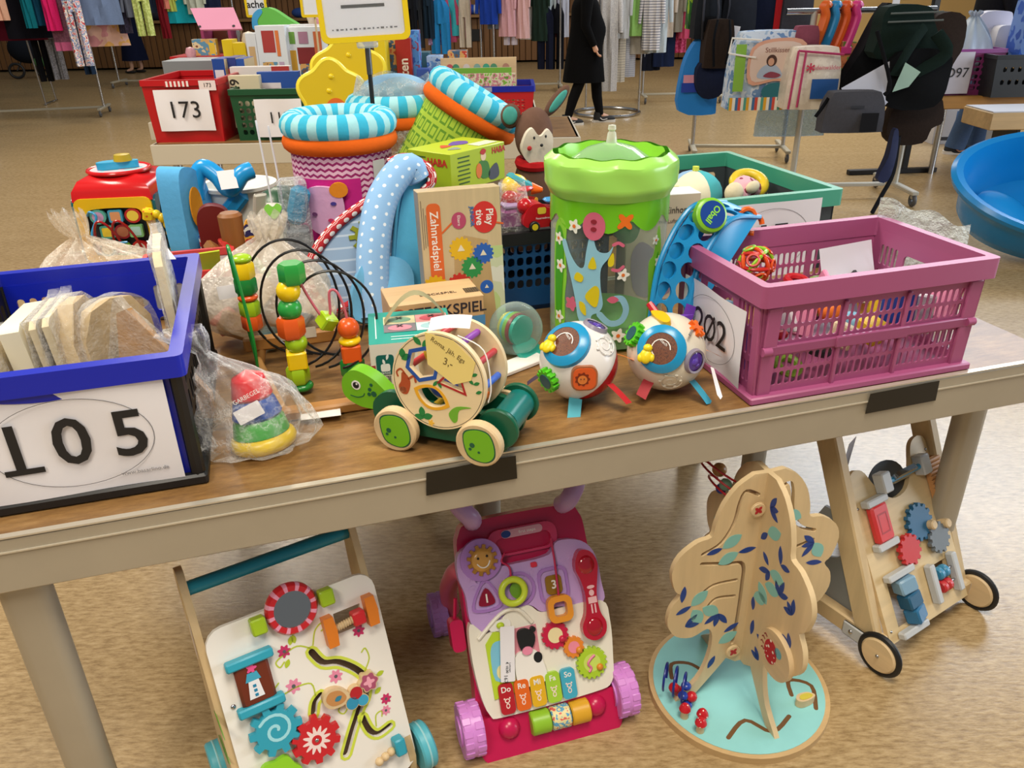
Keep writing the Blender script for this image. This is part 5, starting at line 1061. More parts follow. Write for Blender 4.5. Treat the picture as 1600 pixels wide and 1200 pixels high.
for x, y in ((-.03, .3), (-.03, .284)): cyl_print(cow, plain('#8f1f33', .4), ell(.0065, .005, x, y, 12), 'nostril_print', off=.0034)
for o in (cr([(-.072, .17), (-.055, .165), (-.05, .178), (-.065, .186)], 4), cr([(-.045, .135), (-.025, .16), (-.014, .15), (-.018, .115), (-.03, .115)], 4), cr([(-.058, .12), (-.045, .115), (-.042, .09), (-.055, .1)], 4), cr([(-.05, .07), (-.035, .072), (-.04, .058)], 4), cr([(-.04, .2), (-.03, .225), (-.022, .2)], 4), cr([(.002, .218), (.012, .235), (.014, .21), (.004, .205)], 4)): cyl_print(cow, YEL, o, 'patch_print', off=.0026)
cyl_print(cow, COW, band(cr([(-.012, .095), (.01, .075), (.035, .08), (.045, .105), (.035, .13), (.02, .132)], 5, False), .014), 'tail_print', off=.0016); cyl_print(cow, PNK, leaf(.026, .016, .028, .13, PI), 'tail_tip', off=.0026)
cyl_print(cow, PNK, petal(.015, 5, .2, -.08, .11), 'udder_print', off=.0005); cyl_print(cow, PNK, band(cr([(.012, .252), (.022, .256), (.032, .25)], 4, False), .007), 'horn_print', off=.0026); cyl_print(cow, PNK, band(cr([(.012, .198), (.024, .196), (.034, .204)], 4, False), .007), 'horn_print', off=.0026)
bf = cyl_print(t, plain('#e8701a', .35), petal(.015, 4, .4, .035, .3, 30, .7), 'butterfly_print', off=.001)
for x, y, r in ((.045, .23, .035), (.03, .26, .03), (.05, .3, .04)): cyl_print(t, clear('#a8d8bc', .3), ell(r, r * 1.4, x, y, 20), 'far_side_print', rad=-BR_ + .002)
# breast pump box behind the bin
t, F, Tp, L_, R_ = carton('toy_box', 'beige cardboard box of a unicorn hopper toy behind the clear bin', 'toy box', W(1.40, .645), TA, .19, .075, .275, plain('#c9bda6', .5), top=plain('#d6d9dc', .4), side=plain('#b8ab94', .5), rot=(0, 0, TA - .1))
txt('Hüpftier Einhorn', .024, INK, t, F @ T3(.0, .235, .0006), sx=.85); txt('mit Luftpumpe', .014, plain('#6a6058', .6), t, F @ T3(.03, .208, .0006))
dec(t, plain('#b98a6c', .5), ell(.02, .035, .075, .165, 20), .0004, F, name='child_print'); dec(t, plain('#e9e4dc', .5), ell(.022, .028, .035, .15, 20), .0004, F, name='round_print'); dec(t, plain('#26262c', .5), band([(.025, .135), (.045, .16)], .009), .0009, F, name='pump_print')
dec(t, plain('#8a7f98', .5), cr([(-.08, .12), (-.05, .16), (.01, .1), (.03, .02), (-.06, .02)], 4), .0004, F, name='unicorn_print')
# ---------------------------------------------------------------- green crate
c = thing('folding_crate', 'teal rimmed dark grey crate with numbered sheet behind the mauve crate', 'crate', W(1.745, .985), TA)
wb, db, h = .44, .58, .205; fr = crate_frame(wb, db, wb, db, h); DG = plain('#3a4246', .5); TG = plain('#3f9a80', .4)
M().box((0, 0, .008), (wb, db, .016)).build('base', DG, c)
for i, X in enumerate(fr): M(X).plate(rect(-(wb if i < 2 else db) / 2, 0, (wb if i < 2 else db) / 2, h - .02), -.006, 0, slots_grid(-.06, .06, .04, .13, 8, 2, .006, .01) + [rr(.1, .03, .012, -.13, .15)] if i < 2 else slots_grid(-.2, .2, .04, .15, 24, 2, .007, .01)).build('wall', DG, c)
rim(c, wb + .03, db + .03, h + .022, .045, .022, TG)
pX = FR((.015, -db / 2 - .018, .105), (1, 0, 0), (0, 0, 1)); page(c, pX, .30, .21, '15', .11, paper('#dcd9e0'), curl=.002, bold=.03)
def plush(label, loc, r, cols, yaw=0):
    t = thing('plush_ball', label, 'plush toy', loc, yaw); n = len(cols)
    M().lathe([(r[0] * math.sin(PI * i / 12) if 0 < i < 12 else 0, r[1] * (1 - math.cos(PI * i / 12))) for i in range(13)], 24, miseg=lambda j, i: (j * n // 24) % n).build('body', [cloth(x, .06) for x in cols], t)
    M().tube([(0, 0, 2 * r[1]), (.0, 0, 2 * r[1] + .012)], .01, 8).build('knot', cloth(cols[0]), t)
plush('pastel plush ball in the middle of the teal rimmed crate', W(1.69, .99, ZT + .1), (.085, .07), ('#c9d45a', '#8fb4d8', '#e6e2c8', '#4fb0b8'), .4)
plush('pale yellow plush ball beside the clear bin in the teal rimmed crate', W(1.58, .90, ZT + .1), (.06, .055), ('#dfe2a0', '#cfe0d8', '#d8d8b0'), .4)
t = thing('plush_doll', 'pink spotted cloth doll lying in the teal rimmed crate', 'plush toy', W(1.79, .88, ZT + .15), TA + .4)
M().tube(cr([(-.08, 0, .0), (-.03, 0, .035), (.03, .02, .05), (.09, .03, .03)], 5, False), [.02] * 5 + [.032] * 6 + [.028] * 5, 12).build('body', dots('#dca8b4', '#8a2f4a', 32, .35), t); M().sph((-.06, -.01, .05), (.03, .025, .03), 14, 10).build('head', cloth('#dccfb0'), t); M().sph((-.0, -.03, .06), (.03, .012, .018), 12, 8).build('arm', cloth('#dccfb0'), t)
t = thing('toy_ring', 'yellow plastic toy ring in the far corner of the teal rimmed crate', 'toy', W(1.87, .98, ZT + .16), 0)
M(T3(0, 0, .03, .5)).tor(.045, .016, n=26, m=10).build('ring', plain('#dcbf2a', .35), t)
# ---------------------------------------------------------------- blue ring arch toy
t = thing('rattle_arch', 'blue perforated play arch with round badge leaning on the mauve crate', 'rattle toy', W(1.30, .34), 0)
BLU = plain('#1f8fca', .28); pA_ = W(1.245, .262, .845); pB_ = W(1.27, .28, .965); pC_ = W(1.345, .305, 1.062); pD_ = W(1.445, .335, 1.058)
spine = cr([tuple(pA_), tuple(pB_), tuple(pC_), tuple(pD_)], 8, False); O0 = W(1.30, .34)
sp_ = [Vector(q) - O0 for q in spine]; wid = Vector((.95, .1, -.42)).normalized() * .042
def arch(s_, w, off=0):
    k = s_ * (len(sp_) - 1); i = min(int(k), len(sp_) - 2); f_ = k - i; p = sp_[i].lerp(sp_[i + 1], f_); tg_ = (sp_[i + 1] - sp_[i]).normalized(); return p + wid * w + tg_.cross(wid).normalized() * off
L3 = sum((sp_[i + 1] - sp_[i]).length for i in range(len(sp_) - 1)); hol = []
for i in range(8):
    for j in (-1, 1):
        hol.append(ell(.0165, .0165, .03 + .0385 * i + (.012 if j > 0 else 0), j * .0205, 14))
hol = [h_ for h_ in hol if max(p[0] for p in h_) < L3 - .006]
M().plate(rr(L3, .088, .01, L3 / 2, 0), -.004, .004, hol, step=.02, fn=lambda x, y, z: arch(min(1, max(0, x / L3)), y / .042, z)).build('ring_band', BLU, t)
for s_ in (-1, 1): M().tube([arch(i / 24, s_ * 1.05) for i in range(25)], .0055, 8).build('edge_bead', BLU, t)
bp = arch(.66, 0, -.006); nb = (sp_[16] - sp_[15]).cross(wid).normalized(); nb = nb if nb.y < 0 else -nb; BX = FR(bp, wid.normalized(), nb.cross(wid))
b_ = M(BX).lathe([(0, .012), (.03, .012), (.036, .008), (.038, -.006), (0, -.006)], 32).build('badge', plain('#7fc22a', .3), t); M(BX).plate(ell(.029, None, 0, 0, 28), .012, .0135).build('badge_plate', plain('#16418f', .3), b_); txt('Oball', .02, plain('#8fd63a', .4), b_, BX @ T3(0, 0, .0138, 0, 0, -1.9), bold=.02)
M().tube(cr([tuple(arch(.1, -1.2)), tuple(arch(.02, -.6, -.03)), tuple(arch(0, .3, -.03)), tuple(arch(.05, 1.1, -.01)), tuple(arch(0, .9) + Vector((.01, -.02, -.03)))], 5, False), .008, 8).build('red_link', plain('#c21f2a', .3), t)
M(FR(arch(.06, .7, -.02), wid, (0, .2, 1))).grid(lambda a, b: ((a - .5) * .024, (b - .3) * .06, .004 * math.sin(b * 4)), 3, 6).build('purple_ribbon', plain('#5f2a9f', .6), t)
for k, (p, hx) in enumerate(((arch(.95, .4, .0), '#e0641f'), (arch(.98, .9, .01), '#e0641f'))): M(Matrix.Translation(p)).tube([(.02 * math.cos(a), .004 * math.sin(2 * a), .02 * math.sin(a) - .012) for a in [i * .35 for i in range(15)]], .006, 7).build('orange_link', plain(hx, .3), t)
t = thing('rattle_ball', 'red and lime open ring rattle ball hanging inside the mauve crate', 'rattle toy', W(1.425, .235, .925), 0)
for i, (a, b, hx) in enumerate(((0, 0, '#c2281f'), (1.57, 0, '#8fc22a'), (.8, .8, '#d9541f'), (-.8, .6, '#c2281f'), (.5, 2.2, '#8fc22a'), (-.5, 1.4, '#d94a1f'))): M(T3(0, 0, .042, a, b, 0)).tor(.036, .0045, n=26, m=7).build('hoop', plain(hx, .3), t)
for i in range(10):
    d = Vector((math.cos(i * 2.4) * math.sqrt(1 - (-.9 + .2 * i) ** 2), math.sin(i * 2.4) * math.sqrt(1 - (-.9 + .2 * i) ** 2), -.9 + .2 * i)); M(T3(0, 0, .042) @ FR(d * .037, d.orthogonal(), d.cross(d.orthogonal()))).tor(.012, .003, n=16, m=6).build('small_hoop', plain(('#8fc22a', '#c2281f', '#d9541f')[i % 3], .3), t)
bg_ = M().grid(lambda a, b: (.2 * (a - .5), .012 * math.sin(a * 9 + b * 4) + .02 * b, .275 * b * (1.06 - .2 * a) + .008 * math.sin(a * 13) * b), 20, 14).build('plastic_bag', clear('#dfe9ea', .45, .15, .3, 16)); bg_.location = W(1.88, .27, ZT); bg_.rotation_euler = (-.05, 0, TA - .6); tag(bg_, 'folded clear plastic bag standing behind the right rim of the mauve crate', 'bag')
carton('cardboard_box', 'plain brown cardboard box under the lime green toy box', 'box', W(.965, 1.0), TA, .2, .14, .26, plain('#9a7a52', .7), rot=(0, 0, TA + .62))
# ================================================================ toys at the back of the display tables
def stripe_ring(RR, r, T, n, par, cols, name='striped_ring'):
    return M(T).tor(RR, r, n=n, m=14, miseg=lambda i: (i * 36 // n) % 2).build(name, [cloth(c, .05) for c in cols], par)
def basket(label, T, bodym, par_cols, pocket=None):
    t = thing('toy_basket', label, 'toy basket'); t.matrix_world = T
    h = .36; r = .137
    M().lathe([(0, 0), (r * .93, 0), (r, .01), (r * 1.02, h * .5), (r * 1.0, h)], 48, miseg=None).build('fabric_body', bodym, t)
    M().lathe([(r * .98, h), (r * .95, h * .5), (r * .9, .02), (0, .015)], 40).build('lining', cloth('#d9703a', .05), t)
    M(T3(0, 0, h + .012)).tor(r * .96, .026, n=56, m=12).build('orange_ring', cloth('#e0641c', .06), t)
    stripe_ring(r * .9, .036, T3(0, 0, h + .055), 72, t, ('#3fb4d6', '#a5dbe2'))
    return t, r, h
ZZ = zigzag('#e6bdd4', '#9a1f68', 76, 46, .4, .42)
t, r, h = basket('pink zigzag toy basket with elephant pocket and striped blue rim', Matrix.Translation(W(.672, 1.15)), ZZ, None)
va = -1.75
pk = M().grid(lambda a, b: ((r * 1.04) * math.cos(va + (a - .5) * 1.35), (r * 1.04) * math.sin(va + (a - .5) * 1.35), .12 + .17 * b), 16, 8).build('pocket', cloth('#c42a86', .06), t)
ex = M().plate(cr([(-.05, .0), (-.055, .06), (-.03, .1), (.03, .1), (.05, .07), (.045, .0), (.0, -.03)], 4), 0, .012, step=.02, fn=lambda x, y, z: ((r * 1.05 + z) * math.cos(va + x / r - .05), (r * 1.05 + z) * math.sin(va + x / r - .05), .17 + y)).build('elephant_face', cloth('#d8a8d0', .05), t)
M().plate(ell(.022, .02, .035, .095, 16), 0, .012, fn=lambda x, y, z: ((r * 1.06 + z) * math.cos(va + x / r), (r * 1.06 + z) * math.sin(va + x / r), .17 + y)).build('ear_patch', cloth('#e08a2a', .05), ex)
for x, y, hx in ((.02, .06, '#4a3f8f'), (-.03, .03, '#7a4a7a'), (.01, .015, '#c23a6a')): M().plate(ell(.007, .005, x, y, 10), .013, .015, fn=lambda x, y, z: ((r * 1.05 + z) * math.cos(va + x / r), (r * 1.05 + z) * math.sin(va + x / r), .17 + y)).build('stitching', cloth(hx), ex)
qr = M().plate(rect(.055, .26, .095, .33), .003, .004, step=.02, fn=lambda x, y, z: ((r * 1.03 + z) * math.cos(va + .55 + x / r), (r * 1.03 + z) * math.sin(va + .55 + x / r), y)).build('price_sticker', paper('#cfd2d4'), t)
t, r, h = basket('green square print toy basket tilted to the right with striped rim', T3(*W(.89, 1.36, ZT + .08), 0, .56, .1), rings('#a4c23a', '#5f8f22', 30, 14), None)
va = -1.6
fg = M().plate([(-.08, .04), (.03, .1), (.05, .2), (.0, .24)], 0, .004, step=.03, fn=lambda x, y, z: ((r * 1.03 + z) * math.cos(va + x / r), (r * 1.03 + z) * math.sin(va + x / r), y)).build('green_patch', cloth('#3f9a4a', .06), t); M(T3((r * 1.06) * math.cos(va + .2), (r * 1.06) * math.sin(va + .2), .2)).sph((0, 0, 0), .03, 14, 10).build('pompom', cloth('#e0641c', .1), t)
M().box((.0, .0, -.0)  , (.0, .0, .0)) if False else None
t, r, h = basket('orange toy basket under a clear bag behind the pink basket', Matrix.Translation(W(.885, 1.48, ZT)), print_noise(['#a8652a', '#b8702a', '#c9823a', '#9a5a24'], 30), None)
BG2 = clear('#f2f2ea', .12, .12, .25, 12)
b_ = M().grid(lambda a, b: ((.19 - .03 * b - .12 * max(0, b - .6)) * (1 + .05 * math.sin(9 * PI * a + 4 * b) + .03 * math.sin(23 * a)) * math.cos(2 * PI * a), (.185 - .03 * b - .12 * max(0, b - .6)) * (1 + .05 * math.sin(7 * PI * a)) * math.sin(2 * PI * a), .005 + .52 * b - .08 * max(0, b - .6) + .012 * math.sin(a * 26) * b), 48, 24, cu=True).build('plastic_bag', BG2); b_.location = W(.885, 1.48, ZT); tag(b_, 'big clear plastic bag pulled over the orange toy basket', 'bag')
cushion = M().sph((0, 0, 0), (.11, .1, .05), 20, 12).build('cushion', cloth('#8fb8d8')); cushion.location = W(.885, 1.48, ZT + .455); tag(cushion, 'pale blue cushion on top of the bagged basket', 'cushion')
# ---------------------------------------------------------------- sign on a pole
t = thing('sign_stand', 'yellow framed paper sign on a black pole above the toy baskets', 'sign', W(.79, 1.31), TA - .05)
M().cyl((0, 0, 0), (0, 0, .012), .05, n=24).build('foot', BLACK, t); M().cyl((0, 0, .01), (0, 0, .56), .0065, n=12).build('pole', BLACK, t); M().cyl((0, 0, .52), (0, 0, .6), .0085, n=12).build('pole_sleeve', plain('#6a6a6c', .3, .8), t)
SF = FR((-.004, -.008, .70), (1, .0, .03), (0, .1, 1)); YF = plain('#e3c211', .35)
M(SF).plate(rr(.25, .185, .02), -.006, .006, [rr(.22, .155, .012)]).build('frame', YF, t); sp_ = M(SF).plate(rr(.222, .157, .01), -.002, 0).build('sign_paper', paper('#dcdbe2'), t)
M(SF).box((.0, -.0, .0008), (.12, .008, .0006)).build('black_bar', BLACK, sp_); [M(SF).box((-.09 + .0125 * q_, -.058, .0006), (.004 + .005 * (q_ * 7 % 3) / 2, .003 + .002 * (q_ % 2), .0004)).build('small_print', plain('#55545c', .6), sp_) for q_ in range(15)]
M(SF).plate(rr(.225, .16, .01), .002, .0028).build('cover_film', clear('#ffffff', .05, .08), t); M(SF).box((0, -.099, 0), (.06, .02, .012), .004).build('clip', clear('#e9e9e9', .4), t)
# ---------------------------------------------------------------- padded nest
t = thing('play_nest', 'folded padded baby nest with red dotted piping and a star print bolster', 'baby nest', W(.67, .73), TA)
NX = FR((.0, .0, .0), (1, .1, .0), (-.05, .42, 1)) @ Matrix.Diagonal((1, .85, 1, 1))
ol = cr([(-.1, .04), (-.14, .12), (-.118, .2), (-.05, .28), (.05, .345), (.12, .39), (.13, .3), (.1, .15), (.02, .06), (-.04, .05)], 5)
M(NX).plate(ol, -.02, .0, step=.03, fn=lambda x, y, z: (x, y, z - 1.2 * (x * x))).build('padded_panel', stripes(['#8fa8c4', '#8fa8c4', '#8fa8c4', '#8fa8c4', '#8fa8c4', '#b9c9da'], .028, 2), t)
M(NX).tube([(x, y, .004 - 1.2 * x * x) for x, y in cr([(.02, .06), (-.04, .05), (-.1, .04), (-.14, .12), (-.118, .2), (-.05, .28), (.05, .345), (.12, .39), (.135, .38)], 6, False)], .0145, 10).build('dotted_piping', pvdots('#b8202a', '#efe6e2', 38, 4, .3), t)
M(NX).plate(gear(.03, .045, 9, .02, .24), .001 - .002, .004).build('sun_applique', cloth('#8a8f2a', .08), t)
bol = cr([(.16, .375, .05), (.13, .41, .07), (.06, .33, .085), (.02, .22, .09), (.0, .11, .085), (-.005, .0, .08)], 7, False)
M(NX).tube([(x, y, z) for x, y, z in bol], [.03] + [.04] * (len(bol) - 2) + [.042], 16).build('star_bolster', pvdots('#8db9e6', '#e4eef8', 34, 9, .16), t)
M(NX).tube(cr([(.10, .435, .04), (.14, .44, .06), (.185, .40, .075), (.19, .36, .07), (.16, .335, .055)], 6, False), .0125, 9).build('dotted_piping', pvdots('#b8202a', '#efe6e2', 38, 4, .3), t)
M(NX).plate(cr([(.06, .02), (.19, .0), (.2, .2), (.19, .36), (.14, .38), (.09, .25)], 5), -.02, .035, step=.03, fn=lambda x, y, z: (x, y, z + .03 * math.sin(x * 12))).build('blue_cover', cloth('#4f9ec4', .06), t)
M(NX).plate(cr([(-.06, .0), (-.03, .14), (.06, .16), (.1, .1), (.06, -.01)], 5), .05, .1, step=.03, fn=lambda x, y, z: (x, y, z + .015 * math.sin(x * 30 + y * 20))).build('blue_corner', cloth('#6fb2dc', .06), t)
# ---------------------------------------------------------------- large bag of wooden toys
def tied_bag(name, label, loc, rx, ry, h, mat, seed, neck=(.0, .0), tail=.07):
    rnd = random.Random(seed); ph = [rnd.uniform(0, 6) for _ in range(6)]
    def fn(a, b):
        th = 2 * PI * a; s = min(1, b / .78)
        if b < .78: pr = math.sin(PI * (.5 * min(1, s * 3))) * (1 - max(0, s - .35) ** 1.6 * 1.72); z = h * s ** .9
        else: k = (b - .78) / .22; pr = .1 + .14 * math.sin(PI * .6 * k); z = h + tail * k
        pr = max(pr, .1); w = 1 + (.06 * math.sin(7 * th + ph[0] + 5 * b) + .04 * math.sin(13 * th + ph[1]) + .05 * math.sin(3 * th + ph[2] + 3 * b)) * (1.0 if b < .75 else 2)
        q = max(0, b - .3); return (rx * pr * w * math.cos(th) + neck[0] * q, ry * pr * w * math.sin(th) + neck[1] * q, max(.001, z + .008 * math.sin(9 * th + 8 * b)))
    o = M().grid(fn, 64, 44, cu=True).build(name, mat); o.location = loc; tag(o, label, 'bag'); return o
tied_bag('plastic_bag', 'large translucent bag of wooden toys knotted at the top, behind the bead maze', W(.42, .665), .165, .12, .235, clear('#f1eadf', .36, .2, .16, 6), 4, (.04, .05), .055)
rnd = random.Random(8)
for i, (nm, hx, x, y, z, s) in enumerate((('tan', '#c9a57a', -.06, -.03, .05, .05), ('salmon', '#d98a80', -.095, -.0, .05, .04), ('brown', '#8a6a48', .03, .0, .06, .055), ('light blue', '#7fb4cc', .02, -.05, .03, .04), ('yellow', '#d9c05a', .06, -.03, .06, .035), ('cream', '#dcc9a4', -.02, .02, .11, .055), ('blue', '#3f7fae', .08, .01, .04, .04))):
    o = M(T3(x, y, z, rnd.uniform(-.6, .6), rnd.uniform(-.6, .6), rnd.uniform(0, 3))).box((0, 0, 0), (s * 1.5, s * .9, s * 1.1), .006).build('toy_block', plain(hx, .5)); o.location = W(.415, .665, ZT); tag(o, nm + ' toy block inside the large translucent bag', 'toy block', 'blocks in the large bag')
pt = M(T3(*W(.365, .548, .93), PI / 2 - .2, 0, TA + .25)).plate(rect(-.035, -.014, .035, .014), 0, .0008).build('price_tag', paper()); tag(pt, 'white price label stuck on the large translucent bag', 'price tag')
# left bag
tied_bag('plastic_bag', 'clear bag with tan wooden pieces tied in a knot behind the blue crate', W(.015, 1.15), .175, .12, .15, clear('#fbf6ec', .12, .1, .22, 7), 9, (-.12, .02), .075)
for i, (nm, hx, x, y) in enumerate((('tan', '#cfa878', .05, -.03), ('dark tan', '#b98a5a', -.05, -.03), ('red', '#c9503f', -.07, .01), ('green', '#4f8a5a', .06, .03), ('cream', '#dcc5a0', .0, .02))):
    o = M(T3(x, y, .03, .15 * i, .1, .5 * i)).box((0, 0, 0), (.11, .045, .03), .004).build('wooden_piece', plain(hx, .55)); o.location = W(.015, 1.15, ZT); tag(o, nm + ' wooden piece inside the knotted clear bag', 'toy', 'pieces in the knotted bag')
# ---------------------------------------------------------------- activity cube
t = thing('activity_cube', 'red and yellow plastic activity cube with wire loops behind the blue crate', 'activity toy', W(.03, 1.57), R(6)); s_ = .2; t.scale = (1.12, 1.12, 1.05)
REDP = plain('#cc1a1c', .22); YEP = plain('#e8bb14', .25); TLP = plain('#0e5f6e', .22)
M().box((0, 0, .1), (s_ - .02, s_ - .02, .2), .01).build('core', plain('#1a2330', .5), t)
M().lathe([(0, .245), (.085, .243), (.12, .232), (.142, .205), (.146, .178), (.12, .172)], 4, a0=PI / 4, a1=PI / 4 + 2 * PI).build('red_top', REDP, t)
for k in range(4):
    X = Matrix.Rotation(k * PI / 2, 4, 'Z') @ FR((0, -s_ / 2, 0), (1, 0, 0), (0, 0, 1)); o_ = rr(s_, .185, .02, 0, .095)
    M(X).plate(o_, -.004, .008, [cr([(-.072, .03), (-.078, .1), (-.07, .145), (-.045, .158), (.045, .158), (.07, .145), (.078, .1), (.072, .03), (.05, .022), (-.05, .022)], 3)]).build('side_frame', YEP if k % 2 == 0 else TLP, t)
X = FR((0, -s_ / 2 + .004, 0), (1, 0, 0), (0, 0, 1))
for x, z, hx, h2, rd in ((-.045, .135, '#5ab0a0', '#c9a0c8', 1), (.0, .135, '#3fa0c4', '#d99a6a', 0), (.045, .135, '#b32424', '#e8cf4a', 1), (-.03, .09, '#4fae9a', '#e8cf3a', 0), (.01, .09, '#8a1f2a', '#a86a4a', 1), (.045, .09, '#7fbf7a', '#a8d8d0', 0), (-.04, .04, '#2f8f9a', '#d9d0a0', 1), (.0, .04, '#7ab83a', '#d98a4a', 1), (.045, .04, '#b32424', '#e0d8c8', 1)):
    o_ = ell(.021, None, x, z, 22) if rd else rr(.036, .036, .005, x, z); b_ = M(X).plate(o_, .0, .012).build('button', plain(hx, .3), t); dec(b_, plain(h2, .4), [(x + (a - x) * .72, z + (b - z) * .72) for a, b in o_], .0122, X, name='picture')
WR = plain('#a8181f', .25)
for x, hx in ((-.02, '#a8181f'), (.025, '#a8181f')): M(X).tube([(x + .028 * math.cos(a) - .006 * i * .1, .03 + .105 * math.sin(a), .012 + .05 * math.sin(a)) for i, a in enumerate([PI * i / 18 for i in range(19)])], .0034, 7).build('red_wire', plain(hx, .25), t)
M(X).tube(cr([(-.07, .14, .014), (-.055, .155, .03), (-.04, .14, .035), (-.06, .09, .04), (-.03, .07, .05), (.03, .07, .05)], 5, False), .0034, 7).build('blue_wire', plain('#3a9ad0', .25), t)
tp = M().plate(ell(.075, None, 0, 0, 36), .244, .249).build('clock_face', print_noise(['#e0d8b0', '#e8b8c0', '#a8d0d8', '#d8e0b0'], 22), t); M().tor(.078, .006, T=T3(0, 0, .247), n=36, m=8).build('clock_rim', REDP, t)
M().plate(cr([(-.05, -.02), (-.03, .012), (.04, .02), (.05, 0), (.02, -.012), (-.03, -.03)], 4), .25, .27).build('blue_hand', plain('#2fa8d8', .3), t); M().lathe([(0, .29), (.02, .288), (.024, .27), (0, .27)], 20, T=T3(.015, 0, 0)).build('gold_knob', plain('#b8a02a', .3), t)
X = FR((s_ / 2 + .001, 0, 0), (0, 1, 0), (0, 0, 1)); M(X).plate(ell(.045, .06, 0, .09, 28), -.006, .004).build('side_mirror', plain('#4f8a94', .12, .3), t); M(X).tor(.03, .006, T=T3(.02, .12, .008), n=26, m=8).build('teal_hoop', TLP, t)
t = thing('toy_caterpillar', 'yellow wooden bead caterpillar hanging beside the activity cube', 'toy', W(.135, 1.40), 0)
M(T3(-.03, 0, .15, .2, .2, .3)).box((0, 0, 0), (.03, .03, .035), .005).build('head', dots('#e6c616', '#d05a1a', 70, .28), t)
for i, (x, z, r) in enumerate(((-.005, .15, .013), (.012, .138, .015), (.024, .118, .015), (.028, .094, .0155), (.03, .068, .015), (.03, .044, .015))): M().sph((x, 0, z), r, 14, 10).build('bead', plain('#e6c616' if i % 2 == 0 else '#dfb812', .3), t)
M(T3(.03, 0, .016, 0, 0, .3)).box((0, 0, 0), (.03, .026, .032), .005).build('foot', plain('#e6c616', .3), t)
# ---------------------------------------------------------------- cluster of toys
t = thing('plush_cushion', 'upright light blue padded cushion with orange patch beside the activity cube', 'cushion', W(.225, 1.42), TA + 1.05)
M(FR((0, .03, 0), (1, 0, 0), (0, 0, 1))).plate(cr([(-.07, .0), (-.085, .14), (-.075, .27), (-.03, .285), (.02, .25), (.05, .2), (.06, .1), (.06, .0)], 5), 0, .06, step=.03, fn=lambda x, y, z: (x, y, z + (.018 if z > .03 else -.018) * math.cos(x * 14) * math.sin(min(1, y * 9)))).build('body', cloth('#5fb0e6', .05), t)
M(FR((0, -.05, 0), (1, 0, 0), (0, 0, 1))).plate(ell(.03, .06, -.04, .17, 20), 0, .004).build('orange_patch', cloth('#e0952a', .08), t); M(FR((0, -.052, 0), (1, 0, 0), (0, 0, 1))).plate(rect(-.06, .02, .0, .09), 0, .003).build('clown_patch', print_noise(['#c02a2a', '#e6e2e0', '#2f5fae', '#c02a2a'], 40), t)
t = thing('toy_slide', 'bright blue plastic toy slide with curved arms behind the wooden parrots', 'toy', W(.30, 1.42), TA)
M().tube(cr([(-.06, .0, .02), (-.05, .0, .2), (-.02, .0, .27), (.02, -.02, .25), (.05, -.04, .21), (.09, -.04, .25), (.12, -.03, .26)], 6, False), .026, 12).build('curved_arm', plain('#1f9ae0', .25), t); M(T3(.02, 0, .12, 0, .75, 0)).box((0, 0, 0), (.05, .05, .2), .012).build('chute', plain('#1f9ae0', .25), t); M().box((-.02, 0, .012), (.14, .09, .024), .006).build('foot', plain('#1f9ae0', .25), t)
M(T3(.05, -.07, .245, .9, 0, .2)).plate(rect(-.025, -.03, .025, .03), 0, .001).build('price_tag', paper(), t)
def parrot(label, loc, yaw, b1, b2, tl):
    t = thing('wooden_figure', label, 'wooden toy', loc, rot=(0, tl, yaw)); X = FR((0, .02, 0), (1, 0, 0), (0, 0, 1))
    M(X).plate(cr([(-.03, .0), (-.04, .1), (-.045, .17), (-.02, .2), (.025, .195), (.045, .16), (.03, .09), (.03, .0)], 5), 0, .04).build('body', plain(b1, .45), t); M(T3(.02, 0, .07, 0, .6, 0)).box((0, 0, 0), (.03, .05, .15), .006).build('wing', wood(b2, .8, 2), t); M().box((0, 0, .006), (.09, .07, .012), .004).build('foot', wood(b2, .8, 0), t)
parrot('dark red wooden figure in front of the bright blue slide', W(.285, 1.24), TA, '#6b1512', '#7a4a24', .1)
t = thing('wooden_figure', 'brown and red wooden hammer bench among the toys left of the pink basket', 'wooden toy', W(.35, 1.13), TA + .2)
M(T3(0, 0, .05, 0, .75, 0)).box((0, 0, 0), (.2, .07, .03), .006).build('bench', wood('#8a5a28', .75, 0), t); M(T3(.01, -.002, .08, 0, .75, 0)).box((0, 0, 0), (.13, .072, .022), .008).build('red_panel', print_noise(['#a81f16', '#a81f16', '#b83020', '#c24a2a'], 18), t); M().cyl((.0, 0, .05), (.0, 0, .2), .03, .033, n=18, bev=.008).build('mallet_head', wood('#8f5a28', .75, 2), t); M().box((-.02, 0, .006), (.2, .08, .012), .004).build('foot', wood('#6a4420', .75, 0), t)
t = thing('toy_ring', 'green flower shaped wooden teether on top of the translucent bag', 'toy', W(.398, .86), rot=(1.2, 0, TA)); M(T3(0, .1, 0)).plate(petal(.036, 5, .14), 0, .012, [ell(.014, .018)]).build('flower', plain('#6fb52a', .35), t); M().cyl((0, 0, .006), (0, .08, .006), .005, n=8).build('stem', plain('#2a6a2a', .4), t)
t = thing('toy_basin', 'white plastic toy basin at the far edge of the second table', 'toy', W(.37, 1.52), TA)
M().lathe([(0, .1), (.07, .1), (.085, .115), (.1, .2), (.12, .2), (.12, .19), (.105, .185), (.09, .1), (.08, .0), (0, .0)], 28).build('bowl', plain('#e4e6e0', .35), t); M(T3(.03, -.02, .19, .4, .1, 0)).box((0, 0, 0), (.14, .1, .02), .008).build('lid', plain('#dfe6de', .35), t)
t = thing('toy_shell', 'dark green plastic bowl standing on edge beside the white basin', 'toy', W(.455, 1.28), rot=(.2, .3, TA)); M().lathe([(0, .24), (.05, .232), (.085, .2), (.095, .15), (.09, .0), (.08, .0), (.08, .15), (0, .2)], 28).build('bowl', plain('#164a2a', .35), t)
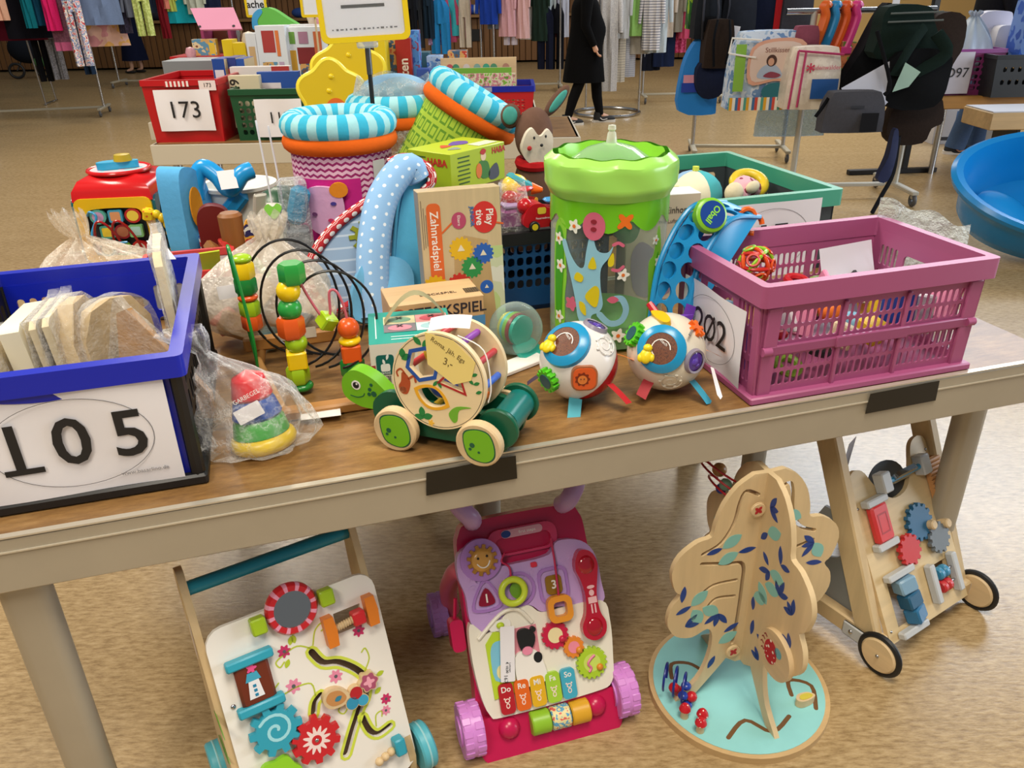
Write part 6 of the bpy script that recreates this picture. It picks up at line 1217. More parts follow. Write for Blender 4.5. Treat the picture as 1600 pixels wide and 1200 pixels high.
t = thing('toy_lantern', 'white rounded plastic toy with green clip and two white straps', 'toy', W(.455, 1.04), TA)
M().lathe([(0, 0), (.04, .0), (.05, .03), (.052, .13), (.046, .2), (.036, .23), (0, .235)], 24).build('body', plain('#dcd9cc', .35), t); M(T3(-.02, -.03, .24, .5, 0, .3)).box((0, 0, 0), (.035, .012, .08), .005).build('arm', plain('#dcd9cc', .35), t); M(T3(.012, -.05, .225, 1.2)).plate(cr([(0, -.02), (-.022, .006), (-.012, .02), (0, .012), (.012, .02), (.022, .006)], 4), 0, .008).build('green_clip', plain('#7ac23a', .35), t)
M(T3(-.045, -.03, .12, 0, -.15, .4)).plate(ell(.025, .09, 0, 0, 24), 0, .006, fn=lambda x, y, z: (x, -z, y)).build('printed_plate', print_noise(['#e4e0d8', '#2a2458', '#d9a03a', '#c02a2a', '#7fa8d8'], 26), t)
for x, zt_ in ((.012, .445), (.04, .43)): M().tube([(x, .02, .2), (x - .004, .02, .32), (x - .01, .02, zt_)], .0035, 6, sy=.4).build('white_strap', plain('#dedde0', .4), t)
t = thing('toy_pack', 'grey and blue toy in a clear blister pack left of the pink basket', 'toy pack', W(.522, 1.02), TA)
M().box((0, 0, .085), (.062, .06, .17), .006).build('grey_box', plain('#9a9da2', .35), t); M(T3(.01, 0, .23, 0, .3, 0)).box((0, 0, 0), (.05, .05, .1), .012).build('blue_part', plain('#2fa0cc', .35), t); M().box((0, 0, .15), (.075, .072, .3), .01).build('blister', clear('#eef2f4', .14, .08, .2, 20), t)
t = thing('toy_tray', 'red edged shallow tray with lime label behind the blue crate', 'tray', W(.235, .98), TA)
M().box((0, 0, .05), (.22, .2, .1), .012).build('tray_body', plain('#8f8d90', .4), t); rim(t, .23, .21, .12, .02, .012, plain('#c83a3a', .35)); M(T3(.06, -.06, .125, .5, 0, .2)).box((0, 0, 0), (.05, .004, .08)).build('lime_label', plain('#b8cf2a', .5), t)
# small toys in the far gap
for i, (lab, hx, u, v, s) in enumerate((('red plush toy with white hands by the donkey', '#b81f24', 1.235, 1.25, .05), ('yellow and green plush toy behind the clear bin', '#c9a022', 1.27, 1.22, .04), ('orange toy block behind the gear game box', '#d9642a', 1.0, .83, .03))):
    t = thing('plush_toy', lab, 'toy', W(u, v, ZT), 0); M().sph((0, 0, .16), (s, s * .8, s), 14, 10).build('body', cloth(hx), t); M().cyl((0, 0, 0), (0, 0, .14), s * .8, n=14).build('base', cloth(hx), t); M().sph((.01, -.01, .16 + s * 1.2), s * .6, 12, 8).build('head', cloth('#e2dcd4' if i == 0 else hx), t)
M_ = M().tube([(.0 + .1 * math.cos(a), .0, .16 + .09 * math.sin(a)) for a in [PI * i / 16 for i in range(17)]], .005, 7); o = M_.build('wire_handle', BLACK); o.location = W(1.36, 1.30, ZT); o.rotation_euler = (0, 0, .2); tag(o, 'thin black carrying handle arching behind the clear bin', 'handle')
# ================================================================ second island of tables with crates and boxes
ISL = 4.5
def island(label, x0, x1, y0, y1):
    t = thing('display_table', label, 'table', ((x0 + x1) / 2, (y0 + y1) / 2, 0), 0); w, d = x1 - x0, y1 - y0
    M().box((0, 0, ZT - .012), (w - .02, d - .02, .024)).build('tabletop', TOPM, t)
    for y in (-1, 1): M().box((0, y * (d / 2 - .012), ZT - .055), (w, .024, .11), .003).build('apron_rail', plain('#c2b9a6', .5), t)
    for x in (-1, 1):
        M().box((x * (w / 2 - .012), 0, ZT - .055), (.024, d - .05, .11), .003).build('apron_rail', plain('#c2b9a6', .5), t)
        for y in (-1, 1): M().cyl((x * (w / 2 - .1), y * (d / 2 - .08), 0), (x * (w / 2 - .1), y * (d / 2 - .08), ZT - .1), .025, n=12).build('leg', METAL, t)
island('far table carrying the red crate 173 and the green crate 113', -1.95, .4, 4.5, 5.3)
island('farther table behind the red crate carrying boxed games', -2.3, .2, 5.35, 6.15)
def spot(px0, px1, py0, py1, Y):
    a = at((px0 + px1) / 2, py1, Y); b = at((px0 + px1) / 2, py0, Y); l = at(px0, (py0 + py1) / 2, Y); r = at(px1, (py0 + py1) / 2, Y)
    return a, r.x - l.x, b.z - a.z
def simple_crate(label, x, y, w, d, h, mat, holes, rimm=None, z=ZT, yaw=0):
    c = thing('crate', label, 'crate', (x, y, z), yaw); fr = crate_frame(w * .9, d * .92, w * .97, d * .97, h - .02)
    M().box((0, 0, .008), (w * .9, d * .92, .016)).build('base', mat, c)
    for i, X in enumerate(fr):
        W_ = (w if i < 2 else d) * .92; M(X).plate([(-W_ / 2 * .97, 0), (W_ / 2 * .97, 0), (W_ / 2 * 1.05, h - .01), (-W_ / 2 * 1.05, h - .01)], -.006, 0, holes(W_, h)).build('wall', mat, c)
    rim(c, w, d, h, .03, .02, rimm or mat); return c
c = simple_crate('red plastic crate with paper sheet 173 on the far table', -1.755, 4.85, .42, .58, .325, plain('#b5141a', .35), lambda W_, h: [])
page(c, FR((.01, -.283, .17), (1, 0, 0), (0, -.06, 1)) @ T3(0, 0, .008), .30, .215, '173', .125, oval=False, curl=.004)
M(FR((-.01, -.292, .305), (1, 0, 0), (0, 0, 1))).plate(rect(-.065, -.014, .065, .014), 0, .002).build('slotted_grip', stripes(['#e6dcd8', '#b5141a'], .022, 0), c); M(FR((.155, -.292, .3), (1, 0, 0), (0, 0, 1))).plate(rect(-.045, -.03, .045, .02), .001, .002).build('small_label', paper('#e2d4d2'), c); txt('173', .03, BLACK, c, FR((.155, -.295, .296), (1, 0, 0), (0, 0, 1)))
c = simple_crate('dark green mesh crate with paper sheet 113 beside the red crate', -1.30, 4.86, .41, .58, .27, plain('#0f4a2a', .45), lambda W_, h: slots_grid(-W_ * .42, W_ * .42, .03, h - .06, 9, 5, .01, .01))
page(c, FR((.06, -.283, .12), (1, 0, 0), (0, -.06, 1)) @ T3(0, 0, .008), .255, .2, '113', .085, oval=False, curl=.003)
def bx(label, px0, px1, py0, py1, Y, d, fc, z=None, top=None, side=None, yaw=0, cat='box', name='game_box', deco=None):
    a, w, h = spot(px0, px1, py0, py1, Y); z0 = a.z
    if z is not None: h = a.z + h - z; z0 = z
    t, F, Tp, L_, R_ = carton(name, label, cat, (a.x, Y + d / 2, z0), yaw, max(.02, w), d, max(.02, h), fc, top, side)
    if deco: deco(t, F, w, h)
    return t
def d_text(s, size, hx, rot=0, x=0, y=.5):
    def f(t, F, w, h): txt(s, size, plain(hx, .5), t, F @ T3(x * w, y * h, .001, 0, 0, rot), bold=.02)
    return f
def d_rects(rs):
    def f(t, F, w, h):
        for k, (x0, y0, x1, y1, hx) in enumerate(rs): dec(t, plain(hx, .45) if isinstance(hx, str) else hx, rect((x0 - .5) * w, y0 * h, (x1 - .5) * w, y1 * h), .0005 + .0004 * k, F, name='print_panel')
    return f
PX1 = print_noise(['#8a5a3a', '#c9a060', '#5a8fae', '#d9c9a0', '#7a4a30'], 14); PX2 = print_noise(['#6a4a3a', '#3a5a7a', '#c9985a', '#b83a2a', '#d9d0c0'], 18); WHB = plain('#d9dde0', .4)
# games in the green crate
bx('beige game box edge with black print standing in the green crate', 360, 408, 118, 146, 4.72, .05, plain('#cfc4a4', .5), z=ZT + .05, deco=d_text('149', .07, '#2a2622', PI / 2, -.3, .75))
bx('blue and white game box tilted out of the green crate', 405, 470, 112, 144, 4.80, .05, plain('#274f9f', .45), z=ZT + .05, deco=d_rects([(.05, .2, .55, .8, '#d8cfd4'), (.15, .35, .5, .7, '#b07a90')]))
bx('white game box with red edge at the back of the green crate', 362, 455, 104, 130, 4.95, .06, plain('#dcd6d2', .45), z=ZT + .05, deco=d_rects([(.7, .0, 1, 1, '#b5392f')]))
# boxes between the crates
for lab, a, b, c_, e, Y, hx, hx2 in (('narrow blue game box standing behind the red crate', 336, 356, 92, 130, 4.98, '#1f4a9a', '#d8d8e0'), ('navy and red game box right of the narrow blue box', 357, 374, 90, 128, 5.03, '#2a3a7f', '#b8282a'), ('thin blue game box next to the navy and red box', 373, 387, 92, 130, 5.03, '#204a98', '#c9ced8')):
    bx(lab, a, b, c_, e, Y, .2, plain(hx, .4), z=ZT + .02 if False else ZT, side=plain('#c9b48a', .5), deco=d_rects([(.15, .55, .85, .85, hx2)]))
bx('long grey metal box behind the red crate', 258, 342, 95, 126, 5.38, .3, plain('#8d9298', .4, .4), z=ZT, top=plain('#a9adb2', .4, .3), deco=d_rects([(.6, .25, .95, .3, '#2a2a2e')]), cat='box', name='metal_box')
bx('shallow red tray behind the long grey box', 268, 350, 88, 108, 5.72, .3, plain('#b81a1c', .35), z=ZT, cat='tray', name='red_tray')
bx('picture book with yellow cover standing behind the red tray', 305, 342, 61, 98, 5.80, .05, PX1, z=ZT + .0, side=plain('#d9b53a', .5), deco=d_rects([(.7, .05, .95, .95, '#d9bd3a'), (.75, .2, .9, .8, '#4f9ad0')]), cat='book', name='picture_book')
for lab, a, b, c_, Y in (('left of the two yellow game boxes with red lettering', 352, 368, 62, 5.62), ('right of the two yellow game boxes with red lettering', 368, 388, 67, 5.56)):
    bx(lab, a, b, c_, 102, Y, .12, plain('#dcbf14', .4), z=ZT, deco=d_text('HABA', .055, '#b8231f', PI / 2, 0, .6))
t = thing('dollhouse', 'dollhouse with a pink slanted roof among the boxed games', 'dollhouse', at(346, 60, 5.95), .0); t.location.z = ZT; hh = at(346, 47, 5.95).z - ZT
rx = at(382, 40, 5.95).x - at(312, 40, 5.95).x
M().box((0, .1, hh * .5), (rx * .75, .02, hh)).build('back_wall', plain('#a88a6a', .6), t)
for x in (-.3, .3): M().box((x * rx, 0, hh * .5), (.02, .2, hh)).build('post', plain('#8f2f5a', .5), t)
M(FR((0, -.09, hh + .0), (1, 0, 0), (-.09 / .13 * 0, .12, .11))).plate([(-.5 * rx + .05, 0), (.5 * rx + .03, 0), (.5 * rx - .05, .19), (-.5 * rx - .04, .19)], 0, .012).build('roof', plain('#e394b4', .5), t)
for x in (-.35, .4): M(FR((0, -.09, hh + .0), (1, 0, 0), (0, .12, .11))).cyl((x * rx, .025, .011), (x * rx, .025, .015), .01, n=10).build('screw_cap', BLACK, t)
bx('tall white window box with wooden train picture, leftmost of three', 392, 408, 52, 118, 5.46, .12, WHB, z=ZT, deco=d_rects([(.2, .1, .8, .5, '#6fa8b0'), (.2, .6, .8, .85, '#c9a878')]))
bx('tall white window box with red badge and toy figures, middle of three', 408, 454, 40, 118, 5.44, .14, WHB, z=ZT, deco=d_rects([(.12, .06, .62, .62, PX1), (.2, .72, .62, .95, '#a83a34'), (.68, .3, .85, .62, '#b9a0b8'), (.68, .05, .85, .28, '#3f5f9f'), (.66, .68, .78, .95, '#d9773a')]))
bx('white window box with brown wooden toys, rightmost of three', 454, 512, 42, 124, 5.50, .14, WHB, z=ZT, deco=d_rects([(.08, .35, .24, .75, '#c9962a'), (.3, .05, .95, .6, PX2), (.28, .6, .75, .78, '#7a1f22'), (.75, .55, .95, .95, '#c9683a'), (.1, .82, .25, .95, '#6a9a3a'), (.35, .82, .6, .95, '#a87a90')]))
bx('white game box with animal pictures above the brown toys', 452, 520, 38, 60, 5.75, .1, plain('#dfe0e2', .45), z=None, deco=d_rects([(.05, .2, .25, .8, '#c9a060'), (.4, .1, .65, .9, '#b8808a'), (.8, .2, .95, .8, '#5a9a4a')])).location.z += 0
bpy.data.objects[-1] if False else None
t = thing('play_tent', 'small green and blue pop up tent on the boxed games', 'toy tent', at(428, 42, 6.0), 0); t.location.z = at(428, 44, 6.0).z
M(FR((0, .0, 0), (1, 0, 0), (0, 0, 1))).plate(cr([(-.12, 0), (-.11, .08), (-.06, .125), (.0, .12), (.08, .07), (.16, .0)], 5), -.1, .0, step=.05).build('canopy', plain('#62b548', .6), t); M(FR((-.035, -.0, 0), (1, 0, 0), (0, 0, 1))).plate(cr([(-.11, 0), (-.1, .08), (-.05, .12), (-.03, .1), (-.07, .05), (-.07, 0)], 4), -.09, .004, step=.05).build('blue_edge', plain('#3a9ad0', .6), t)
sup = bx('stack of pale boxes under the pop up tent', 404, 458, 43, 90, 5.92, .2, plain('#c9cdd0', .5), z=ZT)
# flower chairs
def flower_chair(label, px, py, Y, r, z0):
    p = at(px, py, Y); t = thing('toddler_chair', label, 'chair', (p.x, Y, 0), .12); zc = p.z
    X = FR((0, 0, zc), (1, 0, 0), (0, .12, 1)); M(X).plate(petal(r * .93, 5, .1, 0, 0, 72, .3), -.012, .012).build('flower_back', plain('#d2b50c', .35), t); M(X).tube([(a_, b_, .0) for a_, b_ in petal(r * .93, 5, .1, 0, 0, 72, .3)], .013, 8, closed=True).build('lit_rounded_edge', plain('#f0dc3c', .3), t); M(X).plate(ell(r * .32, None, r * .12, -r * .42, 28), .0121, .014).build('orange_centre', plain('#d9661c', .35), t)  # paler edge tube paints the edge shading into the yellow
    for a in (.5, 1.5): M(X).sph((r * (a - 1) * .1, r * .42 * a - r * .1, .012), (.012, .012, .006), 10, 6).build('screw_cap', plain('#e0c40e', .3), t)
    M().box((0, .12, zc - r - .03), (r * 1.3, .28, .02), .006).build('seat', plain('#e0c40e', .3), t)
    for x in (-1, 1):
        for y in (0, .24): M().cyl((x * r * .55, y, 0), (x * r * .5, y, zc - r - .03), .016, n=10).build('leg', plain('#c9a86a', .5), t)
flower_chair('front yellow flower shaped chair with orange centre', 518, 148, 3.62, .135, ZT)
flower_chair('rear yellow flower shaped chair behind its twin', 545, 118, 3.98, .165, ZT)
# tall boxes right of the chairs
for lab, a, b, c_, e, Y, hx, dc in (('yellow binder standing behind the flower chairs', 588, 606, 60, 118, 4.62, plain('#d9c21a', .45), None), ('grey and brown tall box beside the yellow binder', 605, 621, 60, 112, 4.78, PX2, None), ('tall red game box with white lettering', 621, 645, 60, 118, 4.74, plain('#9a1f1c', .4), d_text('Piraten', .07, '#e8dcd0', PI / 2, 0, .6)), ('tall blue game box with space picture right of the red box', 644, 657, 48, 118, 4.80, print_noise(['#2a5fae', '#4f8fd0', '#8a3a5a', '#2a4f9a'], 22), None),
    ('dark teal box behind the light blue boxes', 655, 672, 82, 108, 5.02, plain('#2f5a6a', .5), None), ('light blue printed box right of the dark teal box', 668, 692, 88, 120, 4.90, print_noise(['#6fa0d8', '#b8cfe8', '#3f6fb8', '#6fa0d8'], 30), None), ('grey brown photo box behind the green basket', 700, 730, 80, 96, 5.02, PX2, None)):
    bx(lab, a, b, c_, e, Y, .14, hx, z=ZT, deco=dc)
for i, (a, b, c_) in enumerate(((652, 672, 108), (672, 700, 112), (690, 712, 118))): bx(('left', 'middle', 'right')[i] + ' of three low blue boxes behind the clear bag', a, b, c_, 128, 4.66 - .02 * i, .1, plain(('#2a4a9a', '#2f5fb8', '#3a4a8f')[i], .45), z=ZT, deco=d_rects([(.2, .3, .8, .8, '#9fb8d8')]))
# red and blue crate with puzzles
FCX = at(770, 160, 4.42).x
c = simple_crate('red mesh crate with blue rim holding wooden puzzles', -.10, 4.85, .52, .36, .25, plain('#b81c22', .4), lambda W_, h: slots_grid(-W_ * .42, -W_ * .1, .03, h * .45, 6, 4, .008, .008) + slots_grid(W_ * .1, W_ * .42, .03, h * .45, 6, 4, .008, .008) + slots_grid(-W_ * .42, -W_ * .1, h * .52, h - .07, 6, 4, .008, .008) + slots_grid(W_ * .1, W_ * .42, h * .52, h - .07, 6, 4, .008, .008), plain('#14239a', .35))
M(FR((-.1, -.181, .235), (1, 0, 0), (0, 0, 1))).plate(rect(-.12, -.012, .12, .012), 0, .002).build('pale_label', plain('#9a9ab0', .5), c)
bx('tall wooden shape puzzle with small pictures in the red mesh crate', 690, 808, 90, 140, 4.88, .012, wood('#d0b48c', .88, 0), z=ZT + .05, cat='puzzle', name='wooden_puzzle', deco=lambda t, F, w, h: [dec(t, plain(hx, .5), ell(.02, .022, (x - .5) * w, h * .84, 14), .0006, F, name='picture') for x, hx in ((.12, '#b8505a'), (.2, '#3f8a6a'), (.34, '#c9bfc0'), (.48, '#7aa09a'), (.6, '#3a9a80'), (.7, '#4a8a6a'), (.86, '#a87a6a'))])
bx('green edged picture puzzle in the middle of the red mesh crate', 690, 800, 106, 140, 4.82, .012, plain('#d8d4b8', .5), z=ZT + .05, cat='puzzle', name='wooden_puzzle', deco=d_rects([(0, .9, 1, 1, '#6fa83a'), (.84, .6, .92, .82, '#b83a2a')]))
bx('colourful leafy picture puzzle at the front of the red mesh crate', 690, 806, 115, 140, 4.76, .012, print_noise(['#5a9a2a', '#c9808a', '#d8d0b0', '#7ab83a', '#b85a4a'], 40), z=ZT + .05, cat='puzzle', name='wooden_puzzle')
# small signs
for lab, a, b, e, Y, s in (('small yellow framed sign reading sachen among the boxed games', 386, 420, 27, 6.05, 'sachen'), ('plain yellow framed sign left of the big sign', 472, 512, 27, 5.2, '')):
    p, w, h = spot(a, b, -30, e, Y); t = thing('sign_stand', lab, 'sign', (p.x, Y, ZT), 0); z1 = p.z - ZT
    M().cyl((0, 0, 0), (0, 0, z1 + .02), .006, n=8).build('pole', plain('#c9b48a', .5), t); M().cyl((0, 0, 0), (0, 0, .015), .05, n=16).build('foot', BLACK, t)
    X = FR((0, -.01, z1), (1, 0, 0), (0, 0, 1)); M(X).plate(rr(w, h, .012, 0, h / 2), -.005, .004, [rr(w - .03, h - .03, .006, 0, h / 2)]).build('frame', YF, t); q = M(X).plate(rr(w - .028, h - .028, .006, 0, h / 2), -.003, -.001).build('sign_paper', paper('#dcdfe6'), t)
    if s: txt(s, .065, BLACK, q, X @ T3(0, at(400, 7, Y).z - p.z, .0, 0, 0, 0), bold=.02)
for lab, px, py, Y, hx, r in (('clear wrapped doll head above the boxed games', 488, 26, 5.85, '#c9b9a8', .04), ('pink wrapped toy on top of the white boxes', 500, 36, 5.8, '#c98a9a', .035), ('pale wrapped toy between the yellow boxes and white boxes', 390, 62, 5.6, '#cfc0a8', .05), ('small pink doll beside the yellow picture book', 298, 82, 5.7, '#c9909a', .035), ('clear plastic cup behind the pink roof', 365, 52, 6.0, '#b8bcc0', .045)):
    p = at(px, py, Y); o = M().lathe([(0, ZT), (r * .7, ZT), (r * .75, p.z - r), (r, p.z), (r * .7, p.z + r * .8), (0, p.z + r)], 14).build('wrapped_toy', plain(hx, .3, var=.2, scale=60)); o.location = (p.x, Y, 0); tag(o, lab, 'toy')
# ================================================================ people
def skin_body(name, J, E, rad, mat, par=None, sub=2):
    me = bpy.data.meshes.new(name); me.from_pydata([J[k] for k in J], [], []); keys = list(J); idx = {k: i for i, k in enumerate(keys)}
    me = bpy.data.meshes.new(name); me.from_pydata([J[k] for k in keys], [(idx[a], idx[b]) for a, b in E], [])
    o = bpy.data.objects.new(name, me); C.objects.link(o); o.parent = par; me.materials.append(mat)
    m = o.modifiers.new('Skin', 'SKIN'); m.use_smooth_shade = True; sv = me.skin_vertices[0].data
    for k in keys:
        r = rad[k]; sv[idx[k]].radius = r if isinstance(r, tuple) else (r, r); sv[idx[k]].use_root = (k == keys[0])
    s = o.modifiers.new('Sub', 'SUBSURF'); s.levels = sub; s.render_levels = sub; return o
def person(label, loc, yaw, skin, J, rad, extra):
    t = thing('person', label, 'person', loc, yaw)
    E = [('pelvis', 'waist'), ('waist', 'chest'), ('chest', 'neck'), ('neck', 'head0'), ('head0', 'head1'), ('head1', 'head2')]
    for s in 'LR': E += [('pelvis', 'hip' + s), ('hip' + s, 'knee' + s), ('knee' + s, 'ankle' + s), ('ankle' + s, 'toe' + s), ('chest', 'sh' + s), ('sh' + s, 'el' + s), ('el' + s, 'wr' + s), ('wr' + s, 'pm' + s)]
    b = skin_body('body', J, E, rad, skin, t)
    for s in 'LR':
        w = Vector(J['wr' + s]); p = Vector(J['pm' + s]); d = (p - w).normalized(); sd = Vector((0, 1, 0)) if abs(d.y) < .8 else Vector((1, 0, 0)); sd = (sd - d * sd.dot(d)).normalized(); cu = d.cross(sd)
        for i in range(4):
            q = p + sd * (.022 - .0145 * i); L = (.06, .07, .066, .052)[i]; M().tube([q - d * .01, q + d * L * .5 + cu * .004, q + d * L * .8 + cu * .014, q + d * L * .95 + cu * .028], [.009, .0085, .008, .0065], 8).build('finger', skin, b)
        q = w.lerp(p, .5) + sd * .03; M().tube([q, q + sd * .016 + d * .03, q + sd * .018 + d * .06 + cu * .008], [.011, .0095, .008], 8).build('thumb', skin, b)
    extra(t, b); return t
def face(t, hz, hx, fwd, skin, hair):
    """eyes, nose, mouth, ears and hair on a head centred (hx,0,hz) looking along +x"""
    for y in (-.032, .032): M().sph((hx + .088, y, hz + .0), (.008, .012, .008), 10, 8).build('eye', plain('#e8e4e0', .3), t); M().sph((hx + .094, y, hz), .0055, 8, 6).build('pupil', plain('#2a1d16', .3), t); M().sph((hx - .005, y * 2.55, hz - .01), (.02, .012, .03), 10, 8).build('ear', skin, t)
    M().sph((hx + .1, 0, hz - .03), (.018, .014, .026), 10, 8).build('nose', skin, t); M().sph((hx + .09, 0, hz - .072), (.008, .026, .007), 10, 6).build('mouth', plain('#9a4a48', .5), t)
    M().sph((hx - .02, 0, hz + .035), (.11, .1, .105), 18, 12).build('hair', hair, t)
SKIN = plain('#d3a48a', .5)
BD = cloth('#060608', .2, 40); TIGHT = plain('#0b0b0e', .8)
def walkJ(fh, bh, top=1.66):
    s = top / 1.66
    return {'pelvis': (0, 0, .90 * s), 'waist': (.0, 0, 1.05 * s), 'chest': (.0, 0, 1.26 * s), 'neck': (.0, 0, 1.42 * s), 'head0': (.015, 0, 1.48 * s), 'head1': (.03, 0, 1.56 * s), 'head2': (.015, 0, 1.63 * s),
            'hipL': (.0, .085, .86 * s), 'kneeL': (fh[0] * .6 + .03, .09, .47 * s), 'ankleL': (fh[0], .09, .085), 'toeL': (fh[0] + .13, .1, .035), 'hipR': (.0, -.085, .86 * s), 'kneeR': (bh[0] * .45 + .02, -.09, .47 * s), 'ankleR': (bh[0], -.09, .085), 'toeR': (bh[0] + .13, -.1, .035)}
RAD = {'pelvis': (.14, .12), 'waist': (.12, .1), 'chest': (.14, .11), 'neck': .052, 'head0': .06, 'head1': .095, 'head2': .08}
for s in 'LR': RAD.update({'hip' + s: .088, 'knee' + s: .056, 'ankle' + s: .038, 'toe' + s: (.036, .03), 'sh' + s: .058, 'el' + s: .042, 'wr' + s: .028, 'pm' + s: (.034, .02)})
J = walkJ((.22, 0), (-.2, 0)); J.update({'shL': (-.01, .17, 1.36), 'elL': (-.06, .2, 1.09), 'wrL': (.02, .19, .86), 'pmL': (.05, .185, .79), 'shR': (-.01, -.17, 1.36), 'elR': (-.03, -.21, 1.09), 'wrR': (.075, -.2, .88), 'pmR': (.11, -.195, .81)})
def sneaker(t, x, y, yaw=0, stripe=None, dark='#17171a', sole='#dad6cf', sc_=1.0):
    X = T3(x, y, 0, 0, 0, yaw) @ Matrix.Scale(sc_, 4); s_ = M(X).plate(cr([(-.08, -.03), (-.085, .02), (-.04, .038), (.06, .04), (.15, .045), (.19, .02), (.18, -.03), (.1, -.045), (0, -.035)], 4), 0, .026).build('shoe_sole', plain(sole, .5), t)
    M(X).sph((.055, 0, .034), (.135, .046, .045), 18, 10).build('shoe_upper', plain(dark, .7), t); M(X).tube([(-.03, 0, .03), (-.025, 0, .075), (-.02, 0, .115)], [.052, .052, .048], 14).build('shoe_collar', plain(dark, .7), t)
    if stripe: M(X).plate(band(cr([(.0, .075), (.03, .045), (.08, .06)], 4, False), .012), -.0, .004, fn=lambda a, b, z: (a, -.047 - z, b * .7)).build('shoe_mark', plain(stripe, .5), t)
def dress(t, b):
    def fn(a, c):
        th = 2 * PI * a; z = .48 + .93 * c; k = [(.48, .25, .22), (.7, .225, .2), (.9, .195, .18), (1.02, .175, .16), (1.12, .165, .15), (1.28, .16, .175), (1.36, .13, .19), (1.41, .075, .09)]
        for i in range(len(k) - 1):
            if z <= k[i + 1][0] + 1e-6: f_ = (z - k[i][0]) / (k[i + 1][0] - k[i][0]); rx, ry = (k[i][j] * (1 - f_) + k[i + 1][j] * f_ for j in (1, 2)); break
        bel = .07 * math.exp(-((z - 1.05) / .14) ** 2) * max(0, math.cos(th)); w = 1 + .04 * math.sin(9 * th) * max(0, (1.0 - z))
        return (rx * w * math.cos(th) + bel, ry * w * math.sin(th), z)
    M().grid(fn, 40, 24, cu=True).build('black_dress', BD, t)
    for s in 'LR': M().tube([J['sh' + s], tuple((Vector(J['sh' + s]) + Vector(J['el' + s])) / 2), J['el' + s], tuple((Vector(J['el' + s]) + Vector(J['wr' + s])) / 2), J['wr' + s]], [.072, .062, .054, .046, .04], 14).build('sleeve', BD, t)
    for s in 'LR': M().tube([J['hip' + s], tuple((Vector(J['hip' + s]) * .5 + Vector(J['knee' + s]) * .5)), J['knee' + s], tuple((Vector(J['knee' + s]) * .55 + Vector(J['ankle' + s]) * .45) + Vector((-.012, 0, 0))), J['ankle' + s]], [.1, .085, .066, .062, .045], 16).build('black_tights', TIGHT, t)
    sneaker(t, J['ankleL'][0] + .0, .09, .0, '#e6e6e8'); sneaker(t, J['ankleR'][0] + .0, -.09, 0, '#e6e6e8')
    M().tor(.1, .045, T=T3(.02, 0, 1.42, 0, .2, 0), n=26, m=10).build('scarf', print_noise(['#b894b0', '#d8c0d0', '#8a6a90', '#c9b0c0'], 30, .9), t); face(t, 1.56, .03, 1, SKIN, plain('#3a2a20', .7))
pf = on(911, 193, 0)
person('person in a black dress and tights walking right past the clothes rails', pf, R(4), SKIN, J, RAD, dress)
# man behind the right table
JEAN = cloth('#44597a', .15, 50); DK = cloth('#15161c', .2)
Jm = walkJ((.10, 0), (-.12, 0), 1.78); Jm.update({'shL': (0, .2, 1.47), 'elL': (.1, .25, 1.2), 'wrL': (.32, .2, 1.12), 'pmL': (.4, .18, 1.1), 'shR': (0, -.2, 1.47), 'elR': (.08, -.25, 1.2), 'wrR': (.3, -.2, 1.1), 'pmR': (.38, -.18, 1.08)})
def man(t, b):
    for s in 'LR':
        M().tube([Jm['pelvis'], Jm['hip' + s], tuple((Vector(Jm['hip' + s]) + Vector(Jm['knee' + s])) / 2), Jm['knee' + s], tuple((Vector(Jm['knee' + s]) + Vector(Jm['ankle' + s])) / 2), tuple(Vector(Jm['ankle' + s]) - Vector((0, 0, .03)))], [.13, .125, .11, .092, .085, .09], 16).build('jeans_leg', JEAN, t)
        M().tube([Jm['sh' + s], Jm['el' + s], Jm['wr' + s]], [.085, .065, .05], 14).build('sleeve', DK, t); sneaker(t, Jm['ankle' + s][0], Jm['ankle' + s][1], 0, '#d99a7a', '#1d1f26', '#d8d2ca', 1.1)
    M().grid(lambda a, c: ((.15 + .03 * math.sin(PI * c)) * math.cos(2 * PI * a) * (1 - .45 * max(0, c - .8) * 5 * .8), (.19 + .03 * c) * math.sin(2 * PI * a) * (1 - .45 * max(0, c - .8) * 5 * .8), .88 + .66 * c), 32, 14, cu=True).build('dark_jumper', DK, t); face(t, 1.67, .03, 1, SKIN, plain('#2a2018', .7))
pm = on(1506, 238, 0)
person('person in dark jumper and jeans standing behind the brown edged table', pm, R(-12), SKIN, Jm, RAD, man)
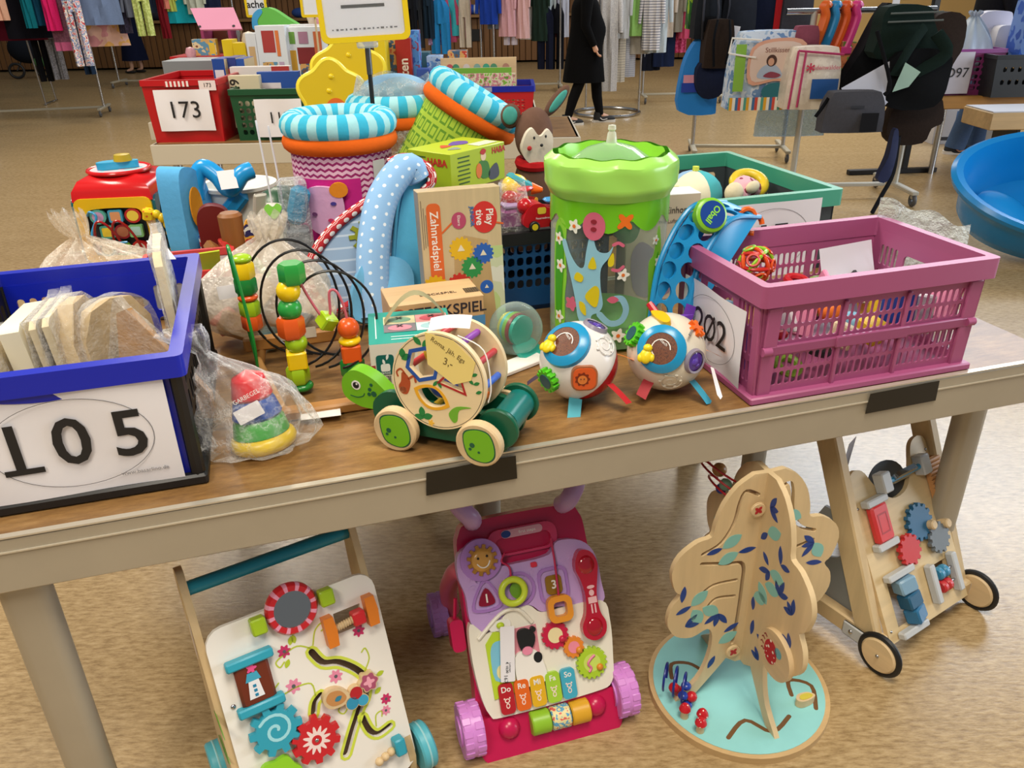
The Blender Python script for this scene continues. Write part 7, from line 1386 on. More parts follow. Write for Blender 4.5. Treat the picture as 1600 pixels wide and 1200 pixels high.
# woman at the left rail
Jw = walkJ((.06, 0), (-.06, 0), 1.66); Jw.update({'shL': (0, .17, 1.36), 'elL': (.05, .2, 1.1), 'wrL': (.25, .15, 1.1), 'pmL': (.32, .14, 1.12), 'shR': (0, -.17, 1.36), 'elR': (.05, -.2, 1.1), 'wrR': (.25, -.15, 1.12), 'pmR': (.32, -.14, 1.14)})
NV = cloth('#141a33', .2)
def navy(t, b):
    M().grid(lambda a, c: ((.24 - .09 * c + .03 * math.sin(8 * PI * a) * (1 - c)) * math.cos(2 * PI * a), (.24 - .09 * c) * math.sin(2 * PI * a), .25 + .8 * c), 36, 10, cu=True).build('navy_skirt', NV, t)
    M().grid(lambda a, c: ((.14 - .04 * max(0, c - .8) * 5 * .6) * math.cos(2 * PI * a), (.17 - .07 * max(0, c - .8) * 5 * .6) * math.sin(2 * PI * a), 1.0 + .42 * c), 30, 10, cu=True).build('dark_top', DK, t)
    for s in 'LR': M().tube([Jw['sh' + s], Jw['el' + s], Jw['wr' + s]], [.07, .055, .045], 12).build('sleeve', DK, t); M(T3(Jw['ankle' + s][0], Jw['ankle' + s][1], 0)).sph((.05, 0, .03), (.13, .045, .032), 14, 8).build('black_flat', plain('#101012', .5), t)
    face(t, 1.56, .03, 1, SKIN, plain('#4a3424', .7))
person('person in a long navy skirt and black flat shoes behind the left rail', on(216, 114, 0), R(175), SKIN, Jw, RAD, navy)
# ================================================================ garments and rails
def garment(label, px, py_bot, Y, w, h, mat, sleeve=0.0, yaw=0.0, skirt=0.0, group='clothes', cat='garment', name='garment', seed=0, thick=.05, split=False, hem=None):
    """hanging garment; px,py_bot give where its hem hangs, Y its distance down the hall"""
    p = at(px, py_bot, Y); rnd = random.Random(seed or int(px * 7 + py_bot)); ph = rnd.uniform(0, 6)
    t = thing(name, label, cat, (p.x, Y, p.z), yaw, group)
    def prof(c):
        sh = min(1, (1 - c) * 6); return (w / 2) * (.25 + .75 * sh ** .5) * (1 + skirt * (1 - c))
    def fn(x0, x1):
        def f(a, c):
            th = 2 * PI * a; hw = prof(c); xx = (x0 + x1) / 2 + (x1 - x0) / 2 * math.cos(th); return (xx * hw * 2 / 2, (thick + .018 * math.sin(9 * xx + ph + 4 * c)) * math.sin(th) * (.4 + .6 * min(1, (1 - c) * 8)), h * c)
        return f
    if split:
        M().grid(lambda a, c: (lambda q: (q[0], q[1], h * (.55 + .45 * c)))(fn(-1, 1)(a, .55 + .45 * c)), 20, 8, cu=True).build('body', mat, t)
        for s0, s1 in ((-1, -.06), (.06, 1)): M().grid(lambda a, c: (lambda q: (q[0], q[1], h * .57 * c))(fn(s0, s1)(a, .5 * c)), 14, 8, cu=True).build('trouser_leg', mat, t)
    else: M().grid(fn(-1, 1), 24, 12, cu=True).build('body', mat, t)
    if hem: M().grid(lambda a, c: (lambda q: (q[0] * 1.03, q[1] * 1.1, q[2]))(fn(-1, 1)(a, .1 * c)), 24, 2, cu=True).build('hem_band', hem, t)
    if sleeve:
        for s in (-1, 1): M().tube([(s * w * .42, 0, h * .93), (s * w * .56, -.01, h * .93 - sleeve * .4), (s * w * (.6 + .05 * math.sin(ph)), -.02, h * .93 - sleeve)], [w * .13, w * .12, w * .09], 10).build('sleeve', mat, t)
    return t
def rail(label, pxb, pyb, length, yaw, hgt, mat=METAL, single=False):
    p = on(pxb, pyb, 0); t = thing('clothes_rail', label, 'clothes rail', p, yaw)
    M().cyl((-length / 2, 0, hgt), (length / 2, 0, hgt), .016, n=12).build('top_bar', mat, t)
    for x in (-length / 2 + .08, length / 2 - .08):
        M().cyl((x, 0, .1), (x, 0, hgt), .018, n=12).build('post', mat, t); M().box((x, 0, .1), (.05, .62, .03), .006).build('foot_bar', plain('#b0a894', .4, .3), t)
        for y in (-.28, .28):
            w_ = M().tor(.028, .014, T=FR((x, y, .042), (0, 1, 0), (0, 0, 1)), n=18, m=8).build('caster', plain('#4a4a4c', .5), t); M().box((x, y, .07), (.03, .03, .05), .004).build('caster_fork', METAL, w_)
    M().box((0, 0, .1), (length - .16, .035, .03), .006).build('base_bar', plain('#b0a894', .4, .3), t); return t
rail('chromed clothes rail with casters at the left of the hall', 72, 183, 1.7, R(12), 1.75)
FLO = print_noise(['#b8404a', '#e0d8d0', '#7a8ab0', '#d9b8b8', '#c96a70'], 26, .9); TIE = print_noise(['#c98a90', '#d9b0a0', '#d9a860', '#c98090'], 5, .9)
GL = 'clothes on the left rail'
for k, (lab, px, pb, w, h, m_, sl, kw) in enumerate((
    ('peach shirt at the far left end of the left rail', 4, 32, .2, .7, cloth('#d9a890'), 0, {}), ('wine red coat at the left of the left rail', 38, 63, .58, .95, cloth('#5a1426'), 0, {}), ('black coat with buttons on the left rail', 50, 60, .52, .95, cloth('#12121a'), 0, {}),
    ('teal jumper on the left rail', 51, 44, .13, .7, cloth('#0f6a78'), 0, {}), ('petrol jumper right of the teal jumper', 68, 40, .14, .7, cloth('#10405a'), 0, {}), ('hot pink jumper on the left rail', 87, 48, .16, .72, cloth('#d6246c'), 0, {'skirt': .15}),
    ('mauve fleece jacket with pink hem on the left rail', 106, 79, .26, 1.0, print_noise(['#7a4a60', '#8a5a70', '#6a4458'], 40, .95), 0, {'hem': cloth('#d06a98')}), ('floral leggings hanging lowest on the left rail', 134, 103, .2, 1.1, FLO, 0, {'split': True}),
    ('denim blue dress on the left rail', 161, 39, .46, .7, cloth('#66789a'), .3, {'skirt': .1}), ('tie dye pink skirt under the denim dress', 170, 72, .4, .55, TIE, 0, {'skirt': .3}),
    ('dark purple patterned coat on the left rail', 198, 52, .16, .8, print_noise(['#2a2440', '#1c1a30', '#4a3a60'], 30, .9), .5, {}), ('grey cardigan beside the dark purple coat', 212, 27, .2, .6, cloth('#5a6070'), .5, {}), ('lime knitted trousers at the right of the left rail', 230, 56, .2, .7, print_noise(['#9aa858', '#b8c47a', '#a8b468'], 40, .9), 0, {'split': True}), ('grey speckled trousers behind the mauve jacket', 97, 124, .18, .9, print_noise(['#6a6a70', '#8a8a90', '#4a4a50'], 60, .9), 0, {'split': True}), ('black trousers left of the speckled trousers', 75, 127, .17, .9, cloth('#101014'), 0, {'split': True}), ('dark blue jeans under the denim dress', 143, 116, .13, .8, cloth('#24364f'), 0, {'split': True}))):
    garment(lab, px, pb, (10.9, 11.2, 11.05, 10.8, 10.85, 10.75, 10.85, 10.6, 10.75, 10.95, 10.9, 10.85, 10.8, 11.3, 11.3, 11.3)[k], w, h, m_, sl, R(12) + .1 * ((k * 37) % 5 - 2), group=GL, **kw)
# small white table far left
t = thing('folding_table', 'white folding table with metal legs at the far left', 'table', on(35, 163, 0), R(10)); hz = .95
M().box((0, 0, hz), (1.0, .6, .06), .01).build('tabletop', plain('#d0cbbf', .4), t)
for x in (-.45, .42):
    for y in (-.25, .25): M().cyl((x, y, .02), (x * .9, y * .9, hz - .03), .014, n=8).build('leg', METAL, t)
    M().box((x, 0, .015), (.035, .56, .025), .004).build('floor_bar', METAL, t)
o = M().sph((0, 0, .11), (.17, .13, .11), 16, 10).build('cloth_bag', cloth('#28344a')); o.location = on(35, 163, 0) + Vector((-.2, 0, hz + .03)); tag(o, 'dark blue bag lying on the white folding table', 'bag')
t = thing('stroller', 'dark stroller with one visible wheel behind the left rail', 'stroller', on(52, 122, 0), .3)
for x in (-.3, .3): M().tor(.13, .025, T=FR((x * .8, -.1, .155), (1, 0, 0), (0, 0, 1)), n=24, m=8).build('wheel', BLACK, t)
M().sph((0, .1, .55), (.35, .3, .28), 18, 12).build('seat_cover', cloth('#1c2028'), t); M().sph((.2, -.05, .3), (.14, .12, .1), 14, 8).build('green_bag', cloth('#4f7a4a'), t); M().cyl((-.25, 0, .15), (.2, .2, .9), .014, n=8).build('frame_tube', DKMETAL, t)
# ---------------------------------------------------------------- rail near the back wall, left of centre
rail('clothes rail with small jackets left of the back wall ledge', 285, 134, 2.4, R(0), 1.6)
for k, (lab, px, pb, hx, w, h, sl) in enumerate((('white baby shirt by the lime trousers', 222, 20, '#c9ccd0', .25, .5, .3), ('dark denim shirt on the small jackets rail', 238, 20, '#2a3448', .3, .6, .4), ('light grey shirt on the small jackets rail', 250, 20, '#a8b0b8', .25, .6, .4), ('coral shirt on the small jackets rail', 258, 14, '#d98070', .2, .5, .3), ('lime shirt on the small jackets rail', 268, 18, '#b8c860', .2, .5, .3), ('turquoise jacket bulging on the small jackets rail', 288, 36, '#1fa8b8', .5, .8, .5), ('dark red trousers under the turquoise jacket', 262, 60, '#7a1a24', .18, .8, 0), ('pale printed jacket right of the turquoise jacket', 308, 22, '#c9d0c0', .3, .6, .4), ('dark navy jacket near the silver post', 328, 15, '#1c2440', .4, .7, .4))):
    garment(lab, px, pb, 15.4 + .08 * (k % 3), w, h, cloth(hx), sl, .4 * (k % 3 - 1), group='clothes on the small jackets rail')
# ---------------------------------------------------------------- back rails
rail('clothes rail with pink quilted vest near the back wall', 690, 141, 1.5, R(0), 1.55)
for k, (lab, px, pb, m_, w, h, sl, kw) in enumerate((
    ('black trousers at the left of the vest rail', 645, 70, cloth('#1a1c22'), .2, .95, 0, {'split': True}), ('charcoal trousers on the vest rail', 655, 75, cloth('#34383f'), .2, 1.0, 0, {'split': True}), ('slate jacket on the vest rail', 664, 52, cloth('#48566a'), .2, .75, .5, {}),
    ('navy denim trousers on the vest rail', 672, 60, cloth('#1f3040'), .18, .85, 0, {'split': True}), ('purple floral jacket on the vest rail', 681, 70, print_noise(['#7a5a90', '#9a7ab0', '#b8a0c8', '#6a4a80'], 22, .9), .24, .95, .6, {}), ('pink quilted vest on the vest rail', 694, 50, stripes(['#d06a98', '#d06a98', '#d06a98', '#b85a88'], .06, 2), .42, .75, 0, {}),
    ('bright blue trousers under the pink quilted vest', 690, 84, cloth('#2a86c8'), .34, .8, 0, {'split': True}), ('turquoise jacket on the vest rail', 706, 56, cloth('#3fb0bc'), .3, .75, .6, {}), ('pink jacket right of the turquoise jacket', 716, 60, cloth('#d070a0'), .34, .8, .6, {}), ('cream trousers at the right of the vest rail', 728, 74, cloth('#cfc4b4'), .2, .8, 0, {'split': True}), ('rose jumper behind the turquoise jacket', 700, 66, cloth('#b85070'), .3, .7, .4, {}))):
    garment(lab, px, pb, 13.9 + .07 * (k % 3), w, h, m_, sl, .35 * (k % 3 - 1), group='clothes on the vest rail', **kw)
rail('clothes rail with baby dresses left of the walking person', 824, 142, 1.2, R(0), 1.55)
for k, (lab, px, pb, hx, w, h, sl, sk) in enumerate((('royal blue jacket at the left of the baby dress rail', 764, 38, '#1f3fa0', .3, .7, .5, 0), ('grey jacket on the baby dress rail', 774, 45, '#5f6874', .24, .75, .5, 0), ('brown jacket on the baby dress rail', 784, 46, '#6a4a42', .2, .75, .5, 0), ('dusty pink dress on the baby dress rail', 793, 57, '#d0a0a8', .24, .85, .4, .2), ('white floral trousers on the baby dress rail', 798, 70, '#c9c0cc', .2, .9, 0, .1), ('rose dress on the baby dress rail', 808, 57, '#b87078', .2, .8, .3, .2), ('pale pink dress on the baby dress rail', 817, 60, '#d9b0b0', .2, .8, .3, .2), ('cream shirt on the baby dress rail', 812, 44, '#d9cfc0', .18, .6, .3, 0), ('grey and white flared dress on the baby dress rail', 834, 61, '#e0e2e4', .3, .85, 0, .6), ('dark green dress behind the white flared dress', 844, 64, '#1f2f28', .24, .85, .3, .2), ('pale blue long shirt on the baby dress rail', 853, 67, '#b8c8d0', .22, .9, .35, .1), ('maroon jumper right of the pale blue shirt', 864, 58, '#6a3438', .22, .8, .4, 0), ('navy trousers at the right of the baby dress rail', 852, 108, '#14182a', .26, .9, 0, 0), ('black trousers behind the walking person', 868, 108, '#12141c', .26, .95, 0, 0), ('pale patterned scarf behind the walking person', 879, 58, '#b8bccc', .2, .9, 0, .1))):
    garment(lab, px, pb, 13.6 + .07 * (k % 3), w, h, cloth(hx), sl, .35 * (k % 3 - 1), skirt=sk, group='clothes on the baby dress rail', split=(k in (4, 12, 13)))
# round rail with pale maternity clothes
p = on(948, 182, 0) + Vector((.03, .25, 0)); t = thing('round_clothes_rail', 'round chromed clothes rail with a ring base', 'clothes rail', p, 0)
M().tor(.42, .018, T=T3(0, 0, .02), n=40, m=8).build('base_ring', METAL, t); M().tor(.42, .014, T=T3(0, 0, 1.5), n=40, m=8).build('top_ring', METAL, t)
for a in (.12, 2.2, 4.3): M().cyl((.42 * math.cos(a), .42 * math.sin(a), .02), (.42 * math.cos(a), .42 * math.sin(a), 1.5), .014, n=10).build('post', METAL, t)
GM = 'pale clothes on the round rail'
for k, (lab, px, pb, m_, w, h, sl, kw) in enumerate((
    ('long white speckled dress at the left of the round rail', 947, 142, print_noise(['#c9c8c8', '#b4b4b8', '#d4d2d0'], 90, .9), .26, 1.25, .5, {}), ('long beige ribbed cardigan on the round rail', 962, 128, stripes(['#c9c4b8', '#b0aca4'], .03, 2), .22, 1.2, .5, {}), ('grey striped long cardigan on the round rail', 978, 120, stripes(['#b8bcc8', '#9aa0b0'], .024, 2), .24, 1.15, .5, {}),
    ('light grey shirt between the cardigans on the round rail', 970, 60, cloth('#b0b4b8'), .2, .7, .4, {}), ('light green jacket on the round rail', 995, 56, cloth('#8ab868'), .28, .75, .5, {}), ('grey speckled top under the green jacket', 1000, 84, cloth('#a8a49c'), .28, .6, 0, {}), ('striped long sleeve shirt on the round rail', 1016, 78, stripes(['#d4d2d4', '#8a8c98'], .03, 2), .22, .85, .5, {}), ('pale blue coat at the right of the round rail', 1024, 82, cloth('#b0bcc4'), .26, .9, .5, {}))):
    garment(lab, px, pb, 10.5 + .09 * (k % 3), w, h, m_, sl, .3 * (k % 3 - 1), group=GM, **kw)
rail('clothes rail with jackets behind the round rail', 1060, 158, 1.2, R(0), 1.55)
for k, (lab, px, pb, m_, w, h, sl) in enumerate((('beige baby shirt on the rail behind the round rail', 1038, 58, cloth('#b8aca0'), .24, .65, .3), ('navy trousers on the rail behind the round rail', 1036, 104, cloth('#1a2440'), .3, .9, 0), ('dark trousers left of the navy trousers', 1016, 110, cloth('#141824'), .3, .9, 0), ('taupe jacket on the rail behind the round rail', 1052, 50, cloth('#7a7468'), .24, .7, .4), ('white shirt on the rail behind the round rail', 1060, 32, cloth('#d4d6dc'), .22, .5, .3), ('raspberry patterned skirt on the rail behind the round rail', 1060, 82, print_noise(['#a01f4a', '#c04a70', '#8a1a40'], 40, .9), .22, .7, 0), ('pink trousers behind the raspberry skirt', 1070, 60, cloth('#b84a6a'), .2, .6, 0))):
    garment(lab, px, pb, 11.9 + .07 * (k % 3), w, h, m_, sl, .3 * (k % 3 - 1), group='clothes behind the round rail')
# things on the wall ledge
rnd = random.Random(21)
for i, (px, nm, hx) in enumerate(((236, 'white', '#c4c6d0'), (246, 'black', '#2a2a34'), (262, 'lilac', '#b0a8c8'), (275, 'grey', '#a8acb8'), (286, 'pale pink', '#d0a8b0'), (296, 'purple', '#6a5a90'), (304, 'red', '#b84a4a'), (732, 'violet', '#5a4aa8'), (738, 'royal blue', '#2f4fb0'), (745, 'white', '#c9ccd4'), (752, 'light blue', '#90a8c8'), (758, 'grey', '#9a9ea8'), (540, 'brown', '#6a4a34'), (470, 'blue', '#2f4a8a'))):
    x = at(px, 45, 19.0).x; o = M().sph((0, 0, .1), (.17, .14, .1), 12, 8).build('folded_clothes', cloth(hx)); o.location = (x, 19.05, .975); tag(o, '%s bundle of clothes on the wooden wall ledge near %s' % (nm, ('the turquoise jacket' if px < 320 else 'the pink quilted vest' if px > 700 else 'the white boxes')), 'clothes', 'bundles on the wall ledge')
o = M().box((0, 0, .12), (.25, .02, .24), .004).build('floor_vent', plain('#101012', .6)); o.location = (at(745, 70, 19.0).x, 19.0, .45); tag(o, 'black square vent in the slatted wall front', 'vent')
# ================================================================ right hand rail with bags
Y0 = 6.15; pL = at(1240, 20, Y0); pR = at(1452, 12, Y0)
t = thing('clothes_rail', 'chromed clothes rail on casters carrying hangers, bags and baby carriers', 'clothes rail', ((pL.x + pR.x) / 2, Y0, 0), 0); Lr = (pR.x - pL.x) / 2 + .05; hz = (pL.z + pR.z) / 2
M().cyl((-Lr, 0, hz), (Lr, 0, hz), .02, n=14).build('top_bar', METAL, t)
for x in (-Lr * .62, Lr * .9):
    M().cyl((x, 0, .1), (x, 0, hz), .022, n=12).build('post', plain('#c4c0b4', .35, .4), t); M().box((x, 0, .1), (.05, .7, .03), .006).build('foot_bar', plain('#c4c0b4', .35, .4), t)
    for y in (-.32, .32): w_ = M().tor(.034, .016, T=FR((x, y, .05), (0, 1, 0), (0, 0, 1)), n=18, m=8).build('caster', plain('#4a4a4c', .5), t); M().box((x, y, .08), (.03, .03, .05), .004).build('caster_fork', METAL, w_)
M().box((0, 0, .1), (Lr * 1.5, .035, .03), .006).build('base_bar', plain('#c4c0b4', .35, .4), t)
def hanger(label, px, hx):
    p = at(px, 14, Y0); t = thing('hanger_stack', label, 'hangers', (p.x, Y0, p.z), 0, 'clip hangers on the right rail')
    for k in range(5):
        y = -.05 + .022 * k; M().tube(cr([(.018, y - .02, .02), (.0, y - .03, .035), (-.016, y - .03, .01), (.0, y - .035, -.04), (-.01, y - .04, -.1), (-.035, y - .045, -.19), (-.06, y - .05, -.26)], 4, False), .02, 6, sy=.6).build('hanger', plain(hx, .35), t)
        M().box((-.06, y - .05, -.26), (.08, .02, .05), .006).build('hanger_bar', plain(hx, .35), t)
for lab, px, hx in (('leftmost stack of orange plastic hangers', 1288, '#e0661a'), ('stack of blue plastic hangers between the orange ones', 1303, '#2a8ac4'), ('orange plastic hangers next to the pink stack', 1320, '#e05a1a'), ('stack of pink plastic hangers', 1336, '#d8408a')): hanger(lab, px, hx)
def pouch(label, px0, px1, py0, py1, Y, d, mat, name='bag', cat='bag', parts=None, yaw=0, bulge=1.0, shape=None):
    a, w, h = spot(px0, px1, py0, py1, Y); t = thing(name, label, cat, (a.x, Y, a.z), yaw)
    o = shape or [(-.42, 0), (.42, 0), (.5, .08), (.48, .6), (.4, .93), (.3, 1), (-.3, 1), (-.4, .93), (-.48, .6), (-.5, .08)]
    oo = cr([(x * w, y * h) for x, y in o], 3); cxm = max(abs(x) for x, y in oo)
    M(FR((0, 0, 0), (1, 0, 0), (0, 0, 1))).plate(oo, -d / 2, d / 2, step=max(w, h) / 9, fn=lambda x, y, z: (x, y, z * (1 + bulge * .5 * math.cos(x / cxm * 1.5) * math.sin(PI * min(1, max(0, y / h)))))).build('body', mat, t)
    if parts: parts(t, FR((0, -d / 2 * (1 + bulge * .5) - .006, 0), (1, 0, 0), (0, 0, 1)), w, h)
    return t
def strap(t, pts, mat, r=.014, name='strap'): return M().tube(cr(pts, 4, False), r, 8, sy=.4).build(name, mat, t)
NVY = cloth('#1a2036', .2); BKC = cloth('#131418', .25); GRC = cloth('#3a3a40', .2); BRC = cloth('#2e241f', .2)
pouch('bright blue neoprene bag hanging lowest at the left of the backpacks', 1055, 1116, 55, 178, 6.6, .1, plain('#0f78c8', .7), shape=[(-.45, .05), (.4, 0), (.5, .1), (.45, .5), (.25, .95), (.0, 1), (-.3, .8), (-.45, .5)], parts=lambda t, F, w, h: [dec(t, plain('#d090a8', .6), rect(-.42 * w, .42 * h, -.1 * w, .52 * h), 0, F, name='pink_band'), dec(t, plain('#1438a0', .6), rect(-.46 * w, .3 * h, .1 * w, .42 * h), 0, F, name='blue_band')], bulge=1.2)
pouch('dark brown backpack with straps beside the bright blue bag', 1095, 1140, 30, 105, 6.45, .16, BRC, name='backpack', cat='backpack', parts=lambda t, F, w, h: [strap(t, [(-.2 * w, -.13, h), (-.3 * w, -.15, .6 * h), (-.2 * w, -.13, .05 * h)], BKC), strap(t, [(.2 * w, -.13, h), (.25 * w, -.15, .6 * h), (.2 * w, -.13, .1 * h)], BKC)])
pouch('navy backpack under the dark brown backpack', 1083, 1128, 98, 152, 6.5, .14, NVY, name='backpack', cat='backpack', shape=[(-.2, 0), (.3, .05), (.5, .4), (.45, 1), (-.4, 1), (-.5, .4)])
for lab, a_, b_, c_, d_, y_ in (('dark slate backpack behind the brown backpack', 1080, 1120, -20, 60, 6.6), ('black backpack between the slate and the charcoal one', 1104, 1135, -30, 45, 6.75), ('black rucksack right of the charcoal backpack', 1140, 1185, -10, 62, 6.95)): pouch(lab, a_, b_, c_, d_, y_, .16, plain('#1d2128' if y_ < 6.7 else '#14161c', .8, var=.25), name='backpack', cat='backpack', parts=lambda t, F, w, h: [strap(t, [(-.25 * w, -.13, h * .95), (-.3 * w, -.17, .55 * h), (-.22 * w, -.13, .0)], GRC), strap(t, [(.2 * w, -.13, h * .9), (.28 * w, -.17, .5 * h), (.2 * w, -.13, -.1 * h)], GRC), M(F).box((0, .3 * h, .0), (w * .6, h * .3, .03), .012).build('front_pocket', BKC, t)])
pouch('charcoal backpack with white price tag hanging at the top', 1118, 1172, -30, 75, 6.7, .18, plain('#23262e', .8, var=.2), name='backpack', cat='backpack', parts=lambda t, F, w, h: [M(F @ T3(-.14 * w, .2 * h, .01, 0, 0, -.15)).plate(rect(-.03, -.07, .03, .07), 0, .001).build('price_tag', paper(), t)])
pouch('green and lime hooded jacket at the left end of the backpacks', 1072, 1112, -40, 45, 6.9, .12, print_noise(['#1f4a24', '#2f6a2a', '#8fb52a', '#1a3a20'], 9, .9), name='jacket', cat='garment')
pouch('navy jacket with a red stripe right of the charcoal backpack', 1160, 1232, -40, 48, 6.8, .16, NVY, name='jacket', cat='garment', parts=lambda t, F, w, h: [M(F).box((.12 * w, .5 * h, .0), (.05, h * .95, .012), .003).build('red_stripe', cloth('#b8242a'), t)])
pouch('grey jacket with zip behind the clear pillow bag', 1215, 1262, -30, 45, 6.7, .14, GRC, name='jacket', cat='garment')
def pillow(t, F, w, h):
    dec(t, plain('#d8a088', .5), cr([(-.3 * w, .35 * h), (-.3 * w, .8 * h), (0, .92 * h), (.32 * w, .85 * h), (.3 * w, .4 * h), (0, .38 * h)], 4), .004, F, name='card_rim')
    q = dec(t, plain('#dcc4b8', .5), cr([(-.27 * w, .39 * h), (-.27 * w, .77 * h), (0, .88 * h), (.29 * w, .81 * h), (.27 * w, .43 * h), (0, .41 * h)], 4), .0055, F, name='picture_card')
    for k, (o, hx) in enumerate(((cr([(-.2 * w, .42 * h), (-.17 * w, .55 * h), (-.05 * w, .6 * h), (.05 * w, .52 * h), (.06 * w, .42 * h)], 4), '#a8b8d0'), (ell(.06 * w, .075 * h, -.06 * w, .64 * h, 18), '#4a2f28'), (ell(.035 * w, .05 * h, -.065 * w, .625 * h, 14), '#d0a088'), (cr([(-.14 * w, .44 * h), (-.06 * w, .5 * h), (.06 * w, .46 * h), (.0, .42 * h)], 4), '#8a3a50'))): dec(q, plain(hx, .5), o, .007 + .001 * k, F, name='mother_print')
    txt('Stillkissen', .045, plain('#8a5a50', .5), q, F @ T3(.0, .77 * h, .0075)); 
    dec(t, plain('#1f6a78', .5), ell(.16 * w, .12 * h, .02 * w, .24 * h, 22), .004, F, name='teal_cutout'); dec(t, plain('#7fae3a', .6), rect(-.48 * w, .25 * h, -.36 * w, .85 * h), .004, F, name='green_panel')
    M(F).tube([(-.56 * w, .74 * h, .01), (-.54 * w, .93 * h, .01), (-.2 * w, .9 * h, .012)], .007, 6).tube([(-.56 * w, .74 * h, .01), (-.25 * w, .68 * h, .012)], .007, 6).build('white_cord', WHITE, t)
    M(F).grid(lambda a, b: ((a - .42) * w * 1.22, b * .17 * h, .004 + .004 * math.sin(a * 20)), 16, 3).build('striped_base', stripes(['#c94a3a', '#e0ddd0', '#4f9a8a', '#d9a02a', '#e0ddd0', '#3f6a9a'], .12, 0), t)
pouch('nursing pillow with blue pattern in a clear printed bag', 1130, 1262, 48, 168, 6.05, .16, print_noise(['#a8c0dc', '#d0dcec', '#6f94c4', '#c0d0e6'], 16, .35), parts=pillow, name='pillow_bag')
def quilt(t, F, w, h):
    dec(t, plain('#1a4f90', .5), rect(-.08 * w, .18 * h, .42 * w, .5 * h), .003, F, name='blue_label'); M(F).plate(gear(.01, .03, 6, -.14 * w, .68 * h), .003, .005).build('red_star', plain('#c0284a', .5), t); txt('odenwälder', .04, plain('#c9506a', .5), t, F @ T3(.16 * w, .68 * h, .004))
    for o in (([(-.46 * w, .02 * h), (-.4 * w, .95 * h)]), ([(-.4 * w, .95 * h), (.44 * w, .88 * h)]), ([(-.3 * w, .05 * h), (-.26 * w, .93 * h)])): M(F).tube([(x, y, .004) for x, y in o], .008, 6).build('red_piping', plain('#b03060', .5), t)
pouch('white quilted bag with red piping and a blue label', 1218, 1300, 72, 168, 5.85, .16, print_noise(['#dcd0c0', '#e6dccc', '#d0c4b2'], 14, .4), parts=quilt, name='pillow_bag')
pouch('pink toiletry bag above the quilted bag', 1236, 1275, 40, 78, 6.0, .08, cloth('#8a4a5c'))
pouch('orange patterned pouch behind the pink hangers', 1298, 1330, 65, 130, 6.1, .06, print_noise(['#a85a3a', '#c9784a', '#6a8a3a', '#b86a40'], 20, .6))
pouch('clear plastic pouch hanging below the striped base', 1178, 1285, 150, 212, 6.2, .04, clear('#d0e0ec', .22, .1, .2, 10))
# carriers
CAR = cloth('#17191c', .25); CARG = cloth('#162420', .2)
def carrier(t, F, w, h):
    M(F).tube([(-.38 * w, .72 * h, .01), (.38 * w, .74 * h, .01)], .006, 6).tube([(-.36 * w, .88 * h, .01), (.36 * w, .9 * h, .01)], .006, 6).build('seam', plain('#5a605c', .7), t)
    strap(t, [(.1 * w, -.16, .62 * h), (-.1 * w, -.2, .2 * h), (-.2 * w, -.16, -.3 * h)], CARG, .04); strap(t, [(.3 * w, -.14, .5 * h), (.45 * w, -.18, .1 * h), (.1 * w, -.16, -.25 * h)], CARG, .04)
pouch('black and dark green baby carrier on the right rail', 1352, 1462, 10, 90, 5.75, .14, CARG, parts=carrier, name='baby_carrier', cat='baby carrier', shape=[(-.4, 0), (.5, 0), (.5, .15), (.3, .7), (.2, 1), (-.35, 1), (-.42, .5)])
pouch('tall black baby carrier hanging behind the grey waist bag', 1300, 1375, 12, 150, 5.95, .1, BKC, name='baby_carrier', cat='baby carrier', shape=[(-.5, .0), (.4, .0), (.45, .6), (.4, 1), (.2, 1), (-.1, .55)])
pouch('black baby carrier with waist padding in the middle of the rail', 1372, 1465, 80, 165, 5.7, .16, plain('#0f1012', .9, var=.2), name='baby_carrier', cat='baby carrier', shape=[(-.4, .0), (.35, .0), (.5, .5), (.4, 1), (-.4, 1), (-.5, .5)])
pouch('brown black baby wrap hanging lowest at the right of the rail', 1376, 1462, 145, 222, 5.85, .1, BRC, name='baby_carrier', cat='baby carrier', shape=[(-.35, .0), (.2, .0), (.3, .3), (.5, .45), (.3, 1), (-.3, 1), (-.5, .4)])
pouch('dark coat at the right end of the right rail', 1425, 1482, 20, 150, 6.1, .12, BRC, name='coat', cat='garment', shape=[(-.3, 0), (.1, .0), (.3, .4), (.5, .6), (.4, .95), (-.2, 1), (-.5, .8)])
t = pouch('dark strap bundle with blue buckle dangling to the floor', 1368, 1392, 205, 282, 5.7, .05, plain('#15204a', .7), name='strap_bundle', cat='strap', shape=[(-.5, .05), (.2, 0), (.45, .5), (.3, 1), (0, 1), (-.1, .5)])
strap(t, [(.05, 0, .3), (.06, 0, .05), (.0, -.02, -.1), (-.06, -.05, -.22)], BKC, .03)
def waist(t, F, w, h):
    dec(t, plain('#19191c', .8), rect(.08 * w, .04 * h, .36 * w, .5 * h), .004, F, name='mesh_pocket'); dec(t, plain('#22242c', .7), rect(-.12 * w, .62 * h, .1 * w, .68 * h), .004, F, name='zip_label')
    strap(t, [(-.45 * w, -.04, .85 * h), (-.55 * w, -.05, .6 * h), (-.62 * w, -.04, .4 * h)], BKC); strap(t, [(.45 * w, -.04, .9 * h), (.5 * w, -.05, 1.2 * h), (.2 * w, .0, 2.4 * h)], BKC, .012)
pouch('grey waist bag with black pocket hanging in front of the carriers', 1278, 1372, 142, 205, 5.5, .12, cloth('#46464c', .12), parts=waist, name='waist_bag')
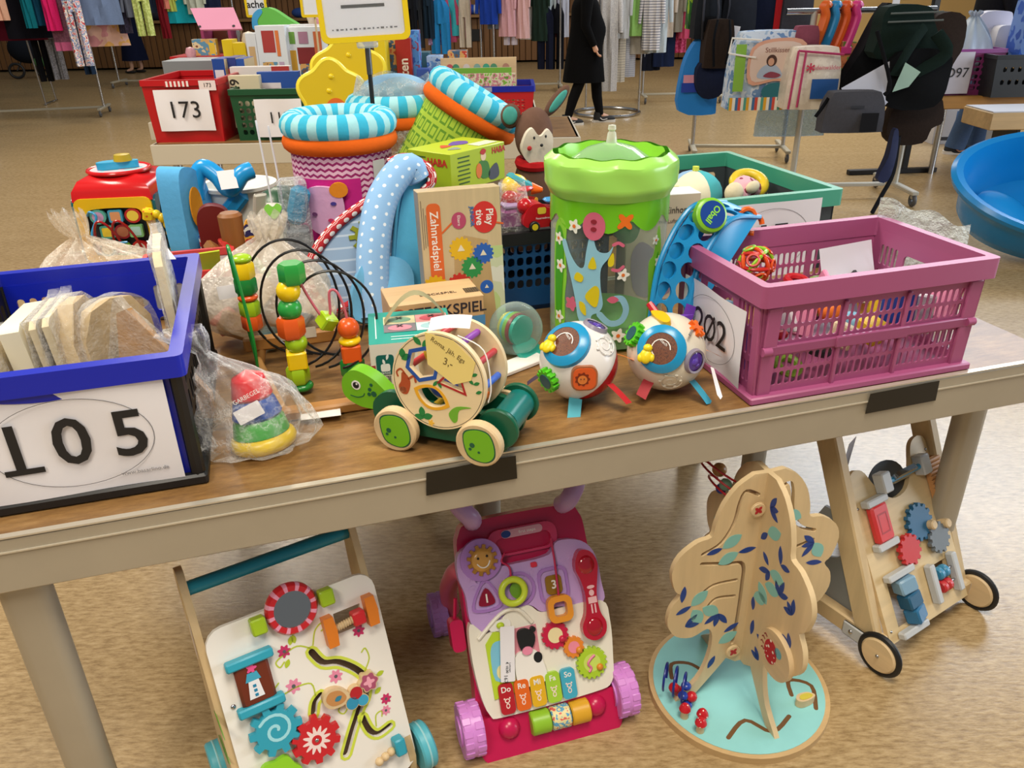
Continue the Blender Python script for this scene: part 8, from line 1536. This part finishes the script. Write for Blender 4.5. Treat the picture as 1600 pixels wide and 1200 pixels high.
o = M(FR(at(1352, 142, 5.62), (1, 0, -.45), (.25, .1, 1))).plate([(-.16, -.05), (.12, -.19), (.18, .0), (.05, .22)], 0, .003).build('paper_sheet', paper('#cfd0dc')); tag(o, 'white sheet tucked behind the grey waist bag', 'paper')
o = M(FR(at(1418, 118, 5.55), (1, 0, 0), (0, 0, 1))).plate([(-.08, -.1), (.02, -.07), (.08, .02), (-.03, .08)], 0, .003).build('paper_sheet', paper('#9ab8a8')); tag(o, 'pale green card tucked in the black carrier', 'paper')
o = M().box((0, 0, 0), (.05, .008, .05), .002).build('hook_tag', paper()); o.location = at(1400, 4, 6.1); tag(o, 'small white tag on top of the right rail', 'tag')
# second rail stand
t = thing('rail_stand', 'black metal stand foot behind the baby carriers', 'stand', on(1410, 270, 0), R(4)); 
M().box((-.1, 0, .02), (.78, .06, .04), .004).build('foot_bar', BLACK, t); M().box((0, 0, .7), (.05, .05, 1.36), .004).build('post', BLACK, t)
M().cyl((-.3, 0, 1.37), (.3, 0, 1.37), .016, n=10).build('top_bar', BLACK, t)
# rail base at mid right (behind backpacks)
rail('clothes rail on casters carrying the backpacks', 1150, 245, 1.0, R(-8), 1.45)
# ================================================================ right hand table
Yt = 6.9; tx0 = at(1465, 150, Yt).x; zt = at(1530, 150, Yt).z
t = thing('side_table', 'table with thick brown edge at the right holding crates', 'table', (tx0 + 1.0, Yt + .31, 0), 0)
M().box((0, 0, zt - .05), (2.0, .62, .1), .006).build('tabletop', wood('#b07f3c', .8, 0, .45), t)
for x in (-.9, .9):
    for y in (-.26, .26): M().cyl((x, y, 0), (x, y, zt - .1), .025, n=10).build('leg', METAL, t)
def rb_holes(W_, h): return slots_grid(-W_ * .4, W_ * .4, .04, h * .45, 6, 3, .012, .012) + slots_grid(-W_ * .4, W_ * .4, h * .52, h - .06, 6, 3, .012, .012)
xa = at(1475, 120, Yt).x; xb = at(1572, 120, Yt).x; hC = at(1530, 76, Yt + .1).z - zt
c = simple_crate('purple folding crate with paper sheet 097 on the brown edged table', (xa + xb) / 2, Yt + .3, xb - xa, .5, hC, plain('#7a2a5f', .45), rb_holes, plain('#8f3f86', .4), z=zt)
page(c, FR((-(xb - xa) * .28, -.27, hC * .5), (1, 0, 0), (0, 0, 1)), .24, hC * .9, 'O97', .105, paper('#c6c2cc'), oval=False)
xc = at(1536, 120, Yt).x
c = simple_crate('black slatted crate in front of the purple crate', xc + .3, Yt - .1 + .12, .6, .3, at(1570, 90, Yt - .1).z - zt + .02, plain('#1e2226', .5), lambda W_, h: slots_grid(-W_ * .4, W_ * .4, h * .3, h * .42, 8, 1, .03, .02) + slots_grid(-W_ * .4, W_ * .4, h * .6, h * .72, 8, 1, .03, .02), z=zt)
c.location.y = Yt - .0 + .02
tied_bag('plastic_bag', 'white plastic bag heaped in the purple crate 097', Vector((at(1508, 80, Yt + .3).x, Yt + .28, zt + .06)), .21, .17, at(1508, 26, Yt + .3).z - zt - .06, plain('#b4c2d2', .35, var=.12, bump=.4, scale=12), 31, (.02, .0), .04)
for lab, px0, px1, py0, py1, dY, hx in (('white plastic toilet seat behind the plastic bag', 1512, 1566, 18, 84, .5, '#d4cfd8'), ('white rounded plastic tub at the back of the purple crate', 1545, 1572, 40, 84, .38, '#d8d4d4')):
    pouch(lab, px0, px1, py0, py1, Yt + dY, .12, plain(hx, .35), name='plastic_tub', cat='tub', shape=[(-.4, 0), (.4, 0), (.5, .2), (.45, .85), (.3, 1), (-.3, 1), (-.5, .8), (-.5, .2)], bulge=.5)
pouch('bright blue plastic bag at the right image edge', 1578, 1640, -40, 92, Yt - .0 + .1, .2, print_noise(['#3a5fb8', '#6f90d0', '#2f50a8', '#8fa8d8'], 7, .3))
bx('white skateboard box on the floor behind the jeans', 1458, 1512, 168, 212, 8.3, .4, plain('#c9c8cc', .5), z=0, cat='box', name='carton_box', deco=d_rects([(.55, .55, .85, .9, '#3f6fa8'), (.62, .62, .8, .82, '#b8cf3a'), (.2, .1, .45, .2, '#2a2a2e'), (.7, .1, .95, .2, '#2a2a2e')]))
bx('grey cardboard box beside the skateboard box', 1514, 1550, 168, 216, 8.25, .4, plain('#8f8a84', .6), z=0, cat='box', name='carton_box')
t = thing('low_bench', 'low wooden bench with pale top at the right edge', 'bench', (at(1548, 190, 5.9).x + .38, 6.15, 0), 0); zb = at(1580, 178, 5.9).z
M().box((0.15, 0, zb - .06), (1.0, .4, .12), .006).build('seat', wood('#c9a878', .85, 0, .5), t); M().box((.15, 0, zb + .004), (.98, .38, .008)).build('seat_top', plain('#c4c4ca', .4), t)
for x in (-.1, .5): M().box((x, 0, (zb - .12) / 2), (.03, .3, zb - .12), .004).build('leg', DKMETAL, t)
# blue baby bath
t = thing('baby_bath', 'bright blue plastic baby bath lying on the floor at the right', 'baby bath', on(1640, 385, 0) + Vector((-.14, -.12, .19)), rot=(.55, 0, R(-8))); t.scale = (1.3, 1.4, 1.2); TB = plain('#0f86d0', .25)
def bath(a, c):
    th = 2 * PI * a; pr = [(1.0, .24), (1.06, .262), (1.1, .25), (1.08, .22)] ; rx, ry = .46, .29
    k = [(0, .02), (.55, .02), (.78, .035), (.9, .12), (.97, .22), (1.0, .262), (1.07, .27), (1.11, .255), (1.09, .225), (1.0, .2), (.9, .06), (.82, .0), (0, .0)]
    q = c * (len(k) - 1); i = min(int(q), len(k) - 2); f_ = q - i; r = k[i][0] * (1 - f_) + k[i + 1][0] * f_; z = k[i][1] * (1 - f_) + k[i + 1][1] * f_
    return (rx * r * math.cos(th) * (1 + .0 * math.cos(2 * th)), ry * r * math.sin(th) * (1 + .08 * math.cos(th)), z + .03 * r * max(0, -math.cos(th)) ** 2 * (z > .1))
M().grid(bath, 56, 36, cu=True).build('tub', TB, t); M(T3(-.2, 0, .05, 0, .35, 0)).sph((0, 0, 0), (.15, .13, .03), 22, 10).build('seat_bump', plain('#1f96dc', .22), t)
